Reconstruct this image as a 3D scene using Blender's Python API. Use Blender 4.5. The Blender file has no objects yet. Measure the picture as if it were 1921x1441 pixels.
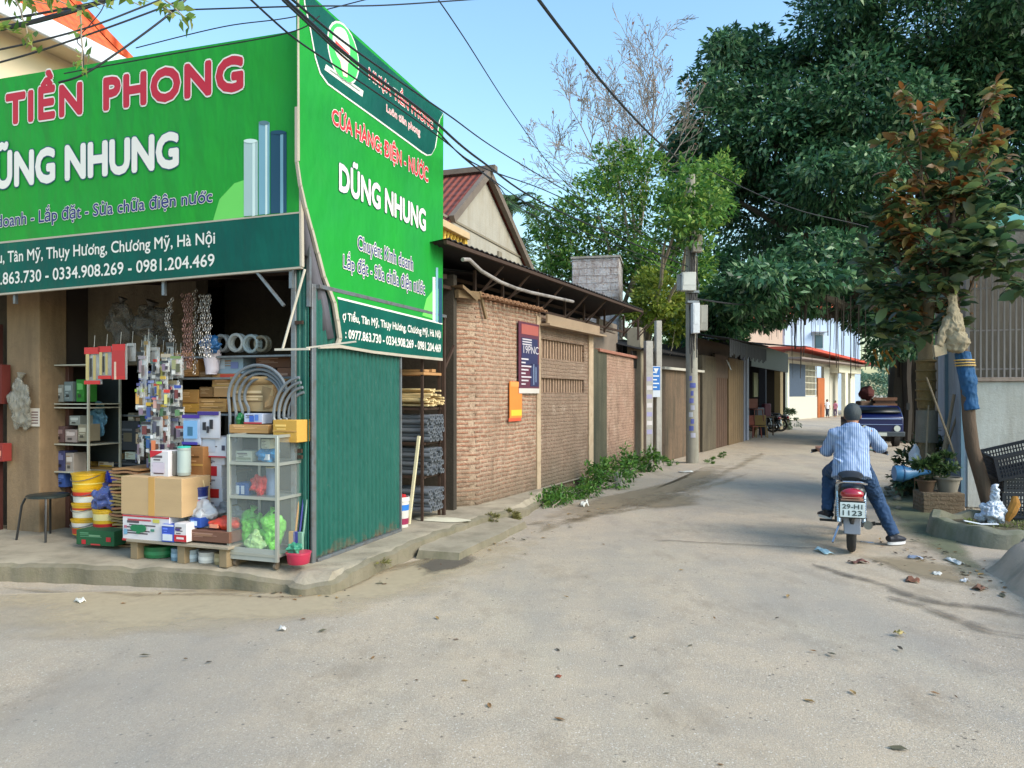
import bpy, math, random
import numpy as np
from mathutils import Matrix, Vector, noise as mnoise
R = math.radians
random.seed(7)
SC = bpy.context.scene
COL = SC.collection
# ---------------------------------------------------------------- camera
F, CX, HOR, CH = 1390.0, 960.5, 740.0, 1.6          # focal and horizon in photo pixels, eye height in metres
cam = bpy.data.cameras.new('camera')
camo = bpy.data.objects.new('camera', cam); COL.objects.link(camo)
camo.location = (0, 0, CH); camo.rotation_euler = (R(90), 0, 0)
cam.sensor_width = 36; cam.lens = 36 * F / 1921; cam.shift_y = (HOR - 720.5) / 1921
cam.clip_start = .05; cam.clip_end = 2000
SC.camera = camo
# ---------------------------------------------------------------- sky, sun, exposure
SUN_EL, SUN_AZ = R(36), R(126)                       # azimuth measured clockwise from +Y (camera looks to +Y)
wd = bpy.data.worlds.new('World'); SC.world = wd; wd.use_nodes = True
nt = wd.node_tree; bg = nt.nodes['Background']
sky = nt.nodes.new('ShaderNodeTexSky'); sky.sky_type = 'NISHITA'; sky.sun_disc = False
sky.sun_elevation = SUN_EL; sky.sun_rotation = SUN_AZ
sky.air_density = 1.6; sky.dust_density = 1.6; sky.ozone_density = 1.2
tn = nt.nodes.new('ShaderNodeMix'); tn.data_type = 'RGBA'; tn.blend_type = 'MULTIPLY'; tn.inputs[0].default_value = 1
nt.links.new(sky.outputs[0], tn.inputs[6]); tn.inputs[7].default_value = (.76, .95, 1.08, 1)   # thin humid haze turns the blue towards cyan
nt.links.new(tn.outputs[2], bg.inputs[0]); bg.inputs[1].default_value = 0.15
sl = bpy.data.lights.new('sun', 'SUN'); sl.energy = 1.9; sl.angle = R(32); sl.color = (1, .885, .74)
so = bpy.data.objects.new('sun', sl); COL.objects.link(so)
sd = Vector((math.sin(SUN_AZ) * math.cos(SUN_EL), math.cos(SUN_AZ) * math.cos(SUN_EL), math.sin(SUN_EL)))
so.rotation_euler = sd.to_track_quat('Z', 'Y').to_euler(); so.location = (0, -20, 30)
SC.view_settings.view_transform = 'Standard'; SC.view_settings.look = 'None'
SC.view_settings.exposure = 0.96; SC.view_settings.gamma = 1
# ---------------------------------------------------------------- photo pixel -> world
def P(px, py, Y):
    return Vector(((px - CX) / F * Y, Y, CH - (py - HOR) / F * Y))
def G(px, py, z=0.0):
    Y = (CH - z) * F / (py - HOR)
    return Vector(((px - CX) / F * Y, Y, z))
SA = R(-19.35); CA, SN = math.cos(SA), math.sin(SA)
C0 = Vector((-1.73, 6.33, 0)); UU = Vector((CA, SN, 0)); VV = Vector((-SN, CA, 0))
def SW(u, v, z=0.0):
    return C0 + UU * u + VV * v + Vector((0, 0, z))
def SP(px, py, v):                                   # on the plane v = const of the shop: (u, z)
    k = (px - CX) / F
    u = (k * (C0.y + VV.y * v) - C0.x - VV.x * v) / (UU.x - k * UU.y)
    Y = C0.y + UU.y * u + VV.y * v
    return u, CH - (py - HOR) / F * Y
def SPs(px, py, u):                                  # on the plane u = const: (v, z)
    k = (px - CX) / F
    v = (k * (C0.y + UU.y * u) - C0.x - UU.x * u) / (VV.x - k * VV.y)
    Y = C0.y + UU.y * u + VV.y * v
    return v, CH - (py - HOR) / F * Y
# ---------------------------------------------------------------- materials
def S(r, g, b, k=1.0):
    def c(x):
        x /= 255.0
        return (x / 12.92 if x <= .04045 else ((x + .055) / 1.055) ** 2.4) * k
    return (c(r), c(g), c(b))
MATS = {}
def newmat(name):
    m = bpy.data.materials.new(name); m.use_nodes = True
    t = m.node_tree; return m, t, t.nodes['Principled BSDF']
def N(t, kind, **kw):
    n = t.nodes.new(kind)
    for k, v in kw.items():
        if k in n.inputs: n.inputs[k].default_value = v
        else: setattr(n, k, v)
    return n
def mixc(t, fac, a, b, mode='MIX'):
    n = t.nodes.new('ShaderNodeMix'); n.data_type = 'RGBA'; n.blend_type = mode
    for s, v in ((n.inputs[0], fac), (n.inputs[6], a), (n.inputs[7], b)):
        if isinstance(v, bpy.types.NodeSocket): t.links.new(v, s)
        elif s is n.inputs[0]: s.default_value = v
        else: s.default_value = (*v[:3], 1)
    return n.outputs[2]
def ramp(t, val, stops):
    n = t.nodes.new('ShaderNodeValToRGB'); e = n.color_ramp.elements
    while len(e) < len(stops): e.new(.5)
    for i, (p, c) in enumerate(stops):
        e[i].position = p; e[i].color = (*c, 1) if isinstance(c, tuple) else (c, c, c, 1)
    t.links.new(val, n.inputs[0]); return n.outputs[0]
def objco(t, scale=(1, 1, 1), kind='Object'):
    tc = t.nodes.new('ShaderNodeTexCoord'); mp = t.nodes.new('ShaderNodeMapping')
    mp.inputs['Scale'].default_value = scale
    t.links.new(tc.outputs[kind], mp.inputs[0]); return mp.outputs[0]
def noise(t, vec, scale, detail=4, rough=.55):
    n = N(t, 'ShaderNodeTexNoise', Scale=scale, Detail=detail, Roughness=rough)
    t.links.new(vec, n.inputs['Vector']); return n.outputs['Fac']
def bump(t, bs, h, strength, dist=.02):
    b = N(t, 'ShaderNodeBump', Strength=strength, Distance=dist)
    t.links.new(h, b.inputs['Height']); t.links.new(b.outputs[0], bs.inputs['Normal'])
def mat(key, c, rough=.6, metal=0, var=.18, scale=5, bp=.0, bs=60, alpha=None, coat=0, trans=0, dirt=None, stretch=(1, 1, 1), emit=0):
    if key in MATS: return MATS[key]
    m, t, b = newmat(key)
    co = objco(t, stretch)
    n = noise(t, co, scale)
    lo = tuple(x * (1 - var) for x in c); hi = tuple(min(1, x * (1 + var)) for x in c)
    col = mixc(t, n, lo, hi)
    if dirt:
        d = noise(t, co, dirt[1], 6, .65)
        col = mixc(t, ramp(t, d, [(.48, 0.0), (.68, dirt[2])]), col, dirt[0])
    t.links.new(col, b.inputs['Base Color'])
    b.inputs['Roughness'].default_value = rough; b.inputs['Metallic'].default_value = metal
    if coat: b.inputs['Coat Weight'].default_value = coat
    if trans: b.inputs['Transmission Weight'].default_value = trans
    if alpha is not None: b.inputs['Alpha'].default_value = alpha
    if bp: bump(t, b, noise(t, co, bs, 5), bp)
    if emit:
        t.links.new(col, b.inputs['Emission Color']); b.inputs['Emission Strength'].default_value = emit
    MATS[key] = m; return m
def pm(r, g, b, rough=.5, **kw):                      # plain painted / plastic colour taken from the photo
    return mat('paint_%d_%d_%d_%d' % (r, g, b, int(rough * 100)), S(r, g, b, .85), rough, **{**dict(var=.1, scale=9, bp=.06, bs=25), **kw})
# ---------------------------------------------------------------- mesh builder
class MB:
    def __init__(s): s.v = []; s.f = []; s.m = []; s.T = Matrix.Identity(4)
    def add(s, vs, fs, mi=0):
        o = len(s.v); s.v += [tuple(s.T @ Vector(p)) for p in vs]
        for f in fs: s.f.append([i + o for i in f]); s.m.append(mi)
        return s
    def box(s, x0, x1, y0, y1, z0, z1, mi=0):
        return s.add([(x0, y0, z0), (x1, y0, z0), (x1, y1, z0), (x0, y1, z0), (x0, y0, z1), (x1, y0, z1), (x1, y1, z1), (x0, y1, z1)],
              [(0, 3, 2, 1), (4, 5, 6, 7), (0, 1, 5, 4), (1, 2, 6, 5), (2, 3, 7, 6), (3, 0, 4, 7)], mi)
    def bar(s, a, b, w, h=None, mi=0):                # square bar between two points
        a = Vector(a); b = Vector(b); d = (b - a).normalized(); h = h or w
        up = Vector((0, 0, 1)) if abs(d.z) < .95 else Vector((0, 1, 0))
        x = d.cross(up).normalized() * w / 2; y = x.cross(d).normalized() * h / 2
        vs = [p + q for p in (a, b) for q in (-x - y, x - y, x + y, -x + y)]
        return s.add(vs, [(3, 2, 1, 0), (4, 5, 6, 7), (0, 1, 5, 4), (1, 2, 6, 5), (2, 3, 7, 6), (3, 0, 4, 7)], mi)
    def tube(s, pts, r, n=8, mi=0, caps=True, ell=None):
        pts = [Vector(p) for p in pts]; k = len(pts)
        rs = r if isinstance(r, (list, tuple)) else [r] * k
        vs = []; prev = None
        for i, p in enumerate(pts):
            d = (pts[min(i + 1, k - 1)] - pts[max(i - 1, 0)])
            d = d.normalized() if d.length > 1e-9 else Vector((0, 0, 1))
            if prev is None:
                a = Vector((0, 0, 1)) if abs(d.z) < .9 else Vector((0, 1, 0))
                x = d.cross(a).normalized()
            else:
                x = (prev - d * prev.dot(d)); x = x.normalized() if x.length > 1e-6 else d.orthogonal().normalized()
            prev = x; y = d.cross(x)
            rr = rs[i]; rx, ry = rr if isinstance(rr, (tuple, list)) else (rr, rr)
            for j in range(n):
                a = 2 * math.pi * j / n; vs.append(p + x * math.cos(a) * rx + y * math.sin(a) * ry)
        fs = [(i * n + j, i * n + (j + 1) % n, (i + 1) * n + (j + 1) % n, (i + 1) * n + j) for i in range(k - 1) for j in range(n)]
        if caps: fs += [tuple(range(n - 1, -1, -1)), tuple((k - 1) * n + j for j in range(n))]
        return s.add(vs, fs, mi)
    def cyl(s, a, b, r, r1=None, n=14, mi=0, caps=True):
        return s.tube([a, b], [r, r if r1 is None else r1], n, mi, caps)
    def lathe(s, prof, n=18, mi=0, c=(0, 0, 0)):
        vs = [(c[0] + r * math.cos(2 * math.pi * j / n), c[1] + r * math.sin(2 * math.pi * j / n), c[2] + z) for r, z in prof for j in range(n)]
        k = len(prof)
        fs = [(i * n + j, i * n + (j + 1) % n, (i + 1) * n + (j + 1) % n, (i + 1) * n + j) for i in range(k - 1) for j in range(n)]
        fs += [tuple(range(n - 1, -1, -1)), tuple((k - 1) * n + j for j in range(n))]
        return s.add(vs, fs, mi)
    def ball(s, c, rx, ry=None, rz=None, n=12, m=8, mi=0, lump=0, seed=0):
        ry = ry or rx; rz = rz or rx; vs = []
        for i in range(m + 1):
            th = math.pi * i / m
            for j in range(n):
                a = 2 * math.pi * j / n
                d = Vector((math.sin(th) * math.cos(a), math.sin(th) * math.sin(a), math.cos(th)))
                q = 1 + (lump * mnoise.noise(d * 1.7 + Vector((seed * 3.1, seed, 0))) * 2 if lump else 0)
                vs.append((c[0] + d.x * rx * q, c[1] + d.y * ry * q, c[2] + d.z * rz * q))
        fs = [(i * n + j, (i + 1) * n + j, (i + 1) * n + (j + 1) % n, i * n + (j + 1) % n) for i in range(m) for j in range(n)]
        return s.add(vs, fs, mi)
    def prism(s, poly, y0, y1, mi=0, ax='y'):         # polygon in (x,z) extruded along y, or (x,y) along z
        n = len(poly)
        if ax == 'y': vs = [(a, y0, b) for a, b in poly] + [(a, y1, b) for a, b in poly]
        elif ax == 'x': vs = [(y0, a, b) for a, b in poly] + [(y1, a, b) for a, b in poly]
        else: vs = [(a, b, y0) for a, b in poly] + [(a, b, y1) for a, b in poly]
        return s.add(vs, [tuple(range(n)), tuple(range(2 * n - 1, n - 1, -1))] + [(i, i + n, (i + 1) % n + n, (i + 1) % n) for i in range(n)], mi)
    def quad(s, a, b, c, d, mi=0): return s.add([a, b, c, d], [(0, 1, 2, 3)], mi)
    def torus(s, c, R0, r, n=24, m=8, mi=0, axis='y', sz=1):
        pts = []
        for i in range(n + 1):
            a = 2 * math.pi * i / n; x, y = R0 * math.cos(a), R0 * math.sin(a) * sz
            pts.append({'y': (c[0] + x, c[1], c[2] + y), 'x': (c[0], c[1] + x, c[2] + y), 'z': (c[0] + x, c[1] + y, c[2])}[axis])
        return s.tube(pts, r, m, mi, caps=False)
    def build(s, name, mats, parent=None, bevel=0, sharp=38, loc=None, rotz=0, fix=True):
        me = bpy.data.meshes.new(name); me.from_pydata(s.v, [], s.f)
        if not isinstance(mats, (list, tuple)): mats = [mats]
        for m in mats: me.materials.append(m)
        me.polygons.foreach_set('material_index', s.m)
        if fix:
            import bmesh
            bm = bmesh.new(); bm.from_mesh(me); bmesh.ops.recalc_face_normals(bm, faces=bm.faces); bm.to_mesh(me); bm.free()
        me.polygons.foreach_set('use_smooth', [True] * len(me.polygons))
        me.set_sharp_from_angle(angle=R(sharp))
        me.update()
        o = bpy.data.objects.new(name, me); COL.objects.link(o)
        if parent: o.parent = parent
        if loc is not None: o.location = loc
        if rotz: o.rotation_euler.z = rotz
        if bevel:
            b = o.modifiers.new('bevel', 'BEVEL'); b.width = bevel; b.segments = 2; b.limit_method = 'ANGLE'; b.angle_limit = R(40)
        return o
def tag(o, label=None, cat=None, group=None, kind=None):
    for k, v in (('label', label), ('category', cat), ('group', group), ('kind', kind)):
        if v: o[k] = v
    return o
def thing(name, label, cat, loc=(0, 0, 0), rotz=0, group=None, rot=None):
    o = bpy.data.objects.new(name, None); COL.objects.link(o); o.empty_display_size = .1
    o.location = loc; o.rotation_euler = rot if rot else (0, 0, rotz)
    return tag(o, label, cat, group)
def sthing(name, label, cat, u, v, z=0, rotz=0, group=None):
    return thing(name, label, cat, SW(u, v, z), SA + rotz, group)
def kids(o): return [c for c in bpy.data.objects if c.parent is o]
def dup(root, loc, rotz=None, label=None, group=None, rot=None, scale=None):
    def rec(o, parent):
        c = o.copy(); COL.objects.link(c)
        if parent is not None: c.parent = parent
        for k in TREE.get(o.name, []): rec(k, c)
        return c
    TREE.clear()
    for o in bpy.data.objects:
        if o.parent: TREE.setdefault(o.parent.name, []).append(o)
    r = rec(root, None); r.location = loc
    if rotz is not None: r.rotation_euler = (0, 0, rotz)
    if rot: r.rotation_euler = rot
    if scale: r.scale = scale
    if label: r['label'] = label
    if group: r['group'] = group
    return r
TREE = {}
def struct(o): o['kind'] = 'structure'; return o
# ---------------------------------------------------------------- lettering
def text_geo(s, bold=0.0, space=1.0, word=1.0):
    cu = bpy.data.curves.new('t', 'FONT'); cu.body = s; cu.size = 1; cu.offset = bold; cu.space_character = space; cu.space_word = word
    cu.resolution_u = 3
    o = bpy.data.objects.new('t', cu); COL.objects.link(o)
    dg = bpy.context.evaluated_depsgraph_get(); me = bpy.data.meshes.new_from_object(o.evaluated_get(dg))
    vs = [(v.co.x, v.co.y) for v in me.vertices]; fs = [tuple(p.vertices) for p in me.polygons]
    bpy.data.objects.remove(o); bpy.data.curves.remove(cu); bpy.data.meshes.remove(me)
    return vs, fs
def put_text(mb, s, p0, p1, cap, layers, frame, y, space=1.0, word=1.0, dy=.002):
    """baseline from p0 to p1 in the (x,z) of a plane; layers = [(bold, material index)] back to front; frame maps (x,z,y) to local"""
    raw = s; s = s.translate(str.maketrans('ơớờởỡợƠỚỜỢ', 'oóòỏõọOÓÒỌ'))       # horned o: drawn as o plus a horn
    base, _ = text_geo(s, 0, space, word)
    horns = [(max(a for a, b in text_geo(s[:i + 1], 0, space, word)[0]), .17 if c.isupper() else 0) for i, c in enumerate(raw) if c in 'ơớờởỡợƠỚỜỢ']
    x0 = min(a for a, b in base); x1 = max(a for a, b in base); CAPH = max(b for a, b in text_geo('H')[0])
    dx, dz = p1[0] - p0[0], p1[1] - p0[1]; L = math.hypot(dx, dz); sx = L / (x1 - x0)
    for li, (bold, mi) in enumerate(layers):
        vs0, fs0 = text_geo(s, 0, space, word); r_ = bold * 1.0
        for hx, hu in horns: o_ = len(vs0); vs0 = vs0 + [(hx - .11, .5 + hu), (hx - .03, .47 + hu), (hx + .035, .55 + hu), (hx + .03, .64 + hu), (hx - .04, .64 + hu), (hx - .03, .56 + hu)]; fs0 = fs0 + [(o_, o_ + 1, o_ + 5), (o_ + 1, o_ + 2, o_ + 3, o_ + 4, o_ + 5)]
        offs = [(0, 0)] if bold < .004 else [(r_ * math.cos(q * math.pi / (4 if bold < .05 else 6)), r_ * math.sin(q * math.pi / (4 if bold < .05 else 6))) for q in range(8 if bold < .05 else 12)] + [(0, 0)]
        vs = []; fs = []
        for ox, oz in offs:
            o_ = len(vs); vs += [(a + ox * .75 / max(.5, sx / (cap[0] / CAPH)), b + oz) for a, b in vs0]; fs += [tuple(i + o_ for i in f) for f in fs0]
        k = abs(p1[0] - p0[0]) / L
        out = []
        nf = []
        for fi, f in enumerate(fs):                   # overlapping strokes of a glyph must not share a plane
            o = len(out)
            for i in f:
                a, b = vs[i]; t = (a - x0) * sx / L; h = b * (cap[0] + (cap[1] - cap[0]) * t) / CAPH
                out.append(frame(p0[0] + dx * t, p0[1] + dz * t + h, y + li * dy + dy * (.007 * (fi % 11) + .08 * (fi // len(fs0)) * .85)))
            nf.append(tuple(range(o, len(out))))
        fs = nf
        mb.add(out, fs, mi)
# ---------------------------------------------------------------- leaves
def leaf_mesh(name, pts, nrm, size, mats, parent=None, aspect=.42, droop=.3, seed=1, sizevar=.35, sharpmid=True):
    """pts, nrm: (n,3) arrays; every leaf is a folded pointed blade (6 vertices)"""
    rs = np.random.RandomState(seed); n = len(pts)
    d = nrm + rs.normal(0, .55, (n, 3)); d[:, 2] -= droop; d /= np.linalg.norm(d, axis=1)[:, None] + 1e-9
    r = rs.normal(0, 1, (n, 3)); r[:, 2] += 1.2
    side = np.cross(d, r); side /= np.linalg.norm(side, axis=1)[:, None] + 1e-9
    up = np.cross(side, d)
    L = size * (1 + sizevar * (rs.rand(n) * 2 - 1)); w = L * aspect / 2
    L = L[:, None]; w = w[:, None]
    b = pts; tip = pts + d * L - up * L * .12
    m1 = pts + d * L * .4 + side * w + up * w * .25; m2 = pts + d * L * .4 - side * w + up * w * .25
    V = np.stack([b, m1, tip, m2], 1).reshape(-1, 3)
    Fq = (np.arange(n)[:, None] * 4 + np.array([[0, 1, 2, 3]])).reshape(-1)
    me = bpy.data.meshes.new(name)
    me.vertices.add(n * 4); me.vertices.foreach_set('co', V.ravel().astype(np.float32))
    me.loops.add(n * 4); me.loops.foreach_set('vertex_index', Fq.astype(np.int32))
    me.polygons.add(n); me.polygons.foreach_set('loop_start', np.arange(n, dtype=np.int32) * 4)
    me.polygons.foreach_set('loop_total', np.full(n, 4, dtype=np.int32))
    me.update(calc_edges=True); me.validate()
    me.materials.append(mats)
    o = bpy.data.objects.new(name, me); COL.objects.link(o)
    if parent: o.parent = parent
    return o
def blob_points(blobs, n, seed=1, clumps=60, cr=.28, shell=.55):
    """blobs: (x,y,z,rx,ry,rz); leaves gather in clumps near each blob's surface"""
    rs = np.random.RandomState(seed); vol = np.array([b[3] * b[4] * b[5] for b in blobs]) ** .67; vol /= vol.sum()
    P_, N_ = [], []
    for b, q in zip(blobs, vol):
        k = max(6, int(clumps * q * len(blobs) / 2)); m = max(20, int(n * q))
        dirs = rs.normal(0, 1, (k, 3)); dirs /= np.linalg.norm(dirs, axis=1)[:, None]
        rad = shell + (1.08 - shell) * rs.rand(k) ** .6
        cc = dirs * rad[:, None]
        idx = rs.randint(0, k, m)
        off = rs.normal(0, 1, (m, 3)); off /= np.linalg.norm(off, axis=1)[:, None]
        off *= (rs.rand(m) ** .45)[:, None] * cr * (0.6 + .8 * rs.rand(k))[idx][:, None]
        off[:, 2] *= .6
        p = cc[idx] + off
        P_.append(p * np.array(b[3:6]) + np.array(b[:3]))
        nn = off / cr + dirs[idx] * .8; nn[:, 2] += .2; N_.append(nn)
    return np.concatenate(P_), np.concatenate(N_)
def big_leaves(name, pts, nrm, size, m, parent, aspect=.45, droop=.25, seed=1):
    """broad oval leaves folded along the midrib (10 vertices each)"""
    rs = np.random.RandomState(seed); n = len(pts)
    d = nrm + rs.normal(0, .25, (n, 3)); d[:, 2] -= droop; d /= np.linalg.norm(d, axis=1)[:, None] + 1e-9
    r = rs.normal(0, .5, (n, 3)); r[:, 2] += 1.2; side = np.cross(d, r); side /= np.linalg.norm(side, axis=1)[:, None] + 1e-9; up = np.cross(side, d)
    L = (size * (.65 + .6 * rs.rand(n)))[:, None]; w = L * aspect / 2; prof = [(0, 0, 0), (.25, .75, .02), (.5, 1, .02), (.78, .68, -.03), (1, 0, -.16)]; cols = []
    for t, q, z in prof: cols.append(pts + d * L * t + up * L * z)
    for sg in (1, -1):
        for t, q, z in prof[1:4]: cols.append(pts + d * L * t + up * (L * z + w * .22 * q) + side * w * q * sg)
    V = np.stack(cols, 1).reshape(-1, 3); k = len(cols); fs = []
    base = [(0, 1, 5), (1, 2, 6, 5), (2, 3, 7, 6), (3, 4, 7), (0, 8, 1), (1, 8, 9, 2), (2, 9, 10, 3), (3, 10, 4)]
    for i in range(n): fs += [tuple(a + i * k for a in f) for f in base]
    me = bpy.data.meshes.new(name); me.from_pydata(V.tolist(), [], fs); me.polygons.foreach_set('use_smooth', [True] * len(fs)); me.materials.append(m)
    o = bpy.data.objects.new(name, me); COL.objects.link(o); o.parent = parent; return o
def rosettes(blobs, n, per, seed):
    rs = np.random.RandomState(seed); vol = np.array([b[3] * b[5] for b in blobs]); vol /= vol.sum(); P_, N_ = [], []
    for b, q in zip(blobs, vol):
        for _ in range(max(2, int(n * q))):
            v = rs.normal(0, 1, 3); v /= np.linalg.norm(v); c = np.array(b[:3]) + v * np.array(b[3:6]) * rs.rand() ** .4
            ax = v * .6 + np.array([0, 0, .7]); k = rs.randint(per - 3, per + 3); a0 = rs.rand() * 6.28
            for j in range(k): a = a0 + j * 2.4; e = rs.uniform(-.2, .9); P_.append(c + np.array([0, 0, -.012 * j])); N_.append(np.array([math.cos(a), math.sin(a), 0]) * 1.0 + ax * e)
    return np.array(P_), np.array(N_)
def remesh(name, mb, m, parent, vox, smooth=6, loc=None):
    o = mb.build(name, m, parent, sharp=180, loc=loc)
    r_ = o.modifiers.new('re', 'REMESH'); r_.mode = 'VOXEL'; r_.voxel_size = vox; r_.use_smooth_shade = True
    s_ = o.modifiers.new('sm', 'SMOOTH'); s_.iterations = smooth; s_.factor = .5
    return o
def bakem(o):
    dg = bpy.context.evaluated_depsgraph_get(); me = bpy.data.meshes.new_from_object(o.evaluated_get(dg)); o.modifiers.clear(); o.data = me
    me.polygons.foreach_set('use_smooth', [True] * len(me.polygons)); return o
def crumple(o, amp=.006, sc=9, st=(1, 1, 1), seed=0):
    me = o.data; ns = [v.normal.copy() for v in me.vertices]
    for v, n in zip(me.vertices, ns):
        q = Vector((v.co.x * st[0], v.co.y * st[1], v.co.z * st[2])) * sc + Vector((seed, 0, 0)); v.co += n * amp * (mnoise.noise(q) + .5 * (1 - abs(mnoise.noise(q * 1.9)) * 3))
    return o
def sprout(blobs, k=6, fr=.42, seed=1):
    rs = random.Random(seed); out = [(*b[:3], b[3] * .8, b[4] * .8, b[5] * .8) for b in blobs]
    for b in blobs:
        for _ in range(k):
            d = Vector((rs.gauss(0, 1), rs.gauss(0, 1), rs.gauss(.15, 1))).normalized(); q = fr * rs.uniform(.6, 1.25)
            out.append((b[0] + d.x * b[3] * .85, b[1] + d.y * b[4] * .85, b[2] + d.z * b[5] * .85, b[3] * q, b[4] * q, b[5] * q * .8))
    return out
def leafmat(key, stops, back=None, rough=.5, trans=.35):
    if key in MATS: return MATS[key]
    m, t, b = newmat(key)
    g = t.nodes.new('ShaderNodeNewGeometry')
    col = ramp(t, g.outputs['Random Per Island'], stops)
    if back: col = mixc(t, g.outputs['Backfacing'], col, back)
    t.links.new(col, b.inputs['Base Color']); b.inputs['Roughness'].default_value = rough
    tr = t.nodes.new('ShaderNodeBsdfTranslucent'); t.links.new(col, tr.inputs[0])
    mx = t.nodes.new('ShaderNodeMixShader'); mx.inputs[0].default_value = trans
    t.links.new(b.outputs[0], mx.inputs[1]); t.links.new(tr.outputs[0], mx.inputs[2])
    t.links.new(mx.outputs[0], t.nodes['Material Output'].inputs[0])
    MATS[key] = m; return m
# ================================================================ THE SETTING
class FR:
    def __init__(s, O, ang=None, to=None):
        s.O = Vector((O[0], O[1], 0))
        if to is not None: ang = math.atan2(to[1] - O[1], to[0] - O[0])
        s.a = ang; s.x = Vector((math.cos(ang), math.sin(ang), 0)); s.y = Vector((-math.sin(ang), math.cos(ang), 0))
    def at(s, px, py, y=0.0):
        k = (px - CX) / F
        x = (k * (s.O.y + s.y.y * y) - s.O.x - s.y.x * y) / (s.x.x - k * s.x.y)
        Y = s.O.y + s.x.y * x + s.y.y * y
        return x, CH - (py - HOR) / F * Y
    def W(s, x, y, z=0): return s.O + s.x * x + s.y * y + Vector((0, 0, z))
def brickmat(key, c1, c2, mort, dirt, dcol, bw=.2, rh=.058, ms=.018):
    if key in MATS: return MATS[key]
    m, t, b = newmat(key)
    tc = t.nodes.new('ShaderNodeTexCoord'); sp = t.nodes.new('ShaderNodeSeparateXYZ'); t.links.new(tc.outputs['Object'], sp.inputs[0])
    ad = N(t, 'ShaderNodeMath', operation='ADD'); t.links.new(sp.outputs[0], ad.inputs[0]); t.links.new(sp.outputs[1], ad.inputs[1])
    cb = t.nodes.new('ShaderNodeCombineXYZ'); t.links.new(ad.outputs[0], cb.inputs[0]); t.links.new(sp.outputs[2], cb.inputs[1])
    nz = N(t, 'ShaderNodeTexNoise', Scale=3.0, Detail=3.0); t.links.new(tc.outputs['Object'], nz.inputs['Vector'])
    wob = N(t, 'ShaderNodeVectorMath', operation='SCALE'); wob.inputs['Scale'].default_value = .05
    t.links.new(nz.outputs['Color'], wob.inputs[0])
    av = N(t, 'ShaderNodeVectorMath', operation='ADD'); t.links.new(cb.outputs[0], av.inputs[0]); t.links.new(wob.outputs[0], av.inputs[1])
    br = t.nodes.new('ShaderNodeTexBrick')
    for k, v in (('Scale', 1.0), ('Mortar Size', ms), ('Mortar Smooth', .3), ('Bias', 0.0), ('Brick Width', bw), ('Row Height', rh)): br.inputs[k].default_value = v
    br.inputs['Color1'].default_value = (*c1, 1); br.inputs['Color2'].default_value = (*c2, 1); br.inputs['Mortar'].default_value = (*mort, 1)
    t.links.new(av.outputs[0], br.inputs['Vector'])
    co = tc.outputs['Object']
    n1 = noise(t, co, 26, 5, .7); col = mixc(t, ramp(t, n1, [(.4, .0), (.7, .6)]), br.outputs['Color'], S(214, 184, 158))
    n3 = noise(t, co, 9, 4); col = mixc(t, ramp(t, n3, [(.3, .5), (.55, 0.0)]), col, S(120, 80, 58))
    n2 = noise(t, co, 1.3, 6, .7); col = mixc(t, ramp(t, n2, [(.5 - dirt, 0.0), (.75 - dirt, .85)]), col, dcol)
    col = mixc(t, ramp(t, noise(t, co, 2.1, 7, .72), [(.5, 0.0), (.66, .6)]), col, S(122, 98, 78)); col = mixc(t, ramp(t, noise(t, objco(t, (1, 1, 1.2)), 3.3, 6, .7), [(.56, 0.0), (.7, .6)]), col, S(196, 176, 156))
    ob_ = objco(t, (3, 3, .4)); col = mixc(t, ramp(t, noise(t, ob_, 1.3, 6, .7), [(.52, 0.0), (.7, .45)]), col, S(116, 94, 76))
    col = mixc(t, ramp(t, noise(t, objco(t, (1, 1, 1.8)), 15, 4, .75), [(.56, 0.0), (.66, .75)]), col, S(104, 80, 58))
    # damp, mossy foot of the wall (has a ragged edge of its own)
    zz = N(t, 'ShaderNodeMath', operation='MULTIPLY_ADD'); zz.inputs[1].default_value = 1.1
    t.links.new(noise(t, co, 2.2, 5, .7), zz.inputs[0]); t.links.new(sp.outputs[2], zz.inputs[2])
    zh = N(t, 'ShaderNodeMath', operation='MULTIPLY'); zh.inputs[1].default_value = .5; t.links.new(zz.outputs[0], zh.inputs[0])
    foot = ramp(t, zh.outputs[0], [(.3, .85), (.62, 0.0)])
    col = mixc(t, foot, col, S(112, 100, 82))
    t.links.new(col, b.inputs['Base Color']); b.inputs['Roughness'].default_value = .93
    hh = N(t, 'ShaderNodeMath', operation='MULTIPLY_ADD'); hh.inputs[1].default_value = -1.0
    t.links.new(br.outputs['Fac'], hh.inputs[0]); t.links.new(n1, hh.inputs[2])
    bump(t, b, hh.outputs[0], 1.0, .035)
    MATS[key] = m; return m
def stainedmat(key, c, streak, spots, rough=.92, k=1.0, bs=30):
    if key in MATS: return MATS[key]
    m, t, b = newmat(key)
    co = objco(t); st = objco(t, (2.4, 2.4, .35))
    n = noise(t, co, 2.2, 6, .7)
    col = mixc(t, n, tuple(x * .72 for x in c), tuple(x * 1.22 for x in c))
    col = mixc(t, ramp(t, noise(t, st, 1.4, 6, .65), [(.45, 0.0), (.7, .8 * k)]), col, streak)
    col = mixc(t, ramp(t, noise(t, co, 7, 6, .75), [(.5, 0.0), (.68, .65 * k)]), col, spots)
    t.links.new(col, b.inputs['Base Color']); b.inputs['Roughness'].default_value = rough
    bump(t, b, noise(t, co, bs, 6, .7), .5, .02)
    MATS[key] = m; return m
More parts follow.
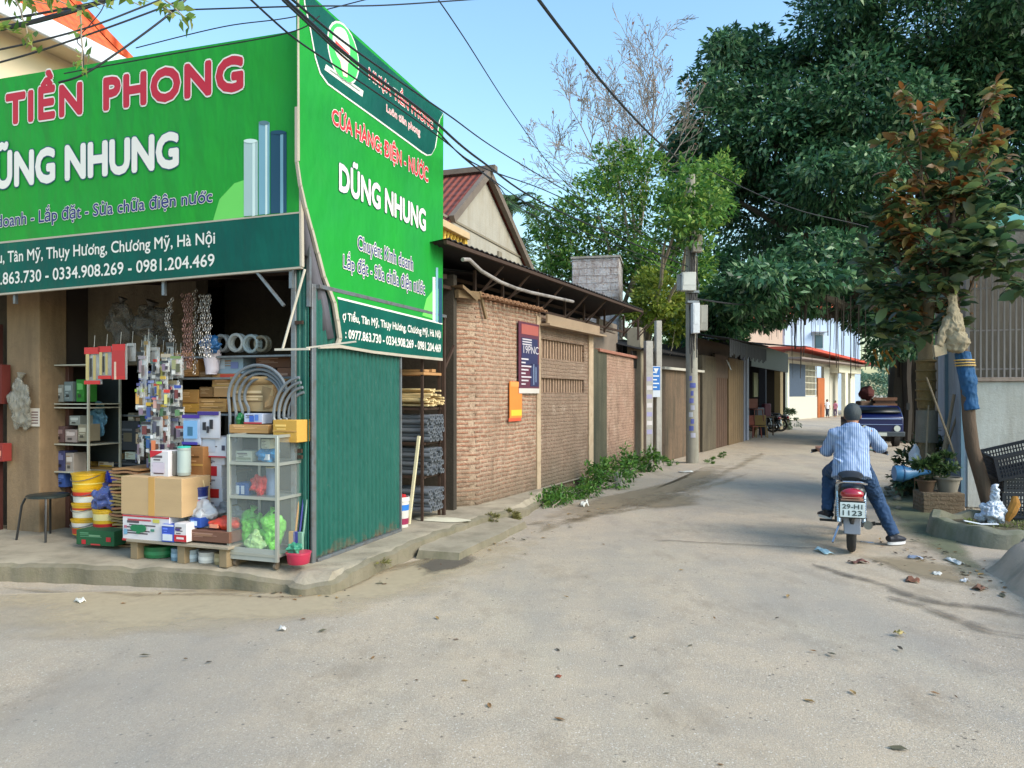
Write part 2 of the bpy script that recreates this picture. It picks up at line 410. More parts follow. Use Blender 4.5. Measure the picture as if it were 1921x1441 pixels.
# ground: worn concrete with aggregate flecks, dusty lanes and hairline cracks
def groundmat():
    m, t, b = newmat('concrete_road')
    tc = t.nodes.new('ShaderNodeTexCoord'); co = tc.outputs['Object']
    big = noise(t, co, .35, 5, .6); mid = noise(t, co, 2.6, 6, .65); fine = noise(t, co, 55, 4, .7); grit = noise(t, co, 190, 3, .7)
    c = mixc(t, ramp(t, big, [(.35, 0.0), (.65, 1.0)]), S(180, 162, 140), S(193, 173, 147))
    c = mixc(t, ramp(t, mid, [(.38, 0.0), (.7, .55)]), c, S(148, 141, 131))
    c = mixc(t, ramp(t, noise(t, objco(t, (1, .35, 1)), .9, 6, .7), [(.5, 0.0), (.66, .6)]), c, S(184, 170, 147))
    c = mixc(t, ramp(t, fine, [(.3, .4), (.5, 0.0)]), c, S(134, 126, 113))
    c = mixc(t, ramp(t, grit, [(.36, .6), (.5, 0.0)]), c, S(112, 104, 94))
    c = mixc(t, ramp(t, noise(t, co, 110, 2, .8), [(.58, 0.0), (.68, .6)]), c, S(214, 206, 192))
    vo = N(t, 'ShaderNodeTexVoronoi', Scale=46.0, Randomness=1.0); t.links.new(co, vo.inputs['Vector'])
    fl = ramp(t, vo.outputs['Distance'], [(.12, 1.0), (.26, 0.0)])
    sel = ramp(t, noise(t, co, 21, 2), [(.46, 0.0), (.58, .85)])
    ff = N(t, 'ShaderNodeMath', operation='MULTIPLY'); t.links.new(fl, ff.inputs[0]); t.links.new(sel, ff.inputs[1])
    c = mixc(t, ff.outputs[0], c, S(216, 208, 196))
    vd = N(t, 'ShaderNodeTexVoronoi', Scale=17.0); t.links.new(co, vd.inputs['Vector'])
    f2 = N(t, 'ShaderNodeMath', operation='MULTIPLY'); t.links.new(ramp(t, vd.outputs['Distance'], [(.09, .9), (.2, 0.0)]), f2.inputs[0])
    t.links.new(ramp(t, noise(t, co, 5, 2), [(.52, 0.0), (.6, 1.0)]), f2.inputs[1])
    c = mixc(t, f2.outputs[0], c, S(92, 84, 74))
    c = mixc(t, ramp(t, noise(t, objco(t, (1, .5, 1)), 1.7, 7, .75), [(.52, 0.0), (.68, .55)]), c, S(134, 119, 100))
    c = mixc(t, ramp(t, noise(t, objco(t, (.8, .25, 1)), .55, 4, .6), [(.47, 0.0), (.62, .5)]), c, S(140, 134, 127))
    # cracks
    wn = N(t, 'ShaderNodeTexNoise', Scale=1.2, Detail=6.0); t.links.new(co, wn.inputs['Vector'])
    wv = N(t, 'ShaderNodeVectorMath', operation='MULTIPLY_ADD'); wv.inputs[1].default_value = (.9, .9, 0); t.links.new(wn.outputs['Color'], wv.inputs[0]); t.links.new(co, wv.inputs[2])
    vc = N(t, 'ShaderNodeTexVoronoi', feature='DISTANCE_TO_EDGE', Scale=.27); t.links.new(wv.outputs[0], vc.inputs['Vector'])
    ck = ramp(t, vc.outputs['Distance'], [(.0, .3), (.003, 0.0)])
    cs = N(t, 'ShaderNodeMath', operation='MULTIPLY'); t.links.new(ck, cs.inputs[0]); t.links.new(ramp(t, noise(t, co, .7, 3), [(.6, 0.0), (.68, 1.0)]), cs.inputs[1])
    c = mixc(t, cs.outputs[0], c, S(84, 78, 68))
    t.links.new(c, b.inputs['Base Color']); b.inputs['Roughness'].default_value = .9
    h = N(t, 'ShaderNodeMath', operation='MULTIPLY_ADD'); h.inputs[1].default_value = .6
    t.links.new(grit, h.inputs[0]); t.links.new(fine, h.inputs[2]); bump(t, b, h.outputs[0], .55, .012)
    return m
# sheet with vertices: fine near the camera, reaching the horizon
def ground():
    xs = sorted(set([-900, -300, -100, -50] + [x * .5 for x in range(-40, 61)] + [60, 100, 300, 900]))
    ys = sorted(set([-60, -20] + [y * .5 for y in range(-4, 91)] + [60, 80, 120, 200, 400, 1200]))
    mb = MB(); nx = len(xs)
    for y in ys:
        for x in xs:
            z = 0
            if abs(x) < 20 and 0 < y < 45: z = .018 * (mnoise.noise(Vector((x * .35, y * .35, 0))) - .2) - .006
            mb.v.append((x, y, min(z, 0)))
    for j in range(len(ys) - 1):
        for i in range(nx - 1):
            mb.f.append([j * nx + i, j * nx + i + 1, (j + 1) * nx + i + 1, (j + 1) * nx + i]); mb.m.append(0)
    struct(mb.build('road', groundmat(), fix=False))
ground()
conc = stainedmat('platform_concrete', S(162, 150, 130), S(120, 110, 92), S(150, 142, 122), bs=40)
concside = stainedmat('kerb_concrete', S(128, 119, 100), S(92, 88, 68), S(112, 108, 84), bs=26)
# raised shop forecourt, its rim worn and lower at the corner
def platform():
    rim = [(-640, 1038, .15), (-300, 1044, .15), (-120, 1050, .15), (0, 1055, .15), (90, 1056, .152), (190, 1060, .15), (300, 1064, .15), (380, 1068, .145), (440, 1072, .14), (490, 1080, .12), (530, 1088, .09),
           (575, 1096, .08), (620, 1090, .10), (655, 1068, .13), (681, 1053, .15), (730, 1031, .152), (790, 1006, .15), (842, 988, .15), (897, 969, .15), (950, 957, .14), (985, 951, .10), (1010, 940, .06), (1030, 925, .06)]
    top = []
    for i in range(len(rim) - 1):
        for q in range(6):
            a, b = rim[i], rim[i + 1]; t = q / 6
            p = G(a[0] + (b[0] - a[0]) * t, a[1] + (b[1] - a[1]) * t, a[2] + (b[2] - a[2]) * t)
            j = mnoise.noise(p * 5) * .035 + mnoise.noise(p * 17) * .01
            top.append(p + Vector((j, j, mnoise.noise(p * 9) * .016 - max(0, mnoise.noise(p * 6 + Vector((3, 3, 3)))) * .03)))
    top.append(G(*rim[-1]))
    inner = []; low = []
    n = len(top)
    for i, p in enumerate(top):
        d = (top[min(i + 1, n - 1)] - top[max(i - 1, 0)]); d.z = 0; d.normalize(); nin = Vector((-d.y, d.x, 0))
        if nin.dot(VV + Vector((-.6, 0, 0))) < 0: nin = -nin
        rr = .03 + .02 * mnoise.noise(p * 7)
        ci = SW(-1.2 if p.x < -2 else -.3, 1.2 if p.x < -2 else 2.0) - p; ci.z = 0; inner.append(p + ci.normalized() * .12 + Vector((0, 0, .15 - p.z)))
        low.append((p - nin * (.02 + abs(rr)) - Vector((0, 0, .025)), p - nin * (.04 + .03 * abs(mnoise.noise(p * 4))) + Vector((0, 0, -p.z - .03))))
    mb = MB(); k = n
    vs = [tuple(q) for q in inner] + [tuple(q) for q in top] + [tuple(a) for a, b in low] + [tuple(b) for a, b in low]
    back = [(1.4, 13.2, .15), (-1.8, 12.5, .15), (-9, 15, .15), (-14, 8.5, .15)]
    vs += back
    fs = []; mi = []
    for r, m_ in ((0, 0), (1, 1), (2, 1)):
        for i in range(n - 1): fs.append((r * k + i, r * k + i + 1, (r + 1) * k + i + 1, (r + 1) * k + i)); mi.append(m_)
    mb.v = vs; mb.f = [list(f) for f in fs] + [list(range(n)) + [4 * k, 4 * k + 1, 4 * k + 2, 4 * k + 3]]; mb.m = mi + [0]
    o = mb.build('pavement', [conc, concside], sharp=30); struct(o)
    tri = o.modifiers.new('tri', 'TRIANGULATE')
platform()
def slab(name, pts, z, m, jit=.02, sub=5, skirt=.05):
    ring = []
    n = len(pts)
    for i in range(n):
        a, b = pts[i], pts[(i + 1) % n]
        for q in range(sub):
            t = q / sub; p = G(a[0] + (b[0] - a[0]) * t, a[1] + (b[1] - a[1]) * t, z)
            ring.append(p + Vector((mnoise.noise(p * 6) * jit, mnoise.noise(p * 6 + Vector((9, 9, 9))) * jit, 0)))
    c = sum(ring, Vector()) / len(ring); mb = MB(); k = len(ring)
    mb.v = [tuple(p) for p in ring] + [tuple(c + (p - c) * (1 + skirt) - Vector((0, 0, z + .02))) for p in ring] + [tuple(c + (p - c) * .6 + Vector((0, 0, .004))) for p in ring] + [tuple(c)]
    for i in range(k):
        j = (i + 1) % k
        mb.f += [[i, j, k + j, k + i], [2 * k + i, 2 * k + j, j, i], [3 * k, 2 * k + j, 2 * k + i]]; mb.m += [1, 0, 0]
    return mb.build(name, m if isinstance(m, list) else [m, m], sharp=25)
struct(slab('kerb_step', [(786, 1032), (861, 1037), (934, 1003), (985, 978), (940, 968), (885, 975), (800, 1014)], .07, [conc, concside]))
# damp and dirty patches lying on the road
def patchmat(key, c, rough, dens=.8, sc=3.0, edge=.5):
    m, t, b = newmat(key)
    co = objco(t); b.inputs['Base Color'].default_value = (*c, 1); b.inputs['Roughness'].default_value = rough
    col = mixc(t, noise(t, co, 14, 5), tuple(x * .8 for x in c), tuple(x * 1.2 for x in c)); t.links.new(col, b.inputs['Base Color'])
    at = t.nodes.new('ShaderNodeAttribute'); at.attribute_name = 'edge'
    s_ = N(t, 'ShaderNodeMath', operation='MULTIPLY_ADD'); s_.inputs[1].default_value = 1.6; t.links.new(noise(t, co, sc, 6, .7), s_.inputs[0]); t.links.new(at.outputs['Fac'], s_.inputs[2]); s2_ = N(t, 'ShaderNodeMath', operation='MULTIPLY'); s2_.inputs[1].default_value = .5; t.links.new(s_.outputs[0], s2_.inputs[0]); s_ = s2_
    al = ramp(t, s_.outputs[0], [(.46, 0.0), (.78, dens)])
    t.links.new(al, b.inputs['Alpha']); return m
def patch(name, pts, m, lift=.004, rings=4):
    ring = []
    n = len(pts)
    for i in range(n):
        a, b = pts[i], pts[(i + 1) % n]
        for q in range(4): t = q / 4; ring.append(G(a[0] + (b[0] - a[0]) * t, a[1] + (b[1] - a[1]) * t, 0))
    c = sum(ring, Vector()) / len(ring); mb = MB(); k = len(ring); vals = []
    for r in range(rings):
        f = 1 - r / rings
        for p in ring:
            q = c + (p - c) * f; mb.v.append((q.x, q.y, lift)); vals.append(min(1, r / (rings - 1.5)))
    mb.v.append((c.x, c.y, lift)); vals.append(1.0)
    for r in range(rings - 1):
        for i in range(k): mb.f.append([r * k + i, r * k + (i + 1) % k, (r + 1) * k + (i + 1) % k, (r + 1) * k + i]); mb.m.append(0)
    for i in range(k): mb.f.append([(rings - 1) * k + i, (rings - 1) * k + (i + 1) % k, rings * k]); mb.m.append(0)
    o = mb.build(name, m, fix=False); a = o.data.attributes.new('edge', 'FLOAT', 'POINT'); a.data.foreach_set('value', vals)
    struct(o); return o
def trail(name, path, m, w, seed=0, lift=.004):
    pts = [G(px, py) for px, py in path]; out = []
    for i in range(len(pts) - 1):
        for q in range(6): out.append(pts[i].lerp(pts[i + 1], q / 6))
    out.append(pts[-1]); mb = MB(); vals = []; n = len(out)
    for i, p in enumerate(out):
        d = (out[min(i + 1, n - 1)] - out[max(i - 1, 0)]).normalized(); s_ = Vector((-d.y, d.x, 0)); p = p + s_ * .12 * mnoise.noise(p * 1.5 + Vector((seed, 0, 0))); ww = w * (.6 + .8 * abs(mnoise.noise(p * 2.3))) * min(1, i / 3 + .2, (n - 1 - i) / 3 + .2)
        for k, e in ((-1.7, -.35), (-.6, .25), (0, .5), (.6, .25), (1.7, -.35)): q = p + s_ * ww * k; mb.v.append((q.x, q.y, lift)); vals.append(e)
    for i in range(n - 1):
        for k in range(4): mb.f.append([i * 5 + k, i * 5 + k + 1, i * 5 + 6 + k, i * 5 + 5 + k]); mb.m.append(0)
    o = mb.build(name, m, fix=False); a = o.data.attributes.new('edge', 'FLOAT', 'POINT'); a.data.foreach_set('value', vals); struct(o)
wet = patchmat('damp_ground', S(100, 92, 82), .5, .85, 5, 1.2); dirtm = patchmat('loose_earth', S(146, 130, 104), .95, .75, 2.2); mossm = patchmat('mossy_ground', S(104, 108, 82), .85, .8, 2.5); duskm = patchmat('sandy_dust', S(190, 172, 140), .95, .6, 1.6)
patch('damp_patch', [(770, 1062), (790, 1048), (840, 1044), (890, 1040), (905, 1050), (880, 1062), (850, 1072), (790, 1082)], wet)
trail('damp_trail', [(1530, 1058), (1580, 1075), (1640, 1098), (1700, 1118), (1770, 1132), (1850, 1140), (1940, 1160)], wet, .13, 1, .005)
trail('damp_trail', [(1660, 1120), (1720, 1140), (1790, 1165), (1850, 1186), (1940, 1196)], wet, .11, 4, .006)
trail('damp_trail', [(1000, 985), (1070, 975), (1160, 962), (1240, 940), (1320, 915), (1400, 890)], dirtm, .16, 7, .010) if 'dirtm' in globals() else None
trail('dirt_trail', [(1010, 1000), (1080, 975), (1160, 955), (1240, 935), (1320, 905), (1400, 868), (1430, 850)], dirtm, .22, 7, .010)
trail('dirt_trail', [(0, 1104), (200, 1112), (420, 1118), (560, 1120), (640, 1106), (720, 1076), (800, 1052), (900, 1018), (990, 992)], dirtm, .07, 9, .006)
patch('mossy_patch', [(1650, 900), (1720, 880), (1790, 930), (1800, 1000), (1880, 1110), (1830, 1112), (1750, 1050), (1680, 1010), (1640, 940)], mossm, .004)
patch('earth_patch', [(1000, 975), (1060, 945), (1160, 925), (1300, 893), (1330, 872), (1380, 868), (1340, 905), (1250, 940), (1120, 975), (1010, 1000)], dirtm, .004)
patch('earth_patch', [(1160, 935), (1240, 922), (1330, 930), (1320, 950), (1230, 958), (1150, 950)], dirtm, .008)
patch('dust_patch', [(-200, 1120), (200, 1110), (480, 1118), (640, 1110), (700, 1085), (900, 1030), (1020, 1000), (1040, 1040), (800, 1130), (500, 1200), (100, 1210), (-300, 1220)], duskm, .003)
patch('earth_patch', [(1600, 1040), (1700, 1040), (1800, 1060), (1860, 1110), (1780, 1100), (1690, 1080)], dirtm, .009)
# expansion joint across the road
jm = mat('joint_gap', S(88, 82, 70), .95); mb = MB(); prev = None
for i in range(24):
    p = G(1228 + i * 14.2, 1013 + i * .75 + 2.0 * mnoise.noise(Vector((i * .6, 0, 0))), 0); w = .008 + .006 * abs(mnoise.noise(Vector((i, 2, 0))))
    if prev is not None: mb.quad((prev.x, prev.y - pw, .004), (p.x, p.y - w, .004), (p.x, p.y + w, .004), (prev.x, prev.y + pw, .004))
    prev, pw = p, w
struct(mb.build('road_joint', jm, fix=False))
# ================================================================ BUILDINGS
def corrug(mb, x0, x1, z0, z1, pitch=.075, depth=.018, y=0, mi=0, sag=None):
    """upright trapezoid sheet in the x-z plane; returns nothing"""
    prof = []; x = x0
    while x < x1 - 1e-6:
        for dx, dy in ((0, 0), (.35, 0), (.5, depth), (.85, depth)):
            q = x + dx * pitch
            if q < x1: prof.append((q, dy))
        x += pitch
    prof.append((x1, 0)); n = len(prof)
    zs = (lambda x: (z0, z1)) if sag is None else sag
    vs = [(a, y + b, zs(a)[0]) for a, b in prof] + [(a, y + b, zs(a)[1]) for a, b in prof]
    mb.add(vs, [(i, i + 1, n + i + 1, n + i) for i in range(n - 1)], mi)
def sheet(mb, p00, p10, p11, p01, n=30, amp=.02, mi=0, th=.012):
    """corrugated roof sheet between four corners, ridges run from the p0 side to the p1 side"""
    p00, p10, p11, p01 = map(Vector, (p00, p10, p11, p01)); nm = (p10 - p00).cross(p01 - p00).normalized(); vs = []
    for i in range(n * 2 + 1):
        t = i / (n * 2); o = nm * (amp if i % 2 else 0); vs += [p00.lerp(p10, t) + o, p01.lerp(p11, t) + o]
    k = len(vs); vs += [v - nm * th for v in vs]
    fs = [(2 * i, 2 * i + 2, 2 * i + 3, 2 * i + 1) for i in range(n * 2)] + [(k + 2 * i, k + 2 * i + 1, k + 2 * i + 3, k + 2 * i + 2) for i in range(n * 2)]
    fs += [(2 * i, k + 2 * i, k + 2 * i + 2, 2 * i + 2) for i in range(n * 2)] + [(2 * i + 1, 2 * i + 3, k + 2 * i + 3, k + 2 * i + 1) for i in range(n * 2)]
    mb.add(vs, fs, mi)
wood = mat('weathered_wood', S(128, 104, 76), .85, var=.35, scale=4, stretch=(1, 1, 6), bp=.3, bs=20)
darkwood = mat('dark_wood', S(74, 58, 46), .85, var=.3, scale=5, bp=.3, bs=20)
steel = mat('grey_steel', S(128, 132, 136), .45, .6, var=.15, dirt=(S(104, 78, 56), 9, .5))
rust = mat('rusty_steel', S(70, 52, 42), .8, .3, var=.3, scale=12)
tindark = mat('old_dark_tin', S(38, 36, 36), .75, .2, var=.3, scale=3, dirt=(S(58, 44, 34), 3, .5))
teal = mat('green_sheet', S(26, 88, 76), .42, 0, var=.07, scale=1.2, bp=.05, bs=14, dirt=(S(48, 96, 84), 2.4, .4))
tealdark = mat('green_frame', S(60, 104, 98), .5, var=.1)
def rustteal():
    m, t, b = newmat('green_panel'); co = objco(t); tc = t.nodes.new('ShaderNodeTexCoord'); sp = t.nodes.new('ShaderNodeSeparateXYZ'); t.links.new(tc.outputs['Object'], sp.inputs[0])
    col = mixc(t, noise(t, co, 1.1, 4), S(18, 82, 72), S(24, 92, 80)); col = mixc(t, ramp(t, noise(t, objco(t, (4, 4, .5)), 1.6, 6, .7), [(.52, 0.0), (.72, .3)]), col, S(50, 104, 92)); col = mixc(t, ramp(t, noise(t, co, 26, 4, .7), [(.62, 0.0), (.72, .5)]), col, S(92, 112, 100))
    zz = N(t, 'ShaderNodeMath', operation='MULTIPLY_ADD'); zz.inputs[1].default_value = .55; t.links.new(noise(t, co, 6, 6, .7), zz.inputs[0]); t.links.new(sp.outputs[2], zz.inputs[2])
    col = mixc(t, ramp(t, zz.outputs[0], [(.25, .8), (.38, 0.0)]), col, S(108, 82, 62)); t.links.new(col, b.inputs['Base Color']); b.inputs['Roughness'].default_value = .5
    bump(t, b, noise(t, objco(t, (1, 1, .7)), 2.4, 4, .6), .5, .06); return m
tealp = rustteal()
beige = stainedmat('beige_plaster', S(142, 117, 88), S(92, 74, 56), S(118, 96, 72), k=.9)  # pillar plaster toned down to carry the awning's shade
greywall = stainedmat('grey_plaster', S(150, 140, 120), S(104, 94, 78), S(120, 112, 94), k=.7)
glass = mat('window_glass', (.5, .56, .55), .05, alpha=.1, var=0)
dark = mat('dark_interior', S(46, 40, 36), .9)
# ---------------------------------------------------------------- hardware shop
sh = sthing('hardware_shop', 'open fronted hardware shop with green sheet side and beige pillar at the street corner', 'shop', 0, 0, .15)
def sh_part(name, mb, m, **k): return mb.build(name, m, sh, **k)
# side of green corrugated sheet on a steel frame (plane u = 0): narrow strip on the front, then the big panel
m_ = MB(); m_.T = Matrix.Rotation(R(90), 4, 'Z')
corrug(m_, .09, 1.615, .03, 2.36, .076, .02, 0)
sh_part('side_panel', m_, tealp)
m_ = MB(); m_.T = Matrix.Rotation(R(90), 4, 'Z')
corrug(m_, .10, 2.7, 2.4, 4.2, .076, .02, .02); sh_part('upper_panel', m_, teal)
m_ = MB(); corrug(m_, -.125, -.012, .02, 2.95, .06, .012, .0); sh_part('corner_strip', m_, tealp)
m_ = MB(); m_.box(-.175, -.128, -.02, .03, -.0, 4.35); sh_part('corner_post', m_, steel, bevel=.004)
m_ = MB(); m_.box(-.01, .012, .028, .085, -.02, 2.4); sh_part('panel_post', m_, steel, bevel=.003)
m_ = MB(); m_.box(-.012, .03, .09, 1.62, .0, .028); m_.box(-.02, .02, 1.616, 1.64, 0, 2.36); m_.box(-.02, .05, .09, 2.72, 2.365, 2.40); sh_part('panel_frame', m_, steel, bevel=.003)
m_ = MB(); m_.box(-.13, -.05, -.03, -.012, 2.05, 2.08); m_.box(-.13, -.06, -.03, -.012, .95, .985); m_.box(-.1, -.055, -.034, -.014, .9, .93); sh_part('hinge', m_, rust)
# rack bay behind the panel: posts
m_ = MB(); m_.box(-.02, .02, 2.72, 2.76, 0, 2.4); m_.box(-.9, -.86, 2.72, 2.76, 0, 2.4); m_.bar((.0, 2.74, 1.75), (.03, 2.98, 2.05), .03); sh_part('rack_post', m_, rust)
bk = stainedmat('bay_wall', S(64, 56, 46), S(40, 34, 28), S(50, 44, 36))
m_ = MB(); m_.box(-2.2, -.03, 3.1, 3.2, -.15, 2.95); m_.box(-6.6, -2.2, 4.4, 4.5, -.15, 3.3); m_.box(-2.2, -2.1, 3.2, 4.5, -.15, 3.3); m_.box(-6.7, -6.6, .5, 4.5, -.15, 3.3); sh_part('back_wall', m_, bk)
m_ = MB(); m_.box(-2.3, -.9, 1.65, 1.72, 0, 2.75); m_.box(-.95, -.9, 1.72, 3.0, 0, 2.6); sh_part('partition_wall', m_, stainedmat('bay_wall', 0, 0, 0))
# left wall, pillar, lintel
u0, z0 = SP(12, 1002, .3); u1, _ = SP(74, 1002, .3)
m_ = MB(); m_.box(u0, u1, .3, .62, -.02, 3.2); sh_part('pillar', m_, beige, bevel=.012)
ua, za = SP(60, 678, .5); ub, zb = SP(300, 600, .5)
m_ = MB(); m_.box(u0, -2.05, .92, 1.10, za - .15, 3.2); m_.box(u0, -2.05, .90, 1.13, za - .19, za - .15); sh_part('lintel', m_, stainedmat('shade_toned_plaster', S(112, 98, 78), S(70, 60, 48), S(88, 76, 60)), bevel=.006)  # plaster darkened to stand in for shade under banner and roof
m_ = MB(); m_.box(u0, u1 - .04, .622, .92, -.1, 3.2); sh_part('inner_return', m_, mat('shade_tone', S(56, 46, 40), .9))  # dark colour put in for the unlit doorway behind the pillar
m_ = MB(); m_.box(u1, u1 + .05, .6, .66, 0, za - .2); sh_part('door_frame', m_, mat('brown_frame', S(84, 52, 42), .6), bevel=.004)
m_ = MB(); m_.box(-6.5, u0 - .1, .5, .6, 0, 3.2); sh_part('left_wall', m_, stainedmat('bay_wall', 0, 0, 0))  # dark bay tone stands in for the shade left of the pillar
m_ = MB(); m_.box(u0 - .35, u0 - .05, .25, .3, .0, 2.2); sh_part('shutter', m_, mat('maroon_paint', S(66, 28, 24), .6))
# roof underside, tin on beams
m_ = MB(); sheet(m_, (-6.7, -.1, 2.62), (.0, -.1, 2.62), (.0, 4.6, 3.18), (-6.7, 4.6, 3.18), 60, .018); sh_part('tin_roof', m_, tindark)
m_ = MB()
for i in range(4): m_.bar((-6.5, .1 + i * .8, 2.585 + i * .095), (-.0, .1 + i * .8, 2.585 + i * .095), .04, .05)
for i in range(6): m_.bar((-6 + i * 1.18, -.08, 2.54), (-6 + i * 1.18, 3.0, 2.91), .05, .06)
sh_part('beam', m_, rust)
m_ = MB(); m_.bar((-.17, -.12, 2.2), (-.5, -.12, 2.56), .022); m_.bar((-.9, -.12, 2.53), (-.15, -.12, 2.53), .03); sh_part('corner_brace', m_, steel)
# hooked awning pole resting at the corner
a = SP(572, 505, -.16); b_ = SP(530, 655, -.16)
t_ = sthing('awning_pole', 'pale thin pole slanting from the banner corner down to its short cross arm', 'pole', a[0], -.16, 0)
m_ = MB(); m_.cyl((0, 0, a[1]), (b_[0] - a[0], 0, b_[1]), .011, mi=0); m_.build('pole', mat('pale_pole', S(196, 186, 170), .5), t_)
c1 = SP(516, 656, -.16); c2 = SP(577, 655, -.16)
m_ = MB(); m_.bar((c1[0] - a[0], 0, c1[1]), (c2[0] - a[0] + .02, 0, c2[1]), .018); m_.bar((c2[0] - a[0] - .01, 0, c2[1] + .01), (c2[0] - a[0] + .4, .1, c2[1] + .06), .014)
m_.build('cross_arm', mat('pale_pole', (0, 0, 0)), t_)
# ---------------------------------------------------------------- banners
def vinyl(key, c, dk):
    if key in MATS: return MATS[key]
    m, t, b = newmat(key); co = objco(t)
    col = mixc(t, ramp(t, noise(t, co, 1.3, 3), [(.3, 0.0), (.7, 1.0)]), c, dk)
    col = mixc(t, ramp(t, noise(t, objco(t, (1, 1, .9)), 1.1, 2), [(.6, 0.0), (.8, .12)]), col, S(80, 160, 70))
    t.links.new(col, b.inputs['Base Color']); b.inputs['Roughness'].default_value = .6; b.inputs['Specular IOR Level'].default_value = .25
    w = noise(t, objco(t, (1.5, 1, .6)), 2.2, 3, .5); bump(t, b, w, .22, .25)
    MATS[key] = m; return m
gF = vinyl('print_green', S(28, 142, 50), S(32, 146, 44)); gS = vinyl('print_green_light', S(26, 136, 54), S(26, 148, 46))
band = vinyl('print_teal', S(0, 74, 66), S(0, 88, 74))
flat = lambda k, r, g, b: mat('ink_' + k, S(min(255, r * 1.1), min(255, g * 1.1), min(255, b * 1.1)), .6, var=.04)
iw, ired, inavy, ipink = flat('white', 204, 200, 192), flat('red', 168, 26, 46), flat('navy', 28, 40, 100), flat('coral', 196, 34, 44)
igl, igb, ign, isw = flat('pipe_grey', 150, 170, 170), flat('pipe_blue', 110, 150, 165), flat('pipe_navy', 16, 62, 84), flat('leaf_green', 96, 184, 80)
vb = -.14
fb = sthing('front_banner', 'wide green banner over the shop front reading TIEN PHONG and DUNG NHUNG', 'banner', 0, vb)
def LP(px, py): return SP(px, py, vb)
def rect4(pp, y0, y1, mb, mi=0): mb.prism([LP(*q) for q in pp], y0, y1, mi)
m_ = MB(); rect4([(-420, 216), (559, 57), (565, 500), (-420, 588)], 0, .02, m_); m_.build('vinyl', gF, fb)
m_ = MB(); rect4([(-420, 499), (561, 400), (565, 500), (-420, 588)], -.003, -.0005, m_); m_.build('lower_band', band, fb)
m_ = MB(); rect4([(-420, 496), (562, 397.5), (562, 400.5), (-420, 500)], -.005, -.0035, m_); rect4([(559, 57), (562, 57), (567, 500), (563, 500)], -.006, .03, m_); rect4([(-420, 588), (565, 500), (565, 503.5), (-420, 591)], -.004, .03, m_)
m_.build('hem', mat('hem_white', S(172, 162, 146), .7), fb)
m_ = MB(); fr = lambda x, z, y: (x, y, z)
def ft(s, p0, p1, cap, layers, **k):
    a, b = LP(*p0), LP(*p1)
    Ya = F / (F) ; ya = C0.y + UU.y * a[0]; yb = C0.y + UU.y * b[0]
    put_text(m_, s, a, b, (cap[0] / F * ya, cap[1] / F * yb), layers, fr, -.006, dy=-.0015, **k)
ft('TIỀN PHONG', (14, 232), (455, 166), (50, 57), [(.092, 0), (.054, 1)], word=1.5, space=1.12)
ft('DŨNG NHUNG', (-44, 356), (334, 311), (57, 59), [(.072, 3), (.047, 0)])
ft('doanh - Lắp đặt - Sửa chữa điện nước', (-4, 427), (399, 379), (22, 22), [(.05, 0), (.014, 2)])
ft('Chợ Tiểu, Tân Mỹ, Thụy Hương, Chương Mỹ, Hà Nội', (-68, 500), (404, 457), (20, 21), [(.014, 0)])
ft('0977.863.730 - 0334.908.269 - 0981.204.469', (-42, 538), (403, 499), (21, 22), [(.014, 0)])
m_.build('lettering', [iw, ired, inavy, flat('outline', 20, 70, 84)], fb, fix=False)
m_ = MB()
rect4([(400, 414), (412, 374), (440, 344), (458, 338), (458, 410)], -.002, -.0005, m_, 3)
for x0, x1, top, mi in ((458, 484, 266, 0), (486, 506, 232, 1), (508, 538, 250, 2)):
    bt = 406 - (x0 - 458) * .1
    rect4([(x0, bt), (x0, top), (x1, top - 2), (x1, bt - 2)], -.004, -.002, m_, mi)
    w = x1 - x0
    rect4([(x0 + w * .62, bt), (x0 + w * .62, top + 3), (x0 + w * .8, top + 2), (x0 + w * .8, bt - 1)], -.006, -.0045, m_, [4, 4, 1][mi])
    rect4([(x0 + w / 2 + w / 2 * math.cos(a * math.pi / 6), top - 1 + 4 * math.sin(a * math.pi / 6)) for a in range(12)], -.008, -.0062, m_, [4, 5, 2][mi])
m_.build('pipe_picture', [igl, igb, ign, isw, flat('pipe_pale', 188, 204, 200), flat('pipe_mid', 80, 110, 118)], fb)
m_ = MB()
for px in (20, 300, 540):
    a = LP(px, 515); m_.bar((a[0], .05, 2.5), (a[0], .05, 4.65), .03)
a = LP(-400, 300); m_.bar((a[0], .05, 4.6), (-.1, .05, 4.6), .03); m_.bar((a[0], .05, 3.6), (-.1, .05, 3.6), .03); m_.bar((a[0], .05, 2.66), (-.1, .05, 2.66), .03); m_.build('frame', steel, fb)
# side banner, plane u = const
ub_ = .045
sbn = sthing('side_banner', 'tall green banner on the street side with its lower corner torn loose and folded back', 'banner', ub_, 0)
sbF = lambda px, py: SPs(px, py, ub_)
m_ = MB()
def side4(pp, x0, x1, mi=0): m_.prism([sbF(*q) for q in pp], x0, x1, mi, 'x')
left = [(557.5, -33), (558, 100), (558.5, 200), (559, 302), (566, 348), (576, 390), (587, 429), (599, 474), (611, 519), (621, 544), (630, 566), (636, 600), (641, 634), (636, 648)]
side4(left + [(700, 659), (760, 666), (830, 673), (832, 213)], -.012, 0, 0); m_.build('vinyl', gS, sbn)
m_ = MB()
strip = [(568.5, -22), (571, 8), (581, 52), (591, 108), (600, 137), (614, 157), (640, 176), (700, 219), (770, 270), (790, 285), (800, 291), (809, 290), (816, 277), (820, 252), (824, 225), (831, 212)]
side4(strip + [(760, 154), (660, 66), (600, 10)], .0005, .003); m_.build('title_strip', band, sbn)
m_ = MB()
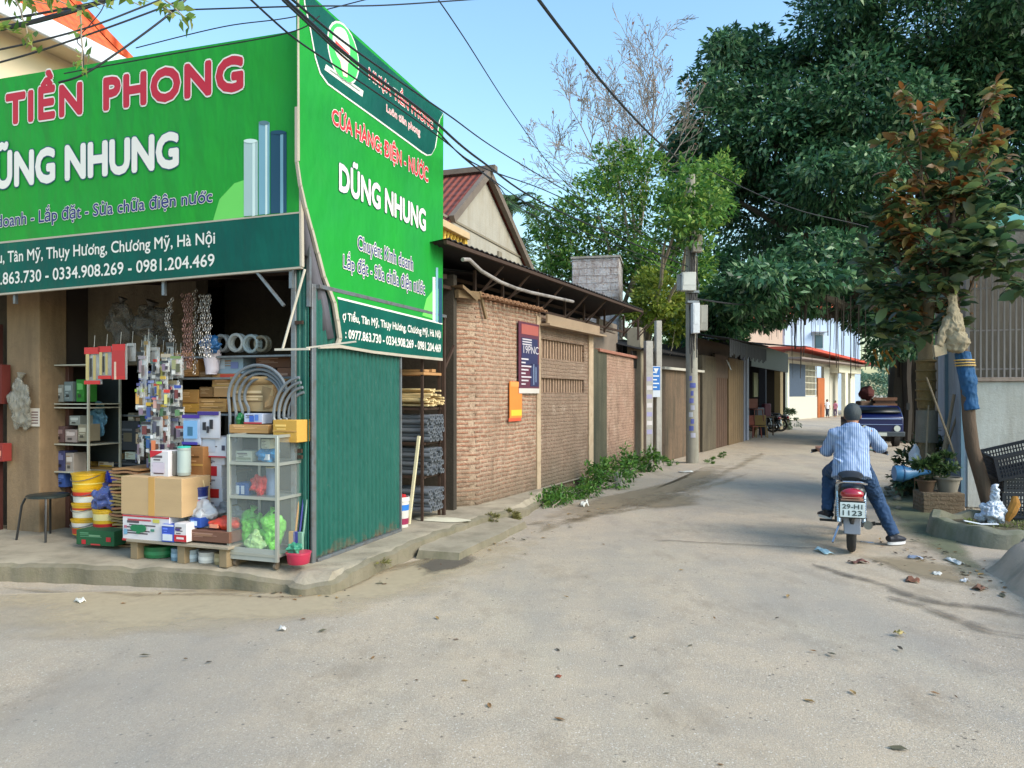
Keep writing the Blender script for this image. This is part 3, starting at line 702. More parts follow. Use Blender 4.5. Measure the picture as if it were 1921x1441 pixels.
for i in range(len(strip) - 1):
    a, b = strip[i], strip[i + 1]; side4([(a[0] - .9, a[1] + 1.4), (b[0] - .9, b[1] + 1.4), (b[0] + .9, b[1] - .6), (a[0] + .9, a[1] - .6)], .0035, .005)
m_.build('white_edging', iw, sbn); m_ = MB(); side4([(632, 557), (829, 606), (829, 609), (633, 561)], .0035, .005)
m_.build('white_line', iw, sbn)
m_ = MB(); side4([(633, 560), (829, 608), (830, 672), (760, 665), (700, 658), (637, 648), (641, 634), (637, 600)], .0005, .003); m_.build('lower_band', band, sbn)
m_ = MB()
for i in range(2, len(left) - 1):
    a, b = left[i], left[i + 1]; w0 = min(5, 1 + i * .4); w1 = min(5, 1 + (i + 1) * .4)
    side4([(a[0] - w0, a[1]), (b[0] - w1, b[1] + 2), (b[0] + .5, b[1] + 2), (a[0] + .5, a[1])], -.02, .004)
side4([(600, 649), (637, 647), (700, 658), (760, 665), (830, 672), (830, 677), (760, 670), (700, 663), (640, 653), (600, 654)], -.02, .005)
side4([(557, -33), (560, -33), (561.5, 302), (557.5, 302)], .001, .006)
m_.build('hem', mat('hem_white', (0, 0, 0)), sbn)
# the loosened corner folds back inwards and shows the grey reverse
fl = MB(); A0, B0 = [], []
for (px, py), off in zip([(574, 390), (583, 429), (594, 474), (606, 519), (618, 560), (631, 634)], [.01, .05, .09, .13, .17, .2]):
    v, z = sbF(px, py); A0.append((-.025, v, z)); B0.append((-.04 - off * .5, v - off * .75, z - off * .15))
nn = len(A0)
fl.add(A0 + [(a[0] - .01, (a[1] + b[1]) / 2 + .01, (a[2] + b[2]) / 2) for a, b in zip(A0, B0)] + B0, [(r * nn + i, r * nn + i + 1, (r + 1) * nn + i + 1, (r + 1) * nn + i) for r in range(2) for i in range(nn - 1)])
o = fl.build('folded_corner', mat('vinyl_reverse', S(92, 90, 98), .7, bp=.3, bs=8), sbn)
so_ = o.modifiers.new('th', 'SOLIDIFY'); so_.thickness = .003
m_ = MB(); frs = lambda v, z, x: (x, v, z)
def st(s, p0, p1, cap, layers, **k):
    a, b = sbF(*p0), sbF(*p1); ya = C0.y + UU.y * ub_ + VV.y * a[0]; yb = C0.y + UU.y * ub_ + VV.y * b[0]
    put_text(m_, s, a, b, (cap[0] / F * ya, cap[1] / F * yb), layers, frs, .006, dy=.0015, **k)
st('NHỰA TIỀN PHONG', (691, 147), (811, 243), (19, 17), [(.08, 0), (.02, 1)], word=1.3)
st('Luôn tiên phong', (724, 209), (787, 255), (13, 13), [(.06, 0), (.0, 4)])
st('CỬA HÀNG: ĐIỆN - NƯỚC', (622, 231), (802, 342), (27, 26), [(.07, 0), (.03, 1)])
st('DŨNG NHUNG', (636, 356), (797, 433), (48, 37), [(.055, 3), (.038, 0)])
st('Chuyên: Kinh doanh', (670, 467), (774, 508), (25, 24), [(.06, 0), (.01, 2)])
st('Lắp đặt - Sửa chữa điện nước', (643, 502), (796, 553), (24, 24), [(.06, 0), (.01, 2)])
st('ợ Tiểu, Tân Mỹ, Thụy Hương, Chương Mỹ, Hà Nội', (642, 600), (826, 634), (14, 12), [(.03, 0)])
st(': 0977.863.730 - 0334.908.269 - 0981.204.469', (647, 634), (826, 661), (16, 14), [(.03, 0)])
m_.build('lettering', [iw, ipink, inavy, flat('outline', 20, 70, 84), flat('pale_pink', 216, 120, 126)], sbn, fix=False)
m_ = MB()
cv, cz = sbF(644, 100); va = sbF(613, 90)[0]; vb2 = sbF(673, 115)[0]; rr = (vb2 - va) / 2
el = lambda s, dv=0, dz=0, q=1: [(cv + dv + rr * s * q * math.cos(i * math.pi / 12), cz + dz + rr * s * math.sin(i * math.pi / 12)) for i in range(24)]
m_.prism(el(1), .0035, .005, 0, 'x'); m_.prism(el(.93), .0055, .007, 1, 'x')
m_.prism([(cv + rr * .7 * math.cos(a) * (1 if math.cos(a) < 0 else .55), cz + rr * .2 + rr * .62 * math.sin(a)) for a in [i * math.pi / 10 for i in range(20)]], .0075, .009, 0, 'x')
m_.prism([(cv - rr * .35, cz - rr * .15), (cv + rr * .25, cz - rr * .1), (cv + rr * .2, cz - rr * .75), (cv - rr * .05, cz - rr * .8)], .0077, .0095, 2, 'x')
m_.prism([(cv - rr * .55, cz + rr * .2), (cv + rr * .3, cz + rr * .12), (cv + rr * .3, cz - rr * .02), (cv - rr * .5, cz + rr * .03)], .010, .0115, 3, 'x')
side4([(611, 121), (681, 171), (679, 182), (608, 131)], .0035, .005, 4)
side4([(618, 130), (674, 170), (673.4, 172.5), (617.4, 132.5)], .0055, .007, 5)
m_.build('emblem', [iw, flat('disc_green', 60, 176, 84), flat('blush', 230, 190, 176), flat('brick_red', 206, 70, 60), iw, flat('script_grey', 120, 130, 120)], sbn)
m_ = MB()
for x0, x1, top, mi in ((811, 816, 520, 0), (817, 821, 502, 1), (822, 829, 522, 2)): side4([(x0, 606 - (829 - x1) * .24), (x0, top), (x1, top), (x1, 606.5 - (829 - x1) * .2)], .0035, .006, mi)
side4([(792, 592), (800, 560), (812, 545), (828, 540), (829, 604)], .001, .003, 3)
m_.build('pipe_picture', [flat('pipe_pale', 0, 0, 0), flat('pipe_blue', 0, 0, 0), ign, isw], sbn)
m_ = MB()
for v in (.0, 1.3, 2.6): m_.bar((-.05, v, 2.35), (-.05, v, 4.8), .03)
m_.bar((-.05, -.15, 4.75), (-.05, 2.65, 4.75), .03); m_.bar((-.05, -.1, 3.4), (-.05, 2.65, 3.4), .03); m_.build('frame', steel, sbn)
# ---------------------------------------------------------------- brick shed beside the shop
Bp, Cp = G(896, 955, .1), G(1110, 905)
Ap = Vector((-.85, 9.46, 0)); Dp = G(1206, 868)
fb1 = FR(Bp, to=Cp); L1 = (Vector((Cp.x, Cp.y, 0)) - fb1.O).length
brick = brickmat('old_brick', S(150, 92, 68), S(184, 128, 98), S(184, 158, 134), .04, S(168, 140, 118))
brick2 = brickmat('dirty_brick', S(142, 100, 80), S(164, 122, 98), S(164, 142, 122), .2, S(148, 124, 104))
shed = thing('brick_shed', 'low shed of worn pinkish brick with two barred vents and a dark tin roof', 'shed', fb1.O, fb1.a)
m_ = MB(); th = .2
g1 = [fb1.at(1014, 624), fb1.at(1096, 662)]; g2 = [fb1.at(1019, 704), fb1.at(1099, 735)]
xa, xb = g1[0][0], g1[1][0]; z4, z3 = 2.47, 2.17; z2, z1 = 1.86, 1.63
m_.box(0, xa, 0, th, -.1, 2.86); m_.build('wall', brick, shed)
m_ = MB(); m_.box(xa, xb, 0.0, th, -.1, z1); m_.box(xa, xb, 0, th, z2, z3); m_.box(xa, xb, 0, th, z4, 2.84); m_.box(xb, L1 + .02, 0, th, -.1, 2.84); m_.build('wall', brick2, shed)
m_ = MB(); m_.T = Matrix.Translation((0, 0, 0)); v = Vector((Ap.x, Ap.y, 0)) - fb1.O; al = Vector((v.dot(fb1.x), v.dot(fb1.y), 0))
ang = math.atan2(-al.y, -al.x); m_.T = Matrix.Translation(al) @ Matrix.Rotation(ang, 4, 'Z'); m_.box(0, al.length, 0, .2, -.1, 2.84)
o = m_.build('corner_wall', brick, shed)
m_ = MB()
x = xa - .17; m_.box(x, xa - .03, -.025, 0, -.05, 2.8); m_.box(L1 - .2, L1 + .02, -.03, 0, -.05, 2.75); m_.build('pilaster', stainedmat('pilaster', S(190, 166, 138), S(130, 108, 84), S(150, 124, 100)), shed, bevel=.008)
slat = mat('vent_bar', S(170, 140, 116), .9, var=.3, scale=14, bp=.4)
for zA, zB in ((z3, z4), (z1, z2)):
    m_ = MB(); n = 17
    for i in range(n):
        q = xa + .03 + (xb - xa - .06) * i / (n - 1) + random.uniform(-.008, .008); m_.box(q - .017, q + .017, .04, .1, zA, zB)
    m_.build('vent_bars', slat, shed)
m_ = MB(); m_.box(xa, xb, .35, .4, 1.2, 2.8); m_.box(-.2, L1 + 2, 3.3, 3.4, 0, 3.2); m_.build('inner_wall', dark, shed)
# tin roof high on thin struts, edge towards the street
e0 = fb1.at(838, 483, -.35); e1 = fb1.at(1207, 601, -.35)
m_ = MB(); sheet(m_, (e0[0], -.35, 3.36), (e1[0], -.35, 3.33), (e1[0], 3.6, 2.98), (e0[0], 3.6, 2.98), 60, .02); m_.build('tin_roof', tindark, shed)
m_ = MB(); m_.bar((e0[0], -.33, 3.32), (e1[0], -.33, 3.29), .04); m_.bar((e0[0], .6, 3.2), (e1[0], .6, 3.2), .05); m_.bar((e0[0], .1, 2.93), (e1[0], .1, 2.9), .04)
for q in (.1, .9, 2.1, 3.2, 4.1, 5.2, 6.4, 7.4):
    m_.bar((q, .1, 2.8), (q, .1, 3.25), .035); m_.bar((q, .1, 2.85), (q + .05, -.3, 3.28), .025); m_.bar((q, .1, 2.92), (q + .7, .1, 3.2), .02)
m_.build('strut', rust, shed)
m_ = MB()
pts = [fb1.at(*q, -.37) for q in ((868, 487), (880, 487), (902, 508), (938, 529), (968, 541), (997, 549), (1030, 556), (1075, 566))]
m_.tube([(a, -.37, b) for a, b in pts], .024, 8); m_.build('gutter_pipe', mat('dirty_pipe', S(146, 138, 132), .7, dirt=(S(84, 76, 70), 4, .8)), shed)
tm = mat('old_tile', S(150, 112, 84), .9, var=.35, scale=10, bp=.4)
m_ = MB()
for row in range(2):
    n = 15
    for i in range(n):
        q = -.02 + i * (xa + .02) / n + row * .05; a = [(q + .05 + .05 * math.cos(k * math.pi / 5), 2.86 + row * .05 + .035 * math.sin(k * math.pi / 5) + random.uniform(-.005, .005)) for k in range(6)]
        vs = [(x, -.14 + row * .1, z) for x, z in a] + [(x, .32, z + .03) for x, z in a] + [(x, -.14 + row * .1, z - .018) for x, z in a]
        m_.add(vs, [(j, j + 1, 7 + j, 6 + j) for j in range(5)] + [(j, 12 + j, 13 + j, j + 1) for j in range(5)])
m_.build('tile_course', tm, shed)
m_ = MB(); m_.add([(-.1, -.06, 2.8), (-.55, -.1, 2.92), (-.55, .2, 2.95), (-.1, .2, 2.86), (-.1, -.06, 2.86), (-.55, -.1, 2.96)], [(0, 1, 5, 4), (4, 5, 2, 3)])
m_.bar((-.02, -.04, 2.94), (.12, -.06, 2.6), .035); m_.bar((-.5, .02, 2.86), (0.02, -.02, 2.89), .06, .1); m_.build('broken_batten', wood, shed)
m_ = MB(); m_.box(xa, L1 + .1, -.12, -.09, 2.70, 2.84); m_.box(xa - .1, L1 + .25, -.2, -.05, 2.655, 2.69); m_.build('eaves_board', mat('eaves', S(150, 128, 104), .9, var=.3, scale=3, bp=.4), shed)
m_ = MB(); m_.box(al.x - .06, al.x + .04, al.y - .1, al.y - .02, -.1, 1.95); m_.build('timber_prop', wood, shed)
# ---------------------------------------------------------------- the wall after it
f2 = FR(Cp, to=Dp); L2 = (Dp - Vector((Cp.x, Cp.y, 0))).length
w2 = thing('rendered_wall', 'pinkish rendered wall with black damp streaks between the brick shed and the concrete posts', 'wall', f2.O, f2.a)
pr = stainedmat('pink_render', S(176, 142, 120), S(92, 88, 68), S(140, 112, 92))
m_ = MB(); m_.box(1.35, L2, .1, .3, -.1, 2.42); m_.build('wall', brickmat('rendered_brick', S(176, 140, 120), S(186, 150, 130), S(180, 152, 132), .16, S(168, 132, 112)), w2, bevel=.01)
m_ = MB(); m_.box(0.02, 1.35, .085, .3, -.1, 2.46); m_.build('damp_panel', stainedmat('black_damp', S(84, 80, 62), S(38, 42, 30), S(58, 58, 44)), w2)
m_ = MB(); m_.box(.7, L2 - .2, .04, .34, 2.42, 2.48); m_.build('coping', mat('red_coping', S(150, 100, 82), .9, var=.3), w2, bevel=.008)
m_ = MB(); m_.box(L2 - .32, L2 - .02, -.02, .3, -.1, 3.15); m_.build('pier', greywall, w2, bevel=.01)
m_ = MB(); m_.box(.9, L2 - .4, .5, .56, 2.4, 3.1); m_.box(1.2, 2.6, .2, .26, 2.9, 3.1); m_.build('upper_board', mat('grey_board', S(120, 108, 96), .9, var=.3), w2)
# leaning concrete posts
cpm = stainedmat('post_concrete', S(168, 164, 156), S(110, 104, 96), S(136, 130, 124))
for i, (x0, x1, pt, pb, Y, lab) in enumerate(((1209, 1223, 640, 874, 16.9, 'squat square concrete post with faded stickers at the end of the rendered wall'), (1229, 1240, 602, 868, 17.3, 'taller slim concrete post carrying the blue notice'))):
    x = (((x0 + x1) / 2) - CX) / F * Y; w = (x1 - x0) / F * Y; h = CH - (pt - HOR) / F * Y
    t_ = thing('concrete_post', lab, 'post', (x, Y, 0), R(12), 'concrete posts by the wall')
    m_ = MB(); m_.box(-w / 2, w / 2, -w / 2, w / 2, -.1, h); m_.build('post', cpm, t_, bevel=.01)
    if i == 0:
        for k in range(7):
            m_ = MB(); zz = .7 + k * .2; m_.box(-w * .4, w * .35, -w / 2 - .003, -w / 2, zz, zz + .1); m_.build('sticker', [mat('sticker_a', S(150, 146, 180), .7), mat('sticker_b', S(196, 190, 190), .7)][k % 2], t_)
Y = 17.15; t_ = thing('notice_board', 'small blue and white notice fixed to the slim concrete post', 'sign', P(1230, 745, Y), R(12))
w = 17 / F * Y; h = 58 / F * Y
m_ = MB(); m_.box(-w / 2, w / 2, -.02, 0, 0, h); m_.build('board', pm(206, 212, 222), t_, bevel=.003)
m_ = MB(); m_.box(-w * .47, w * .47, -.024, -.021, h * .22, h * .98); m_.build('blue_field', pm(30, 110, 190), t_)
m_ = MB()
for k in range(5): m_.box(-w * .36, w * (.1 + .25 * (k % 2)), -.028, -.025, h * (.3 + k * .12), h * (.34 + k * .12))
m_.add([(-w * .3, -.028, h * .93), (w * .3, -.028, h * .93), (0, -.028, h * .75)], [(0, 1, 2)]); m_.build('print', pm(225, 228, 230), t_)
# poster and orange paper on the shed
def flatthing(name, label, cat, fr_, px, y, base, prts, group=None):
    (x0, y0, x1, y1) = px; a = fr_.at(x0, y1, y); b = fr_.at(x1, y0, y); a2 = fr_.at(x1, y1, y); w, h = b[0] - a[0], (b[1] - a2[1] + fr_.at(x0, y0, y)[1] - a[1]) / 2
    o = thing(name, label, cat, fr_.W(a[0], y, (a[1] + a2[1]) / 2), fr_.a, group)
    m = MB(); m.box(0, w, -.012, 0, 0, h); m.build('sheet', base, o)
    for nm, mt, rects in prts:
        m = MB()
        for (p, q, r_, s_) in rects: m.box(p * w, r_ * w, -.016, -.0125, q * h, s_ * h)
        m.build(nm, mt, o)
    return o, w, h
pst, w, h = flatthing('wall_poster', 'tall dark maroon printed poster on the brick shed beside the vents', 'poster', fb1, (972, 606, 1010, 738), -.03, pm(96, 40, 62),
  [('lower_strip', pm(216, 206, 196), [(0, 0, 1, .07)]), ('top_panel', pm(176, 90, 80), [(.12, .83, .95, .97)]),
   ('photo_panel', pm(44, 44, 86), [(.12, .4, .92, .78), (.55, .1, .97, .42)]), ('figure', pm(150, 168, 200), [(.68, .12, .74, .42), (.8, .16, .86, .38)])])
m_ = MB(); fw = lambda x, z, y: (x, y, z)
put_text(m_, '19PNC', (.2 * w, .565 * h), (.95 * w, .565 * h), (.11, .11), [(.0, 0)], fw, -.019)
for k in range(8):
    zz = (.12 + .05 * k) * h; m_.box(.1 * w, (.3 + .14 * (k * 7 % 3)) * w, -.02, -.018, zz, zz + .02 * h)
for k in range(3): zz = (.68 + .035 * k) * h; m_.box(.15 * w, .6 * w, -.02, -.018, zz, zz + .016 * h)
m_.build('lettering', pm(214, 206, 210), pst, fix=False)
o, w, h = flatthing('paper_notice', 'faded orange paper sheet with a yellow lower stripe pasted on the brick', 'notice', fb1, (955, 716, 978, 784), -.025, pm(236, 138, 58),
  [('yellow_stripe', pm(238, 200, 60), [(.1, .06, .95, .22)]), ('upper_fold', pm(240, 160, 84), [(0.05, .86, .9, .99)]), ('torn_foot', pm(220, 90, 56), [(-.1, -.09, .9, 0)])])
# ---------------------------------------------------------------- block water tower behind the shed
Y = 20; x0 = (1073 - CX) / F * Y; x1 = (1140 - CX) / F * Y; x2 = (1170 - CX) / F * Y; zt = CH - (486 - HOR) / F * Y
t_ = thing('block_tower', 'square tower of bare grey concrete blocks rising behind the tin roof', 'tower', (x0, Y, 0), R(-12))
m_ = MB(); m_.box(0, x1 - x0 + .3, 0, 1.6, 0, zt); m_.build('wall', brickmat('grey_block', S(196, 200, 208), S(182, 186, 194), S(166, 168, 174), .0, S(172, 172, 174), bw=.42, rh=.2, ms=.02), t_, bevel=.02)
m_ = MB(); m_.box(-.03, x1 - x0 + .33, -.03, 1.63, zt, zt + .06); m_.build('coping', cpm, t_)
# ---------------------------------------------------------------- gable house
fg = FR(SW(-1.5, 5), ang=SA + R(90))
gh = thing('gable_house', 'grey rendered house with a steep gable and red tiled roof above the tin shed', 'house', fg.O, fg.a)
ap = fg.at(908, 325); le = fg.at(838, 412); re = fg.at(994, 518)
redt = mat('red_tile', S(150, 72, 54), .85, var=.3, scale=9, bp=.6, bs=30)
def tilemat(key, c):
    if key in MATS: return MATS[key]
    m, t, b = newmat(key); co = objco(t)
    w = N(t, 'ShaderNodeTexWave', Scale=2.2, Distortion=.3); w.bands_direction = 'Y'; t.links.new(co, w.inputs['Vector'])
    w2_ = N(t, 'ShaderNodeTexWave', Scale=1.6, Distortion=.2); w2_.bands_direction = 'X'; t.links.new(co, w2_.inputs['Vector'])
    col = mixc(t, noise(t, co, 6, 5, .7), tuple(x * .7 for x in c), tuple(x * 1.2 for x in c)); col = mixc(t, ramp(t, w.outputs['Fac'], [(0, .45), (.2, 0.0)]), col, tuple(x * .4 for x in c))
    t.links.new(col, b.inputs['Base Color']); b.inputs['Roughness'].default_value = .85
    a = N(t, 'ShaderNodeMath', operation='ADD'); t.links.new(w.outputs['Fac'], a.inputs[0]); t.links.new(w2_.outputs['Fac'], a.inputs[1]); bump(t, b, a.outputs[0], .8, .05)
    MATS[key] = m; return m
redt = tilemat('red_roof_tile', S(132, 66, 54)); orangt = tilemat('orange_roof_tile', S(222, 104, 58))
gw = stainedmat('gable_render', S(168, 162, 150), S(140, 128, 108), S(160, 150, 132), k=.8)
m_ = MB(); m_.prism([(le[0], 0), (le[0], le[1] - .1), (ap[0], ap[1] - .1), (re[0], re[1] - .1), (re[0], 0)], 0, 7); m_.build('wall', gw, gh)
for nm, p, q in (('roof_slope', le, ap), ('roof_slope', ap, re)):
    d = Vector((q[0] - p[0], 0, q[1] - p[1])); o_ = .25 * d.normalized()
    p2 = (p[0] - (o_.x if p is le else 0), p[1] - (o_.z if p is le else 0)); q2 = (q[0] + (o_.x if q is re else 0), q[1] + (o_.z if q is re else 0))
    m_ = MB(); m_.prism([(p2[0], p2[1]), (q2[0], q2[1]), (q2[0], q2[1] - .06), (p2[0], p2[1] - .06)], -.06, 7.2); m_.build(nm, redt, gh)
m_ = MB()
for p, q in ((le, ap), (ap, re)): m_.bar((p[0], -.1, p[1] - .0), (q[0], -.1, q[1] - .0), .1, .13)
m_.bar((ap[0], -.25, ap[1] + .07), (ap[0], 7.2, ap[1] + .07), .16, .1); m_.build('verge', mat('verge_mortar', S(112, 100, 90), .9, var=.3, scale=6), gh)
m_ = MB(); a = fg.at(934, 472); m_.box(a[0] - .05, a[0] + .14, -.04, .0, a[1] - .5, a[1]); m_.box(a[0] + .25, a[0] + .31, -.03, .0, a[1] - .5, a[1] - .1); m_.build('stain', mat('soot', S(130, 120, 104), .9), gh)
m_ = MB(); m_.box(le[0] - .2, re[0] - .3, -.02, .0, 4.6, 4.64); m_.build('plaster_line', mat('soot', (0, 0, 0)), gh)
# yellow balcony
Yb = 12.2; fy = FR(P(838, 480, Yb), to=P(880, 480, Yb + .9))
yb = thing('yellow_balcony', 'small yellow balcony with turned balusters beside the green banner', 'balcony', fy.O, fy.a)
ym = mat('yellow_paint', S(214, 176, 72), .7, var=.15, dirt=(S(150, 118, 60), 8, .5))
zb0 = fy.at(838, 478)[1]; zb1 = fy.at(838, 420)[1]; wl = fy.at(876, 480)[0]
m_ = MB(); m_.box(-1.2, wl, -.06, .14, zb1 - .1, zb1 + .02); m_.build('rail', mat('rail_stone', S(196, 168, 130), .8), yb, bevel=.01)
m_ = MB(); m_.box(-1.2, wl, 0, .1, zb0 - .35, zb0); m_.box(-1.2, wl, 0.1, 2.5, zb0 - .4, zb0 - .25); m_.box(wl - .1, wl, -.01, .12, zb0 - .35, zb1 - .1); m_.build('slab', ym, yb)
q = -1.15
while q < wl - .12:
    h_ = zb1 - .1 - zb0; m_ = MB(); m_.lathe([(.03, 0), (.04, h_ * .1), (.022, h_ * .2), (.045, h_ * .42), (.03, h_ * .7), (.02, h_ * .82), (.035, h_ * .9), (.03, h_)], 8, c=(q, .05, zb0)); m_.build('baluster', ym, yb); q += .13
m_ = MB(); m_.box(-1.2, wl, .9, 1.0, zb0 - .3, zb1 - .15); m_.build('back_wall', ym, yb)
m_ = MB(); m_.box(-1.2, wl, .3, 2.5, 0, zb0 - .4); m_.build('lower_wall', gw, yb)
# ---------------------------------------------------------------- cream house with orange hipped roof, top left
fh = FR(SW(-6.0, 0), ang=SA + R(90))                 # x runs down the side street, y away to the left
ch = thing('cream_house', 'cream two storey house with orange hipped roof behind the front banner', 'house', fh.O, fh.a)
ze = 6.86; cw = mat('cream_wall', S(226, 208, 178), .8, var=.06, scale=2, bp=.1)
xe = fh.at(262, 110)[0]
m_ = MB(); m_.box(-1.0, xe - .5, .5, 8, 0, ze - .05); m_.build('wall', cw, ch)
m_ = MB(); m_.box(-1.6, xe, 0, 8.5, ze - .14, ze - .02); m_.build('soffit', cw, ch)
m_ = MB(); m_.box(-1.65, xe + .04, -.07, 0.0, ze - .2, ze + .08); m_.box(xe, xe + .06, -.07, 8.5, ze - .2, ze + .08); m_.build('gutter', mat('white_gutter', S(214, 218, 226), .5), ch, bevel=.02)
rh_ = 5.2
m_ = MB(); m_.add([(-1.6, 0, ze), (xe, 0, ze), (xe, 8.5, ze), (-1.6, 8.5, ze), (1.2, 4.2, ze + rh_), (xe - 3.0 if xe - 3.0 > 1.3 else 1.3, 4.2, ze + rh_)], [(0, 1, 5, 4), (1, 2, 5), (2, 3, 4, 5), (3, 0, 4)]); m_.build('roof', orangt, ch)
m_ = MB(); rx = xe - 3.0 if xe - 3.0 > 1.3 else 1.3; m_.bar((xe, 0, ze + .05), (rx, 4.2, ze + rh_ + .05), .16, .1); m_.bar((1.2, 4.2, ze + rh_ + .05), (rx, 4.2, ze + rh_ + .05), .16, .1)
m_.cyl((rx, 4.2, ze + rh_), (rx, 4.2, ze + rh_ + .5), .06, .02); m_.build('ridge_cap', orangt, ch)
# ---------------------------------------------------------------- walls and sheds further along the left side
def stretch_wall(name, label, cat, pa, pb, h, m, cap=None, group=None, th=.2):
    f = FR(pa, to=pb); L = (Vector((pb[0], pb[1], 0)) - f.O).length
    o = thing(name, label, cat, f.O, f.a, group)
    mm = MB(); mm.box(0, L, 0, th, -.1, h); mm.build('wall', m, o, bevel=.01)
    if cap: mm = MB(); mm.box(-.05, L + .05, -.12, th + .1, h, h + .06); mm.build('coping', cap, o)
    return o, f, L
brownw = stainedmat('brown_wall', S(104, 84, 66), S(48, 48, 36), S(70, 60, 46))  # brown darkened to include the shade of the lane trees
pg = G(1240, 866); ph = G(1313, 849)
o, f3, L3 = stretch_wall('mossy_wall', 'brown stained wall with a pale capping strip behind the concrete utility pole', 'wall', pg, ph, 2.2, brownw, mat('pale_strip', S(176, 170, 158), .7))
o = thing('lean_to_shed', 'dark lean-to shed roof seen over the brown stained wall', 'shed', f3.O, f3.a)
m_ = MB(); sheet(m_, (-1.1, .1, 2.62), (L3 + .8, .1, 2.62), (L3 + .8, 2.6, 3.25), (-1.1, 2.6, 3.25), 26, .03); m_.build('tin_roof', tindark, o)
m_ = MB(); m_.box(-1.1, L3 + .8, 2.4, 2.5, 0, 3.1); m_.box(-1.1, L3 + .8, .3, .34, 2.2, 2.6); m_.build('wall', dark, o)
pi, pj = G(1318, 848), G(1396, 828)
f4 = FR(pi, to=pj); L4 = (pj - pi).length
ts = thing('timber_shop', 'closed shop front of tan and brown boards under an awning darkened for shade', 'shop', f4.O, f4.a)
def x4(px): return f4.at(px, 740)[0]
m_ = MB(); m_.box(0, x4(1343), 0, .15, 0, 2.7); m_.build('grey_panel', stainedmat('old_panel', S(88, 78, 62), S(52, 46, 36), S(70, 60, 46)), ts)  # panel, door and board colours darkened to carry the trees' shade
m_ = MB()
n = 6; xa_, xb_ = x4(1344), x4(1366)
for i in range(n): q = xa_ + (xb_ - xa_) * i / n; m_.box(q + .01, q + (xb_ - xa_) / n - .01, .03, .09, 0, 2.1)
m_.build('plank_door', mat('brown_planks', S(78, 56, 42), .85, var=.35, scale=3, bp=.3), ts)
m_ = MB(); n = 7; xa_, xb_ = x4(1367), x4(1395)
for i in range(n): q = xa_ + (xb_ - xa_) * i / n; m_.box(q + .008, q + (xb_ - xa_) / n - .008, 0, .08, 0, 2.75)
m_.build('board_wall', mat('tan_planks', S(104, 84, 58), .85, var=.3, scale=2, bp=.3), ts)
m_ = MB(); m_.box(0, L4, .2, .3, 0, 3.2); m_.box(x4(1343), x4(1367), .02, .1, 2.1, 2.8); m_.build('inner_wall', darkwood, ts)
m_ = MB(); sheet(m_, (-.2, -.75, 3.12), (L4 + .3, -.75, 3.22), (L4 + .3, .3, 3.4), (-.2, .3, 3.3), 24, .025); m_.build('awning', mat('shaded_tin', S(24, 24, 26), .9), ts)  # near-black colour stands in for shade on the awning
m_ = MB()
for i in range(int(L4 / .22)): m_.box(-.1 + i * .22, .1 + i * .22, -.77, -.76, 2.62 + .05 * (i * 7 % 3), 3.1)
m_.build('awning_skirt', mat('shaded_cloth', S(22, 24, 28), .9), ts)  # hanging strips coloured dark as the shade below the awning
m_ = MB(); q = x4(1349); m_.bar((q + .5, -.1, 2.65), (q + .65, -.2, 2.35), .03); m_.bar((q + .65, -.2, 2.35), (q + .75, -.1, 2.6), .03); m_.build('bracket', steel, ts)
# open shop bay
pk = Vector((12.62, 34, 0)); f5 = FR(pj, to=pk); L5 = (pk - pj).length
os_ = thing('open_shop', 'dark open shop bay with red plastic chairs stacked outside at the bend', 'shop', f5.O, f5.a)
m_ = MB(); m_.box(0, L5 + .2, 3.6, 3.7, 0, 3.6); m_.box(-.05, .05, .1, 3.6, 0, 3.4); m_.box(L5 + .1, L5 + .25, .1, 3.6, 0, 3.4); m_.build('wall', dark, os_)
m_ = MB(); sheet(m_, (-.3, -.8, 3.25), (L5 + .4, -1.0, 3.75), (L5 + .4, 3.7, 4.2), (-.3, 3.7, 3.9), 40, .03); m_.build('tin_roof', mat('shaded_tin', (0, 0, 0)), os_)  # same near-black tin, shade painted into its colour
for px, w_, c_, z1_ in ((1396, .22, (120, 124, 140), 2.9), (1402, .3, (140, 144, 158), 3.0), (1436, .25, (60, 60, 72), 3.3), (1464, .75, (168, 146, 110), 3.0)):
    q = f5.at(px, 700)[0]; m_ = MB(); m_.box(q, q + w_, 0, .25, 0, z1_); m_.build('pillar', pm(*c_, .85), os_, bevel=.01)
q = f5.at(1407, 700)[0]; m_ = MB(); m_.box(q, L5, -.05, .05, 2.6, 3.45); m_.build('sign_fascia', pm(20, 22, 26), os_)  # fascia colour darkened to stand for the shade on it
for px, py0, py1, c_ in ((1412, 700, 745, (120, 120, 90)), (1422, 712, 742, (84, 90, 40)), (1430, 672, 695, (110, 96, 110)), (1448, 700, 735, (60, 70, 74))):
    a = f5.at(px, py1, 1.0); b = f5.at(px + 8, py0, 1.0); m_ = MB(); m_.box(a[0], b[0], .95, 1.0, a[1], b[1]); m_.build('hanging_goods', pm(*c_), os_)
m_ = MB(); m_.box(f5.at(1430, 700, 1.2)[0], L5 - .5, 1.2, 2, 0, .95); m_.build('counter', pm(70, 60, 70), os_)
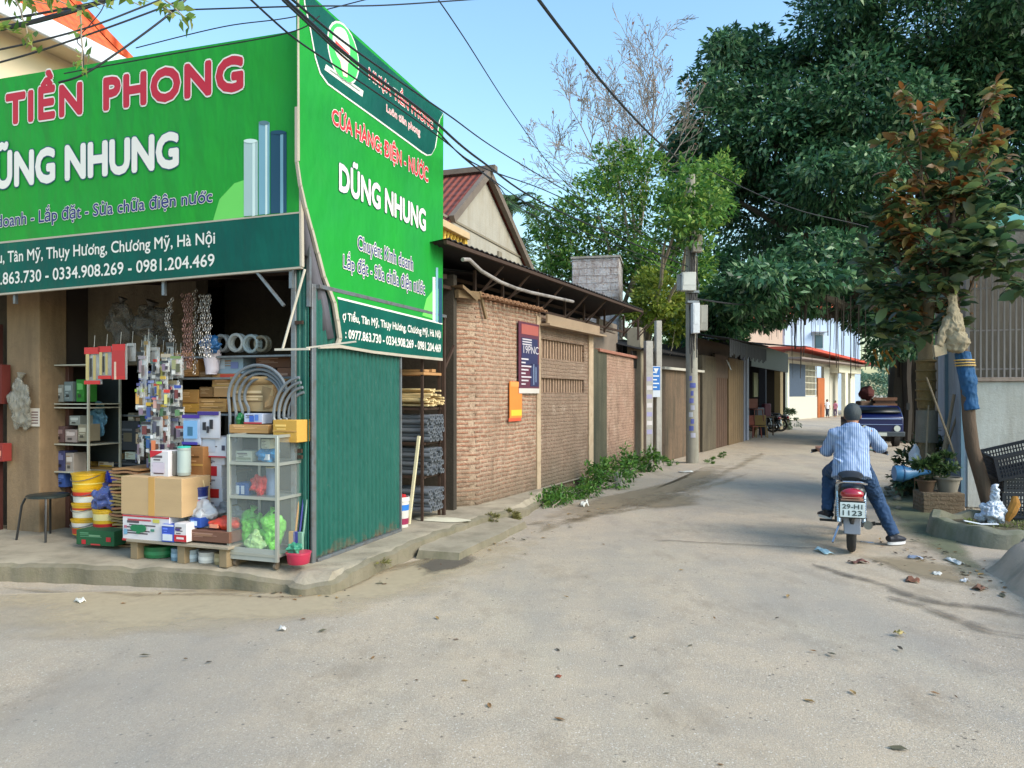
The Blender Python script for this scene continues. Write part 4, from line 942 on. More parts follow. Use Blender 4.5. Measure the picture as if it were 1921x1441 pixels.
# ---------------------------------------------------------------- sunlit house with red eaves, far end
i0 = Vector(((1479 - CX) / F * 46, 46, 0)); i1 = Vector(((1612 - CX) / F * 60, 60, 0)); f6 = FR(i0, to=i1); L6 = (i1 - i0).length
sh2 = thing('sunlit_house', 'white walled house with slate shutter and orange door at the lane end', 'house', f6.O, f6.a)
X6 = lambda px: f6.at(px, 740)[0]; Z6 = lambda px, py: f6.at(px, py)[1]
wm = mat('lime_white', S(188, 184, 172), .85, var=.06, bp=.1)
m_ = MB(); m_.box(0, X6(1542), 0, .2, 0, Z6(1500, 744)); m_.box(X6(1546), X6(1556), 0, .2, 0, 4.0); m_.box(X6(1563), X6(1580), 0.3, .5, 0, 4.0); m_.box(0, X6(1582), 0.0, .2, Z6(1500, 683), 4.3); m_.box(0, X6(1580), 4, 4.2, 0, 4); m_.build('wall', wm, sh2)
for q in ((-.3, 0.02, -.05, .3, 0, 4.2), (X6(1570), X6(1575), -.6, -.3, 0, 4.0), (X6(1588), X6(1596), -.3, 0.2, 0, 4.0)):
    m_ = MB(); m_.box(*q); m_.build('column', mat('lime_column', S(214, 210, 190), .8), sh2, bevel=.02)
m_ = MB(); m_.box(X6(1558), X6(1600), -.6, .2, Z6(1570, 700), 4.1); m_.build('porch_beam', mat('lime_column', S(214, 210, 190), .8), sh2, bevel=.02)
m_ = MB(); m_.T = Matrix.Translation((0, -.03, 0)); corrug(m_, .02, X6(1510), Z6(1495, 744), Z6(1495, 683), .2, .05); m_.build('roller_shutter', mat('slate_shutter', S(74, 88, 108), .6), sh2)
xa_, xb_ = X6(1511), X6(1532); za_, zb_ = Z6(1520, 742), Z6(1520, 683)
m_ = MB(); m_.box(xa_, xb_, .1, .15, za_, zb_); m_.build('window_pane', pm(84, 78, 66), sh2)
m_ = MB()
for i in range(9): q = xa_ + (xb_ - xa_) * i / 8; m_.box(q - .03, q + .03, 0, .05, za_, zb_)
for i in range(6): q = za_ + (zb_ - za_) * i / 5; m_.box(xa_, xb_, .0, .04, q - .03, q + .03)
m_.build('window_grille', pm(206, 200, 180), sh2)
m_ = MB(); m_.box(X6(1533), X6(1545), -.08, .1, 0, Z6(1540, 709)); m_.build('orange_door', mat('orange_door', S(168, 92, 44), .6, var=.15), sh2, bevel=.03)
m_ = MB(); m_.box(X6(1555), X6(1562), .2, .3, 0, Z6(1558, 706)); m_.build('dark_door', pm(56, 66, 60), sh2)
m_ = MB(); m_.add([(-1.2, -1.4, 4.5), (X6(1616), -1.4, 4.0), (X6(1616), 4.2, 4.3), (-1.2, 4.2, 4.6), (-1.2, -1.4, 4.34), (X6(1616), -1.4, 3.84), (X6(1616), 4.2, 4.2), (-1.2, 4.2, 4.5)], [(0, 1, 2, 3), (4, 7, 6, 5), (0, 4, 5, 1), (1, 5, 6, 2), (2, 6, 7, 3), (3, 7, 4, 0)])
m_.build('roof', mat('red_tin', S(192, 76, 56), .5), sh2)
m_ = MB(); m_.box(-1.3, X6(1600), -1.2, 0, 3.75, 3.85); m_.build('soffit', mat('grey_soffit', S(130, 116, 110), .8), sh2)
# taller houses behind the banyan
def farhouse(name, label, px0, px1, ptop, Y, wallm, roofm, proof, rot=0, win=None):
    x0 = (px0 - CX) / F * Y; x1 = (px1 - CX) / F * Y; zt = CH - (ptop - HOR) / F * Y; zr = CH - (proof - HOR) / F * Y; w = x1 - x0
    o = thing(name, label, 'house', (x0, Y, 0), rot); m = MB(); m.box(0, w, 0, 8, 0, zt); m.build('wall', wallm, o)
    m = MB(); m.add([(-.4, -.5, zt - .05), (w + .4, -.5, zt - .05), (w + .4, 8.5, zt - .05), (-.4, 8.5, zt - .05), (w * .2, 4, zr), (w * .8, 4, zr)], [(0, 1, 5, 4), (1, 2, 5), (2, 3, 4, 5), (3, 0, 4), (3, 2, 1, 0)]); m.build('roof', roofm, o)
    if win:
        for (a, b, c, d) in win:
            xa, xb = (a - px0) / F * Y, (c - px0) / F * Y; za, zb = CH - (d - HOR) / F * Y, CH - (b - HOR) / F * Y
            m = MB(); m.box(xa - .1, xb + .1, -.06, 0, za - .1, zb + .1); fr = m.build('window', pm(200, 206, 214), o)
            m = MB(); m.box(xa, xb, -.1, -.061, za, zb); m.build('pane', pm(70, 96, 110, .2), fr)
            m = MB(); m.box(xa - .3, xb + .3, -.8, 0, zb + .25, zb + .35); m.build('canopy', pm(190, 196, 206), o)
    return o
farhouse('blue_white_house', 'tall pale blue house with one small window behind the hanging roots', 1472, 1614, 589, 75, mat('pale_blue_wall', S(196, 214, 238), .8, var=.05, scale=.5), orangt, 548, 0, [(1528, 629, 1543, 653)])
farhouse('pink_cream_house', 'pinkish cream house with an orange tiled roof left of the pale blue house', 1362, 1468, 604, 70, mat('pinkish_wall', S(214, 184, 164), .8, var=.08, scale=.5), orangt, 560, 0)
# ---------------------------------------------------------------- right hand side
fr1 = FR((6.45, 10.5), ang=SA)
rh = thing('roadside_house', 'grey house wall on the right with pale blue plinth and tall grey window bars', 'house', fr1.O, fr1.a)
bw_ = stainedmat('pale_blue_plinth', S(190, 192, 188), S(150, 144, 134), S(170, 168, 160), k=.9)
m_ = MB(); m_.box(0, 5, 0, .25, 0, 1.78); m_.build('plinth', bw_, rh, bevel=.01)
m_ = MB(); m_.box(-.03, 5, -.04, .3, 1.78, 1.84); m_.build('ledge', stainedmat('ledge', S(166, 150, 140), S(130, 112, 100), S(146, 130, 120)), rh, bevel=.008)
m_ = MB(); m_.box(.05, 5, 1.0, 1.2, 0, 4.3); m_.box(-.0, .2, .9, 2.2, 0, 3.4); m_.build('wall', stainedmat('mauve_wall', S(122, 116, 106), S(92, 84, 74), S(108, 100, 90)), rh)
m_ = MB()
q = .12
while q < 4: m_.box(q - .011, q + .011, .1, .118, 1.84, 3.75); q += .072
for z in (1.95, 2.5, 3.1, 3.7): m_.box(.05, 4, .116, .13, z, z + .02)
q = .12
while q < .9: m_.box(.02, .034, q, q + .012, 1.84, 3.4); q += .05
m_.box(.0, .05, .08, .13, 1.84, 3.7); m_.build('window_bars', pm(150, 144, 142, .6), rh)
m_ = MB(); m_.box(-.06, 0, .02, 1.62, 0, 2.24); m_.build('side_panel', stainedmat('blue_grey_panel', S(150, 162, 176), S(110, 116, 122), S(130, 138, 146), k=.6), rh)
m_ = MB(); m_.box(-.08, -.04, -.02, .06, 0, 2.3); m_.box(-.1, -.06, .9, .96, 0, 2.28); m_.build('panel_post', pm(110, 140, 160), rh)
# teal tin canopy corner
Yc = 9.0; a = P(1874, 424, Yc); cn = thing('tin_canopy', 'corner of a pale teal tin canopy among the leaves at the right edge', 'canopy', a, 0)
m_ = MB(); sheet(m_, (0, 0, 0), (2.5, -.7, -.18), (2.8, .9, .55), (.45, 1.2, .35), 16, .03); m_.build('sheet', mat('pale_teal_tin', S(120, 184, 170), .5), cn)
m_ = MB(); m_.bar((.3, .5, .06), (2.6, 0, .05), .05); m_.bar((2.4, .3, .1), (2.4, .3, -3.8), .06); m_.build('support', steel, cn)
# ================================================================ TREES
bark = mat('dark_bark', S(84, 76, 66), .95, var=.35, scale=6, stretch=(3, 3, .5), bp=.8, bs=14)
barkp = mat('pale_bark', S(150, 138, 120), .95, var=.3, scale=8, stretch=(3, 3, .6), bp=.6, bs=14)
def limb(mb, a, b, r0, r1, seg=5, wob=.12, seed=0, n=7):
    a = Vector(a); b = Vector(b); pts = []; L = (b - a).length
    for i in range(seg + 1):
        t = i / seg; p = a.lerp(b, t)
        if 0 < i < seg: p += Vector((mnoise.noise(Vector((t * 3, seed, 1))), mnoise.noise(Vector((t * 3, seed, 5))), mnoise.noise(Vector((t * 3, seed, 9))) * .5)) * L * wob
        pts.append(p)
    mb.tube(pts, [r0 + (r1 - r0) * i / seg for i in range(seg + 1)], n); return pts
def px_blobs(lst):
    """(px, py, depth, rx px, ry px, depth radius)"""
    out = []
    for px, py, Y, rx, ry, rd in lst:
        p = P(px, py, Y); out.append((p.x, p.y, p.z, rx / F * Y, rd, ry / F * Y))
    return out
def crown(parent, blobs, n, size, m, seed, clumps=60, cr=.3, aspect=.42, droop=.35, shell=.5, origin=None):
    p, nn = blob_points(blobs, n, seed, clumps, cr, shell)
    o = Vector(origin); p = p - np.array(o)
    return leaf_mesh('crown', p, nn, size, m, parent, aspect, droop, seed)
# ---- banyan with hanging roots
bo = Vector(((1704 - CX) / F * 26, 26, 0))
bny = thing('banyan_tree', 'huge dark green banyan tree with hanging aerial roots over the lane', 'tree', bo)
gl_b = leafmat('banyan_leaf', [(0, S(30, 62, 46)), (.35, S(54, 96, 64)), (.7, S(78, 120, 80)), (.93, S(108, 146, 98)), (1, S(146, 172, 128))], rough=.4, trans=.3)
BL = px_blobs([(1375, 150, 27, 75, 75, 2.2), (1450, 260, 25.5, 120, 110, 2.8), (1330, 250, 26, 70, 90, 2.2), (1560, 60, 26, 80, 110, 2.6), (1600, 210, 24.5, 130, 120, 2.8), (1740, 60, 25, 150, 110, 3.4), (1860, 40, 24, 130, 90, 3.2),
                (1760, 250, 26, 170, 130, 3.0), (1900, 230, 25, 140, 140, 3.2), (1420, 400, 28, 100, 90, 2.0), (1560, 350, 24, 110, 70, 2.2), (1330, 350, 26.5, 60, 70, 1.8), (1690, 400, 25, 150, 120, 2.6), (1880, 420, 26, 140, 120, 3.0),
                (1560, 490, 22, 120, 55, 1.8), (1470, 535, 21, 90, 38, 1.4), (1390, 560, 21.5, 60, 34, 1.2), (1640, 560, 24, 90, 60, 2.0), (1330, 520, 25, 50, 60, 1.3), (1760, 540, 25.5, 110, 90, 2.0), (1500, 440, 29.5, 130, 90, 1.5), (1620, 470, 30, 130, 90, 1.8),
                (1290, 300, 27, 40, 60, 1.4), (1690, -90, 25, 160, 80, 3.2), (1990, 120, 25, 120, 200, 3), (1420, 540, 20, 90, 45, 1.2), (1530, 525, 20.5, 80, 30, 1.2), (1350, 590, 22, 60, 40, 1.2), (1420, 590, 23, 60, 30, 1.2), (1480, 575, 23, 50, 30, 1.2), (1300, 600, 23, 36, 36, 1.0), (1680, 610, 23, 70, 60, 1.4), (1410, 100, 27, 40, 40, 1.4), (1360, 95, 27, 26, 34, 1.2), (1480, 110, 26.5, 40, 30, 1.2)])
p_, n_ = blob_points(sprout(BL, 7, .4, 5), 172000, 3, 330, .34, .5)
p_ = p_ - np.array(bo)
leaf_mesh('crown', p_, n_, .235, gl_b, bny, .4, .55, 3)
m_ = MB()
for i, (dx, dy, r) in enumerate(((0, 0, .62), (-.45, -.2, .3), (.5, .1, .4), (-.1, -.5, .26), (.9, -.3, .3), (1.3, .4, .35))):
    limb(m_, (dx * 1.4, dy * 1.5, -.1), (dx * .8, dy, 4.6), r * 1.15, r * .8, 6, .04, i, 9)
for i, tgt in enumerate(BL[:22]):
    limb(m_, (random.uniform(-.4, .6), random.uniform(-.3, .3), random.uniform(3.2, 5)), (tgt[0] - bo.x, tgt[1] - bo.y, tgt[2]), .26, .05, 6, .12, 20 + i, 7)
m_.build('trunk', bark, bny)
rootm = mat('aerial_root', S(58, 52, 46), .95)
rr = random.Random(4)
for i in range(64):
    px = rr.uniform(1478, 1625) if i < 46 else rr.uniform(1385, 1480)
    Y = rr.uniform(21, 25); top = P(px, rr.uniform(540, 590), Y); bot = P(px + rr.uniform(-3, 3), rr.choice([610, 630, 655, 668, 690, 710]) if px < 1600 else rr.uniform(640, 720), Y)
    if i >= 46: bot = P(px, rr.uniform(605, 640), Y)
    m_ = MB(); r = rr.choice([.009, .012, .016, .02]) if rr.random() > .08 else .045
    limb(m_, top - bo, bot - bo, r, r * .5, 4, .012, i, 5); m_.build('aerial_root', rootm, bny)
# root curtain round the trunk
for i in range(26):
    px = rr.uniform(1612, 1790) if i < 8 else rr.uniform(1672, 1800); Y = rr.uniform(24.5, 26.5); m_ = MB(); r = rr.uniform(.05, .2)
    limb(m_, P(px, rr.uniform(480, 560), Y) - bo, Vector(((px + rr.uniform(-6, 6) - CX) / F * Y, Y, CH - (rr.uniform(670, 740) - HOR) / F * Y)) - bo if px < 1690 else Vector(((px - CX) / F * Y, Y, 0)) - bo, r, r * .6, 5, .02, 90 + i, 6); m_.build('aerial_root', rootm, bny)
# added hanging strips, their yellow standing in for sunlit patches
for i, (xa, ya, xb, yb_, r) in enumerate(((1640, 655, 1650, 690, .05), (1652, 650, 1668, 702, .06), (1660, 656, 1682, 690, .05), (1670, 652, 1688, 672, .04))):
    m_ = MB(); limb(m_, P(xa, ya, 23) - bo, P(xb, yb_, 23) - bo, r, r * .3, 5, .12, i); m_.build('sunlit_strip', mat('sunlit_yellow', S(160, 118, 50), .9, var=.5, scale=4), bny)
# ---- light green tree behind the sheds
lo = Vector(((1195 - CX) / F * 22, 22, 0))
lt = thing('light_green_tree', 'loose light green tree standing behind the sheds around the utility pole', 'tree', lo)
gl_l = leafmat('light_leaf', [(0, S(48, 92, 40)), (.4, S(78, 124, 52)), (.75, S(112, 152, 66)), (1, S(156, 178, 84))], rough=.5, trans=.4)
LB = px_blobs([(1290, 345, 16.6, 46, 50, .8), (1335, 385, 16.8, 42, 50, .8), (1262, 395, 16.7, 40, 46, .8), (1312, 440, 16.8, 40, 34, .7), (1010, 420, 22.5, 30, 40, .9), (1030, 480, 23, 40, 60, 1.0), (1150, 300, 22, 50, 30, 1.0), (1120, 400, 22, 90, 80, 1.8), (1060, 440, 22.5, 60, 80, 1.6), (1180, 340, 22, 70, 60, 1.5), (1230, 420, 22.5, 80, 90, 1.8), (1310, 380, 21, 60, 70, 1.4), (1340, 340, 21, 40, 50, 1.2), (1130, 500, 23, 110, 50, 1.8), (1240, 540, 21, 60, 60, 1.4), (1200, 500, 22, 60, 60, 1.5), (1290, 500, 22, 60, 70, 1.4), (1050, 520, 23, 50, 60, 1.4)])
p_, n_ = blob_points(sprout(LB, 5, .36, 2), 22000, 8, 300, .17, .3); leaf_mesh('crown', p_ - np.array(lo), n_, .15, gl_l, lt, .45, .2, 8)
m_ = MB(); limb(m_, (0, 0, -.1), (.3, 0, 4), .16, .12, 6, .05, 1)
for i, b_ in enumerate(LB): limb(m_, (.2, 0, 2.2 + i * .18), (b_[0] - lo.x, b_[1] - lo.y, b_[2]), .09, .02, 5, .12, i)
m_.build('trunk', barkp, lt)
# ---- bare tree, branches grown towards scattered points
btb = Vector(((1190 - CX) / F * 24, 24, 0)); bt = thing('bare_tree', 'wide leafless tree with fine pale twigs rising above the light green tree', 'tree', btb)
rb = random.Random(9); m_ = MB(); TIPS = []; limb(m_, (0, 0, -.1), (.05, 0, 4.6), .13, .1, 4, .02, 2)
def br(p, d, L, r, lv):
    n = 7 if lv < 2 else 4; pts = [p]; dd = d.copy(); bend = Vector((rb.gauss(0, .05), rb.gauss(0, .05), rb.uniform(.0, .06)))
    for i in range(n): dd = (dd + bend + Vector((rb.gauss(0, .07), rb.gauss(0, .07), rb.gauss(0, .05)))).normalized(); pts.append(pts[-1] + dd * L / n)
    m_.tube(pts, [max(.0085, r * (1 - .7 * i / n)) for i in range(n + 1)], 5 if lv < 2 else 3, caps=False); TIPS.append(pts[-1])
    if lv >= 3: return
    for i in range(1 + (lv == 0), n + 1):
        for _ in range(1 if rb.random() < .8 else 2):
            a = (pts[i] - pts[i - 1]).normalized(); s_ = a.cross(Vector((rb.gauss(0, .25), 1, rb.gauss(0, .25)))).normalized() * rb.choice((-1, 1)); an = rb.uniform(.35, .75)
            br(pts[i], (a * math.cos(an) + s_ * math.sin(an) + Vector((0, rb.gauss(0, .2), .08))).normalized(), L * rb.uniform(.34, .5) * (1.15 - .5 * i / n), r * .5 * (1 - .4 * i / n), lv + 1)
rt = P(1200, 440, 24) - btb
for (px, py, r) in ((1235, 110, .05), (1262, 190, .03), (1150, 170, .035), (1105, 195, .035), (1050, 215, .035), (1000, 290, .028), (1190, 150, .03)):
    e = P(px, py, 24 + rb.uniform(-1, 1)) - btb; br(rt, (e - rt).normalized(), (e - rt).length, r, 0)
m_.build('trunk', mat('bare_bark', S(142, 130, 120), .9, var=.25), bt, fix=False)
sel = [p for i, p in enumerate(TIPS) if i % 9 == 0]; q_ = np.array([list(p) for p in sel]); leaf_mesh('leaves', q_, np.random.RandomState(2).normal(0, 1, q_.shape), .11, leafmat('dry_leaf', [(0, S(150, 92, 80)), (.5, S(180, 128, 110)), (1, S(150, 140, 90))]), bt, .5)
# ---- low yellow green bushes behind the shed and along the lane
def bush(name, label, cat, base, blobs, n, size, m, seed, clumps=60, aspect=.45, stem=True, cr=.3, droop=.1, group=None):
    o = thing(name, label, cat, base, group=group); p, nn = blob_points(blobs, n, seed, clumps, cr, .3); leaf_mesh('foliage', p - np.array(Vector(base)), nn, size, m, o, aspect, droop, seed)
    if stem:
        mm = MB()
        for i in range(5):
            b_ = blobs[i % len(blobs)]; limb(mm, (random.uniform(-.1, .1), random.uniform(-.1, .1), -.02), (b_[0] - base[0], b_[1] - base[1], b_[2] - base[2]), .02 * size * 8, .006, 4, .1, i + seed, 5)
        mm.build('stem', barkp, o)
    return o
gy = leafmat('yellow_green_leaf', [(0, S(76, 100, 36)), (.5, S(120, 142, 50)), (1, S(168, 172, 76))], trans=.4)
bush('yellow_green_tree', 'yellow green leafy tree spilling over the end of the tin roof', 'tree', Vector(((1225 - CX) / F * 19.5, 19.5, 0)), px_blobs([(1235, 560, 19.5, 50, 55, .9), (1200, 590, 19.5, 30, 40, .7), (1270, 590, 20.5, 36, 50, .9)]), 5200, .13, gy, 14, 70)
bush('hedge_tree', 'green leafy tree behind the lean-to shed roof left of the pink house', 'tree', Vector(((1340 - CX) / F * 30, 30, 0)), px_blobs([(1320, 620, 30, 50, 36, 1.5), (1370, 625, 31, 30, 26, 1.2), (1270, 620, 30, 40, 40, 1.4)]), 4200, .22, gl_l, 15, 60)
# palm behind the gable house
po = Vector(((940 - CX) / F * 20, 20, 0)); pl = thing('palm_tree', 'palm with stiff narrow fronds behind the gable roof', 'palm', po)
m_ = MB(); hd = P(955, 395, 20) - po; limb(m_, (0, 0, 0), hd, .14, .12, 4, .02, 1); m_.build('trunk', bark, pl)
pf = leafmat('palm_leaf', [(0, S(52, 84, 50)), (1, S(96, 122, 74))], trans=.25)
rp = random.Random(5)
for i in range(22):
    a = rp.uniform(0, 2 * math.pi); el_ = rp.uniform(-.2, 1.4); L = rp.uniform(.9, 1.4); m_ = MB(); c_ = []
    for k in range(9): t = k / 8; c_.append(hd + Vector((math.cos(a) * L * t * math.cos(el_), math.sin(a) * L * t * math.cos(el_), L * t * math.sin(el_) - .75 * t * t)))
    m_.tube(c_, .012, 4)
    for k in range(1, 9):
        for q in (0, .5):
            b_ = c_[k - 1].lerp(c_[k], q); d = (c_[k] - c_[k - 1]).normalized(); s_ = d.cross(Vector((0, 0, 1)))
            s_ = s_.normalized() if s_.length > .05 else Vector((1, 0, 0))
            for sg in (-1, 1):
                tip = b_ + (s_ * sg * .8 + d * .6 + Vector((0, 0, -.12))) * .34; m_.add([b_ - d * .025, b_ + d * .03, tip], [(0, 1, 2)])
    m_.build('frond', pf, pl, fix=False)
# palm fronds drooping lower down by the gable's right eave
po2 = Vector(((985 - CX) / F * 21, 21, 0)); pl2 = thing('palm_tree', 'lower palm with drooping fronds right of the gable eave', 'palm', po2)
hd2 = P(978, 465, 21) - po2; m_ = MB(); limb(m_, (0, 0, 0), hd2, .12, .1, 4, .02, 1); m_.build('trunk', bark, pl2)
for i in range(12):
    a = rp.uniform(-1.4, 1.4); el_ = rp.uniform(-.3, 1.2); L = rp.uniform(.7, 1.0); m_ = MB(); c_ = []
    for k in range(8): t = k / 7; c_.append(hd2 + Vector((math.cos(a) * L * t * math.cos(el_), math.sin(a) * L * t * math.cos(el_), L * t * math.sin(el_) - .7 * t * t)))
    m_.tube(c_, .01, 4)
    for k in range(1, 8):
        b_ = c_[k]; d = (c_[k] - c_[k - 1]).normalized(); s_ = d.cross(Vector((0, 0, 1))); s_ = s_.normalized() if s_.length > .05 else Vector((1, 0, 0))
        for sg in (-1, 1): tip = b_ + (s_ * sg * .8 + d * .6 + Vector((0, 0, -.15))) * .3; m_.add([b_ - d * .025, b_ + d * .03, tip], [(0, 1, 2)])
    m_.build('frond', pf, pl2, fix=False)
# ---- broad-leaved tree on the right, brown undersides
mo = G(1862, 992, 0); mg = thing('broad_leaved_tree', 'young tree with large green leaves, rusty brown beneath, in the ring planter on the right', 'tree', mo)
gl_m = leafmat('broad_leaf', [(0, S(34, 62, 46)), (.35, S(54, 86, 60)), (.65, S(76, 108, 74)), (.9, S(108, 134, 84)), (1, S(160, 170, 104))], back=S(78, 86, 52), rough=.4, trans=.35)
gl_m2 = leafmat('rusty_leaf', [(0, S(104, 66, 32)), (.25, S(140, 90, 44)), (.4, S(92, 100, 54)), (.75, S(84, 114, 70)), (.9, S(150, 156, 88)), (1, S(180, 160, 90))], back=S(112, 84, 46), rough=.5, trans=.35)
Y = 9.2
MBk = px_blobs([(1700, 180, Y, 26, 30, .25), (1720, 240, Y, 40, 40, .3), (1690, 270, Y, 40, 28, .3), (1780, 230, Y, 45, 40, .35), (1850, 190, Y, 36, 34, .3), (1880, 160, Y, 25, 22, .2), (1800, 290, Y, 60, 45, .35), (1720, 330, Y, 60, 40, .4), (1870, 290, Y, 40, 40, .3), (1780, 370, Y, 70, 40, .4), (1680, 380, Y, 50, 40, .35), (1680, 440, Y, 55, 40, .4), (1740, 450, Y, 60, 45, .4)])
MBg = px_blobs([(1840, 440, 8.9, 80, 45, .4), (1780, 480, 8.9, 80, 50, .45), (1880, 480, 8.8, 60, 40, .35), (1700, 520, 9.3, 75, 50, .45), (1650, 560, 9.6, 45, 40, .35), (1760, 560, 9.2, 60, 50, .4), (1640, 480, 9.6, 45, 40, .35), (1700, 610, 9.6, 50, 40, .35), (1800, 340, 9, 60, 60, .3), (1860, 400, 9, 60, 40, .3), (1900, 520, 8.8, 40, 30, .3), (1660, 420, 9.4, 50, 40, .35)])
p_, n_ = rosettes(MBk, 120, 9, 31); big_leaves('upper_leaves', p_ - np.array(mo), n_, .17, gl_m2, mg, .5, .3, 31)
p_, n_ = rosettes(MBg, 150, 9, 32); big_leaves('lower_leaves', p_ - np.array(mo), n_, .21, gl_m, mg, .5, .2, 32)
m_ = MB(); tr = [G(1864, 992)] + [P(px, py, Yq) for px, py, Yq in ((1856, 950, 8.9), (1842, 900, 8.9), (1824, 840, 8.9), (1818, 790, 8.9), (1815, 740, 8.9), (1810, 690, 8.95), (1800, 640, 9), (1792, 600, 9), (1790, 560, 9), (1785, 500, 9.1), (1778, 420, 9.2))]
tr = [p - mo for p in tr]; m_.tube(tr, [.085, .08, .078, .075, .072, .07, .07, .066, .06, .055, .045, .03], 10)
for i, b_ in enumerate(MBk + MBg): limb(m_, tr[-3 + i % 3] + Vector((0, 0, -.05)), (b_[0] - mo.x, b_[1] - mo.y, b_[2]), .022, .006, 4, .12, i, 5)
limb(m_, tr[-2], P(1770, 480, 9.2) - mo, .03, .02, 3, .1, 5)
m_.build('trunk', mat('brown_bark', S(86, 70, 56), .9, var=.3, stretch=(2, 2, .6), bp=.6, bs=20), mg)
# blue cloth, yellow ties and the bagged graft on the trunk
def wrap(mb, pts, r, n=14, lump=.0, seed=1):
    k = len(pts); rs = [(r[i] if isinstance(r, list) else r) * (1 + lump * mnoise.noise(Vector((i * 1.3, seed, 0)))) for i in range(k)]; mb.tube(pts, rs, n)
m_ = MB(); wrap(m_, [P(1822, 768, 8.88) - mo, P(1820, 745, 8.88) - mo, P(1816, 715, 8.88) - mo, P(1811, 692, 8.9) - mo, P(1806, 662, 8.93) - mo], [.088, .08, .085, .083, .086], lump=.2)
for i in range(5): a = P(1830, 762 - i * 13, 8.85) - mo; m_.add([a, a + Vector((.07, 0, .015)), a + Vector((0, .01, .045))], [(0, 1, 2)])
crumple(bakem(remesh('blue_wrapping', m_, mat('blue_cloth', S(26, 74, 116), .85, var=.3, bp=.5, bs=12, dirt=(S(60, 90, 110), 6, .5)), mg, .008, 1)), .012, 14, (1, 1, .5))
m_ = MB()
for q in (676, 681, 686): c_ = P(1809 + (q - 676) * .2, q, 8.9) - mo; m_.torus(tuple(c_), .105, .009, 16, 5, axis='z')
m_.build('yellow_tie', pm(206, 170, 96), mg)
sackm = mat('sacking', S(150, 138, 114), .9, var=.3, scale=7, bp=.7, bs=16, dirt=(S(120, 100, 76), 6, .5))
m_ = MB(); c_ = P(1787, 618, 8.9) - mo
m_.ball(tuple(c_), .115, .11, .21, 16, 12, 0, .22, 4); m_.ball(tuple(c_ + Vector((.03, -.02, -.14))), .13, .12, .14, 14, 9, 0, .2, 9); m_.tube([c_ + Vector((0, 0, .2)), c_ + Vector((.01, 0, .32)), c_ + Vector((0, 0, .42))], [.07, .045, .05], 9)
m_.tube([c_ + Vector((-.05, 0, .1)), c_ + Vector((-.13, -.02, -.05)), c_ + Vector((-.17, -.02, -.2))], [.06, .05, .04], 8)
crumple(bakem(remesh('graft_sack', m_, sackm, mg, .01, 3)), .018, 14, (1, 1, .6))
m_ = MB(); a = P(1752, 648, 8.85) - mo; m_.add([a, a + Vector((.16, .02, .03)), a + Vector((.17, .02, -.1)), a + Vector((.02, 0, -.14)), a + Vector((0, .05, 0)), a + Vector((.16, .07, .03)), a + Vector((.17, .07, -.1)), a + Vector((.02, .05, -.14))], [(0, 1, 2, 3), (7, 6, 5, 4), (0, 4, 5, 1), (1, 5, 6, 2), (2, 6, 7, 3), (3, 7, 4, 0)]); m_.build('sack_flap', sackm, mg)
# second slender trunk wrapped in ochre straw, with props
wo = G(1741, 930, .0); wo = Vector(((1741 - CX) / F * 11.4, 11.4, 0)); wt = thing('wrapped_tree', 'slender tree trunk bound with ochre straw bands behind the crossed poles', 'tree', wo)
tr = [wo] + [P(px, py, 11.4) for px, py in ((1742, 900), (1738, 840), (1738, 780), (1736, 720), (1736, 660), (1738, 600), (1745, 540))]; tr = [p - wo for p in tr]
m_ = MB(); m_.tube(tr, [.13, .13, .12, .115, .11, .105, .1, .08], 10); m_.build('trunk', mat('straw_bark', S(120, 108, 84), .95, var=.35, scale=9, bp=.7), wt)
m_ = MB(); m_.tube([P(1737, 765, 11.38) - wo, P(1737, 715, 11.38) - wo, P(1736, 675, 11.38) - wo], [.12, .135, .125], 12)
for q in range(5): m_.torus(tuple(P(1737, 678 + q * 18, 11.38) - wo), .13, .02, 14, 5, axis='z')
m_.build('straw_binding', mat('ochre_straw', S(112, 94, 58), .9, var=.4, scale=14, bp=.8), wt)
m_ = MB(); m_.tube([P(1738, 830, 11.38) - wo, P(1739, 770, 11.38) - wo], [.16, .15], 10); m_.build('grey_sleeve', mat('grey_net', S(112, 108, 98), .9, var=.3, bp=.5), wt)
p_, n_ = rosettes(px_blobs([(1745, 520, 11.4, 70, 50, .6), (1700, 560, 11.4, 50, 40, .5), (1790, 540, 11.6, 50, 50, .5), (1730, 590, 11.4, 60, 30, .4)]), 90, 9, 41)
big_leaves('crown', p_ - np.array(wo), n_, .2, leafmat('dark_broad_leaf', [(0, S(36, 62, 44)), (.6, S(62, 92, 60)), (1, S(120, 116, 60))], back=S(120, 84, 40)), wt, .48, .4, 41)
# overhanging twigs, top left
tl = thing('overhanging_branch', 'leafy twigs hanging into the sky at the top left above the cables', 'branch', P(60, -40, 5.0))
o0 = P(60, -40, 5.0); m_ = MB(); tips = []
for a, b_ in (((-60, -60), (60, 10)), ((40, -30), (150, 20)), ((60, -50), (200, 12)), ((100, -60), (262, 10)), ((240, -60), (330, 30)), ((300, -10), (352, 38)), ((-80, 20), (30, 60)), ((-60, -20), (90, 8)), ((30, 0), (62, 90)), ((150, 20), (156, 138))):
    pts = limb(m_, P(*a, 5.0) - o0, P(*b_, 5.0) - o0, .007, .003, 5, .06, a[0], 5)
    for q in pts[2:]:
        for _ in range(4): tips.append(list(q + Vector((random.uniform(-.03, .03), random.uniform(-.05, .05), random.uniform(-.03, .03)))))
m_.build('twig', barkp, tl)
tips = np.array(tips); leaf_mesh('leaves', tips, np.random.RandomState(5).normal(0, 1, tips.shape), .075, leafmat('young_leaf', [(0, S(84, 118, 50)), (.6, S(130, 158, 66)), (1, S(170, 170, 90))]), tl, .5, .2, 6)
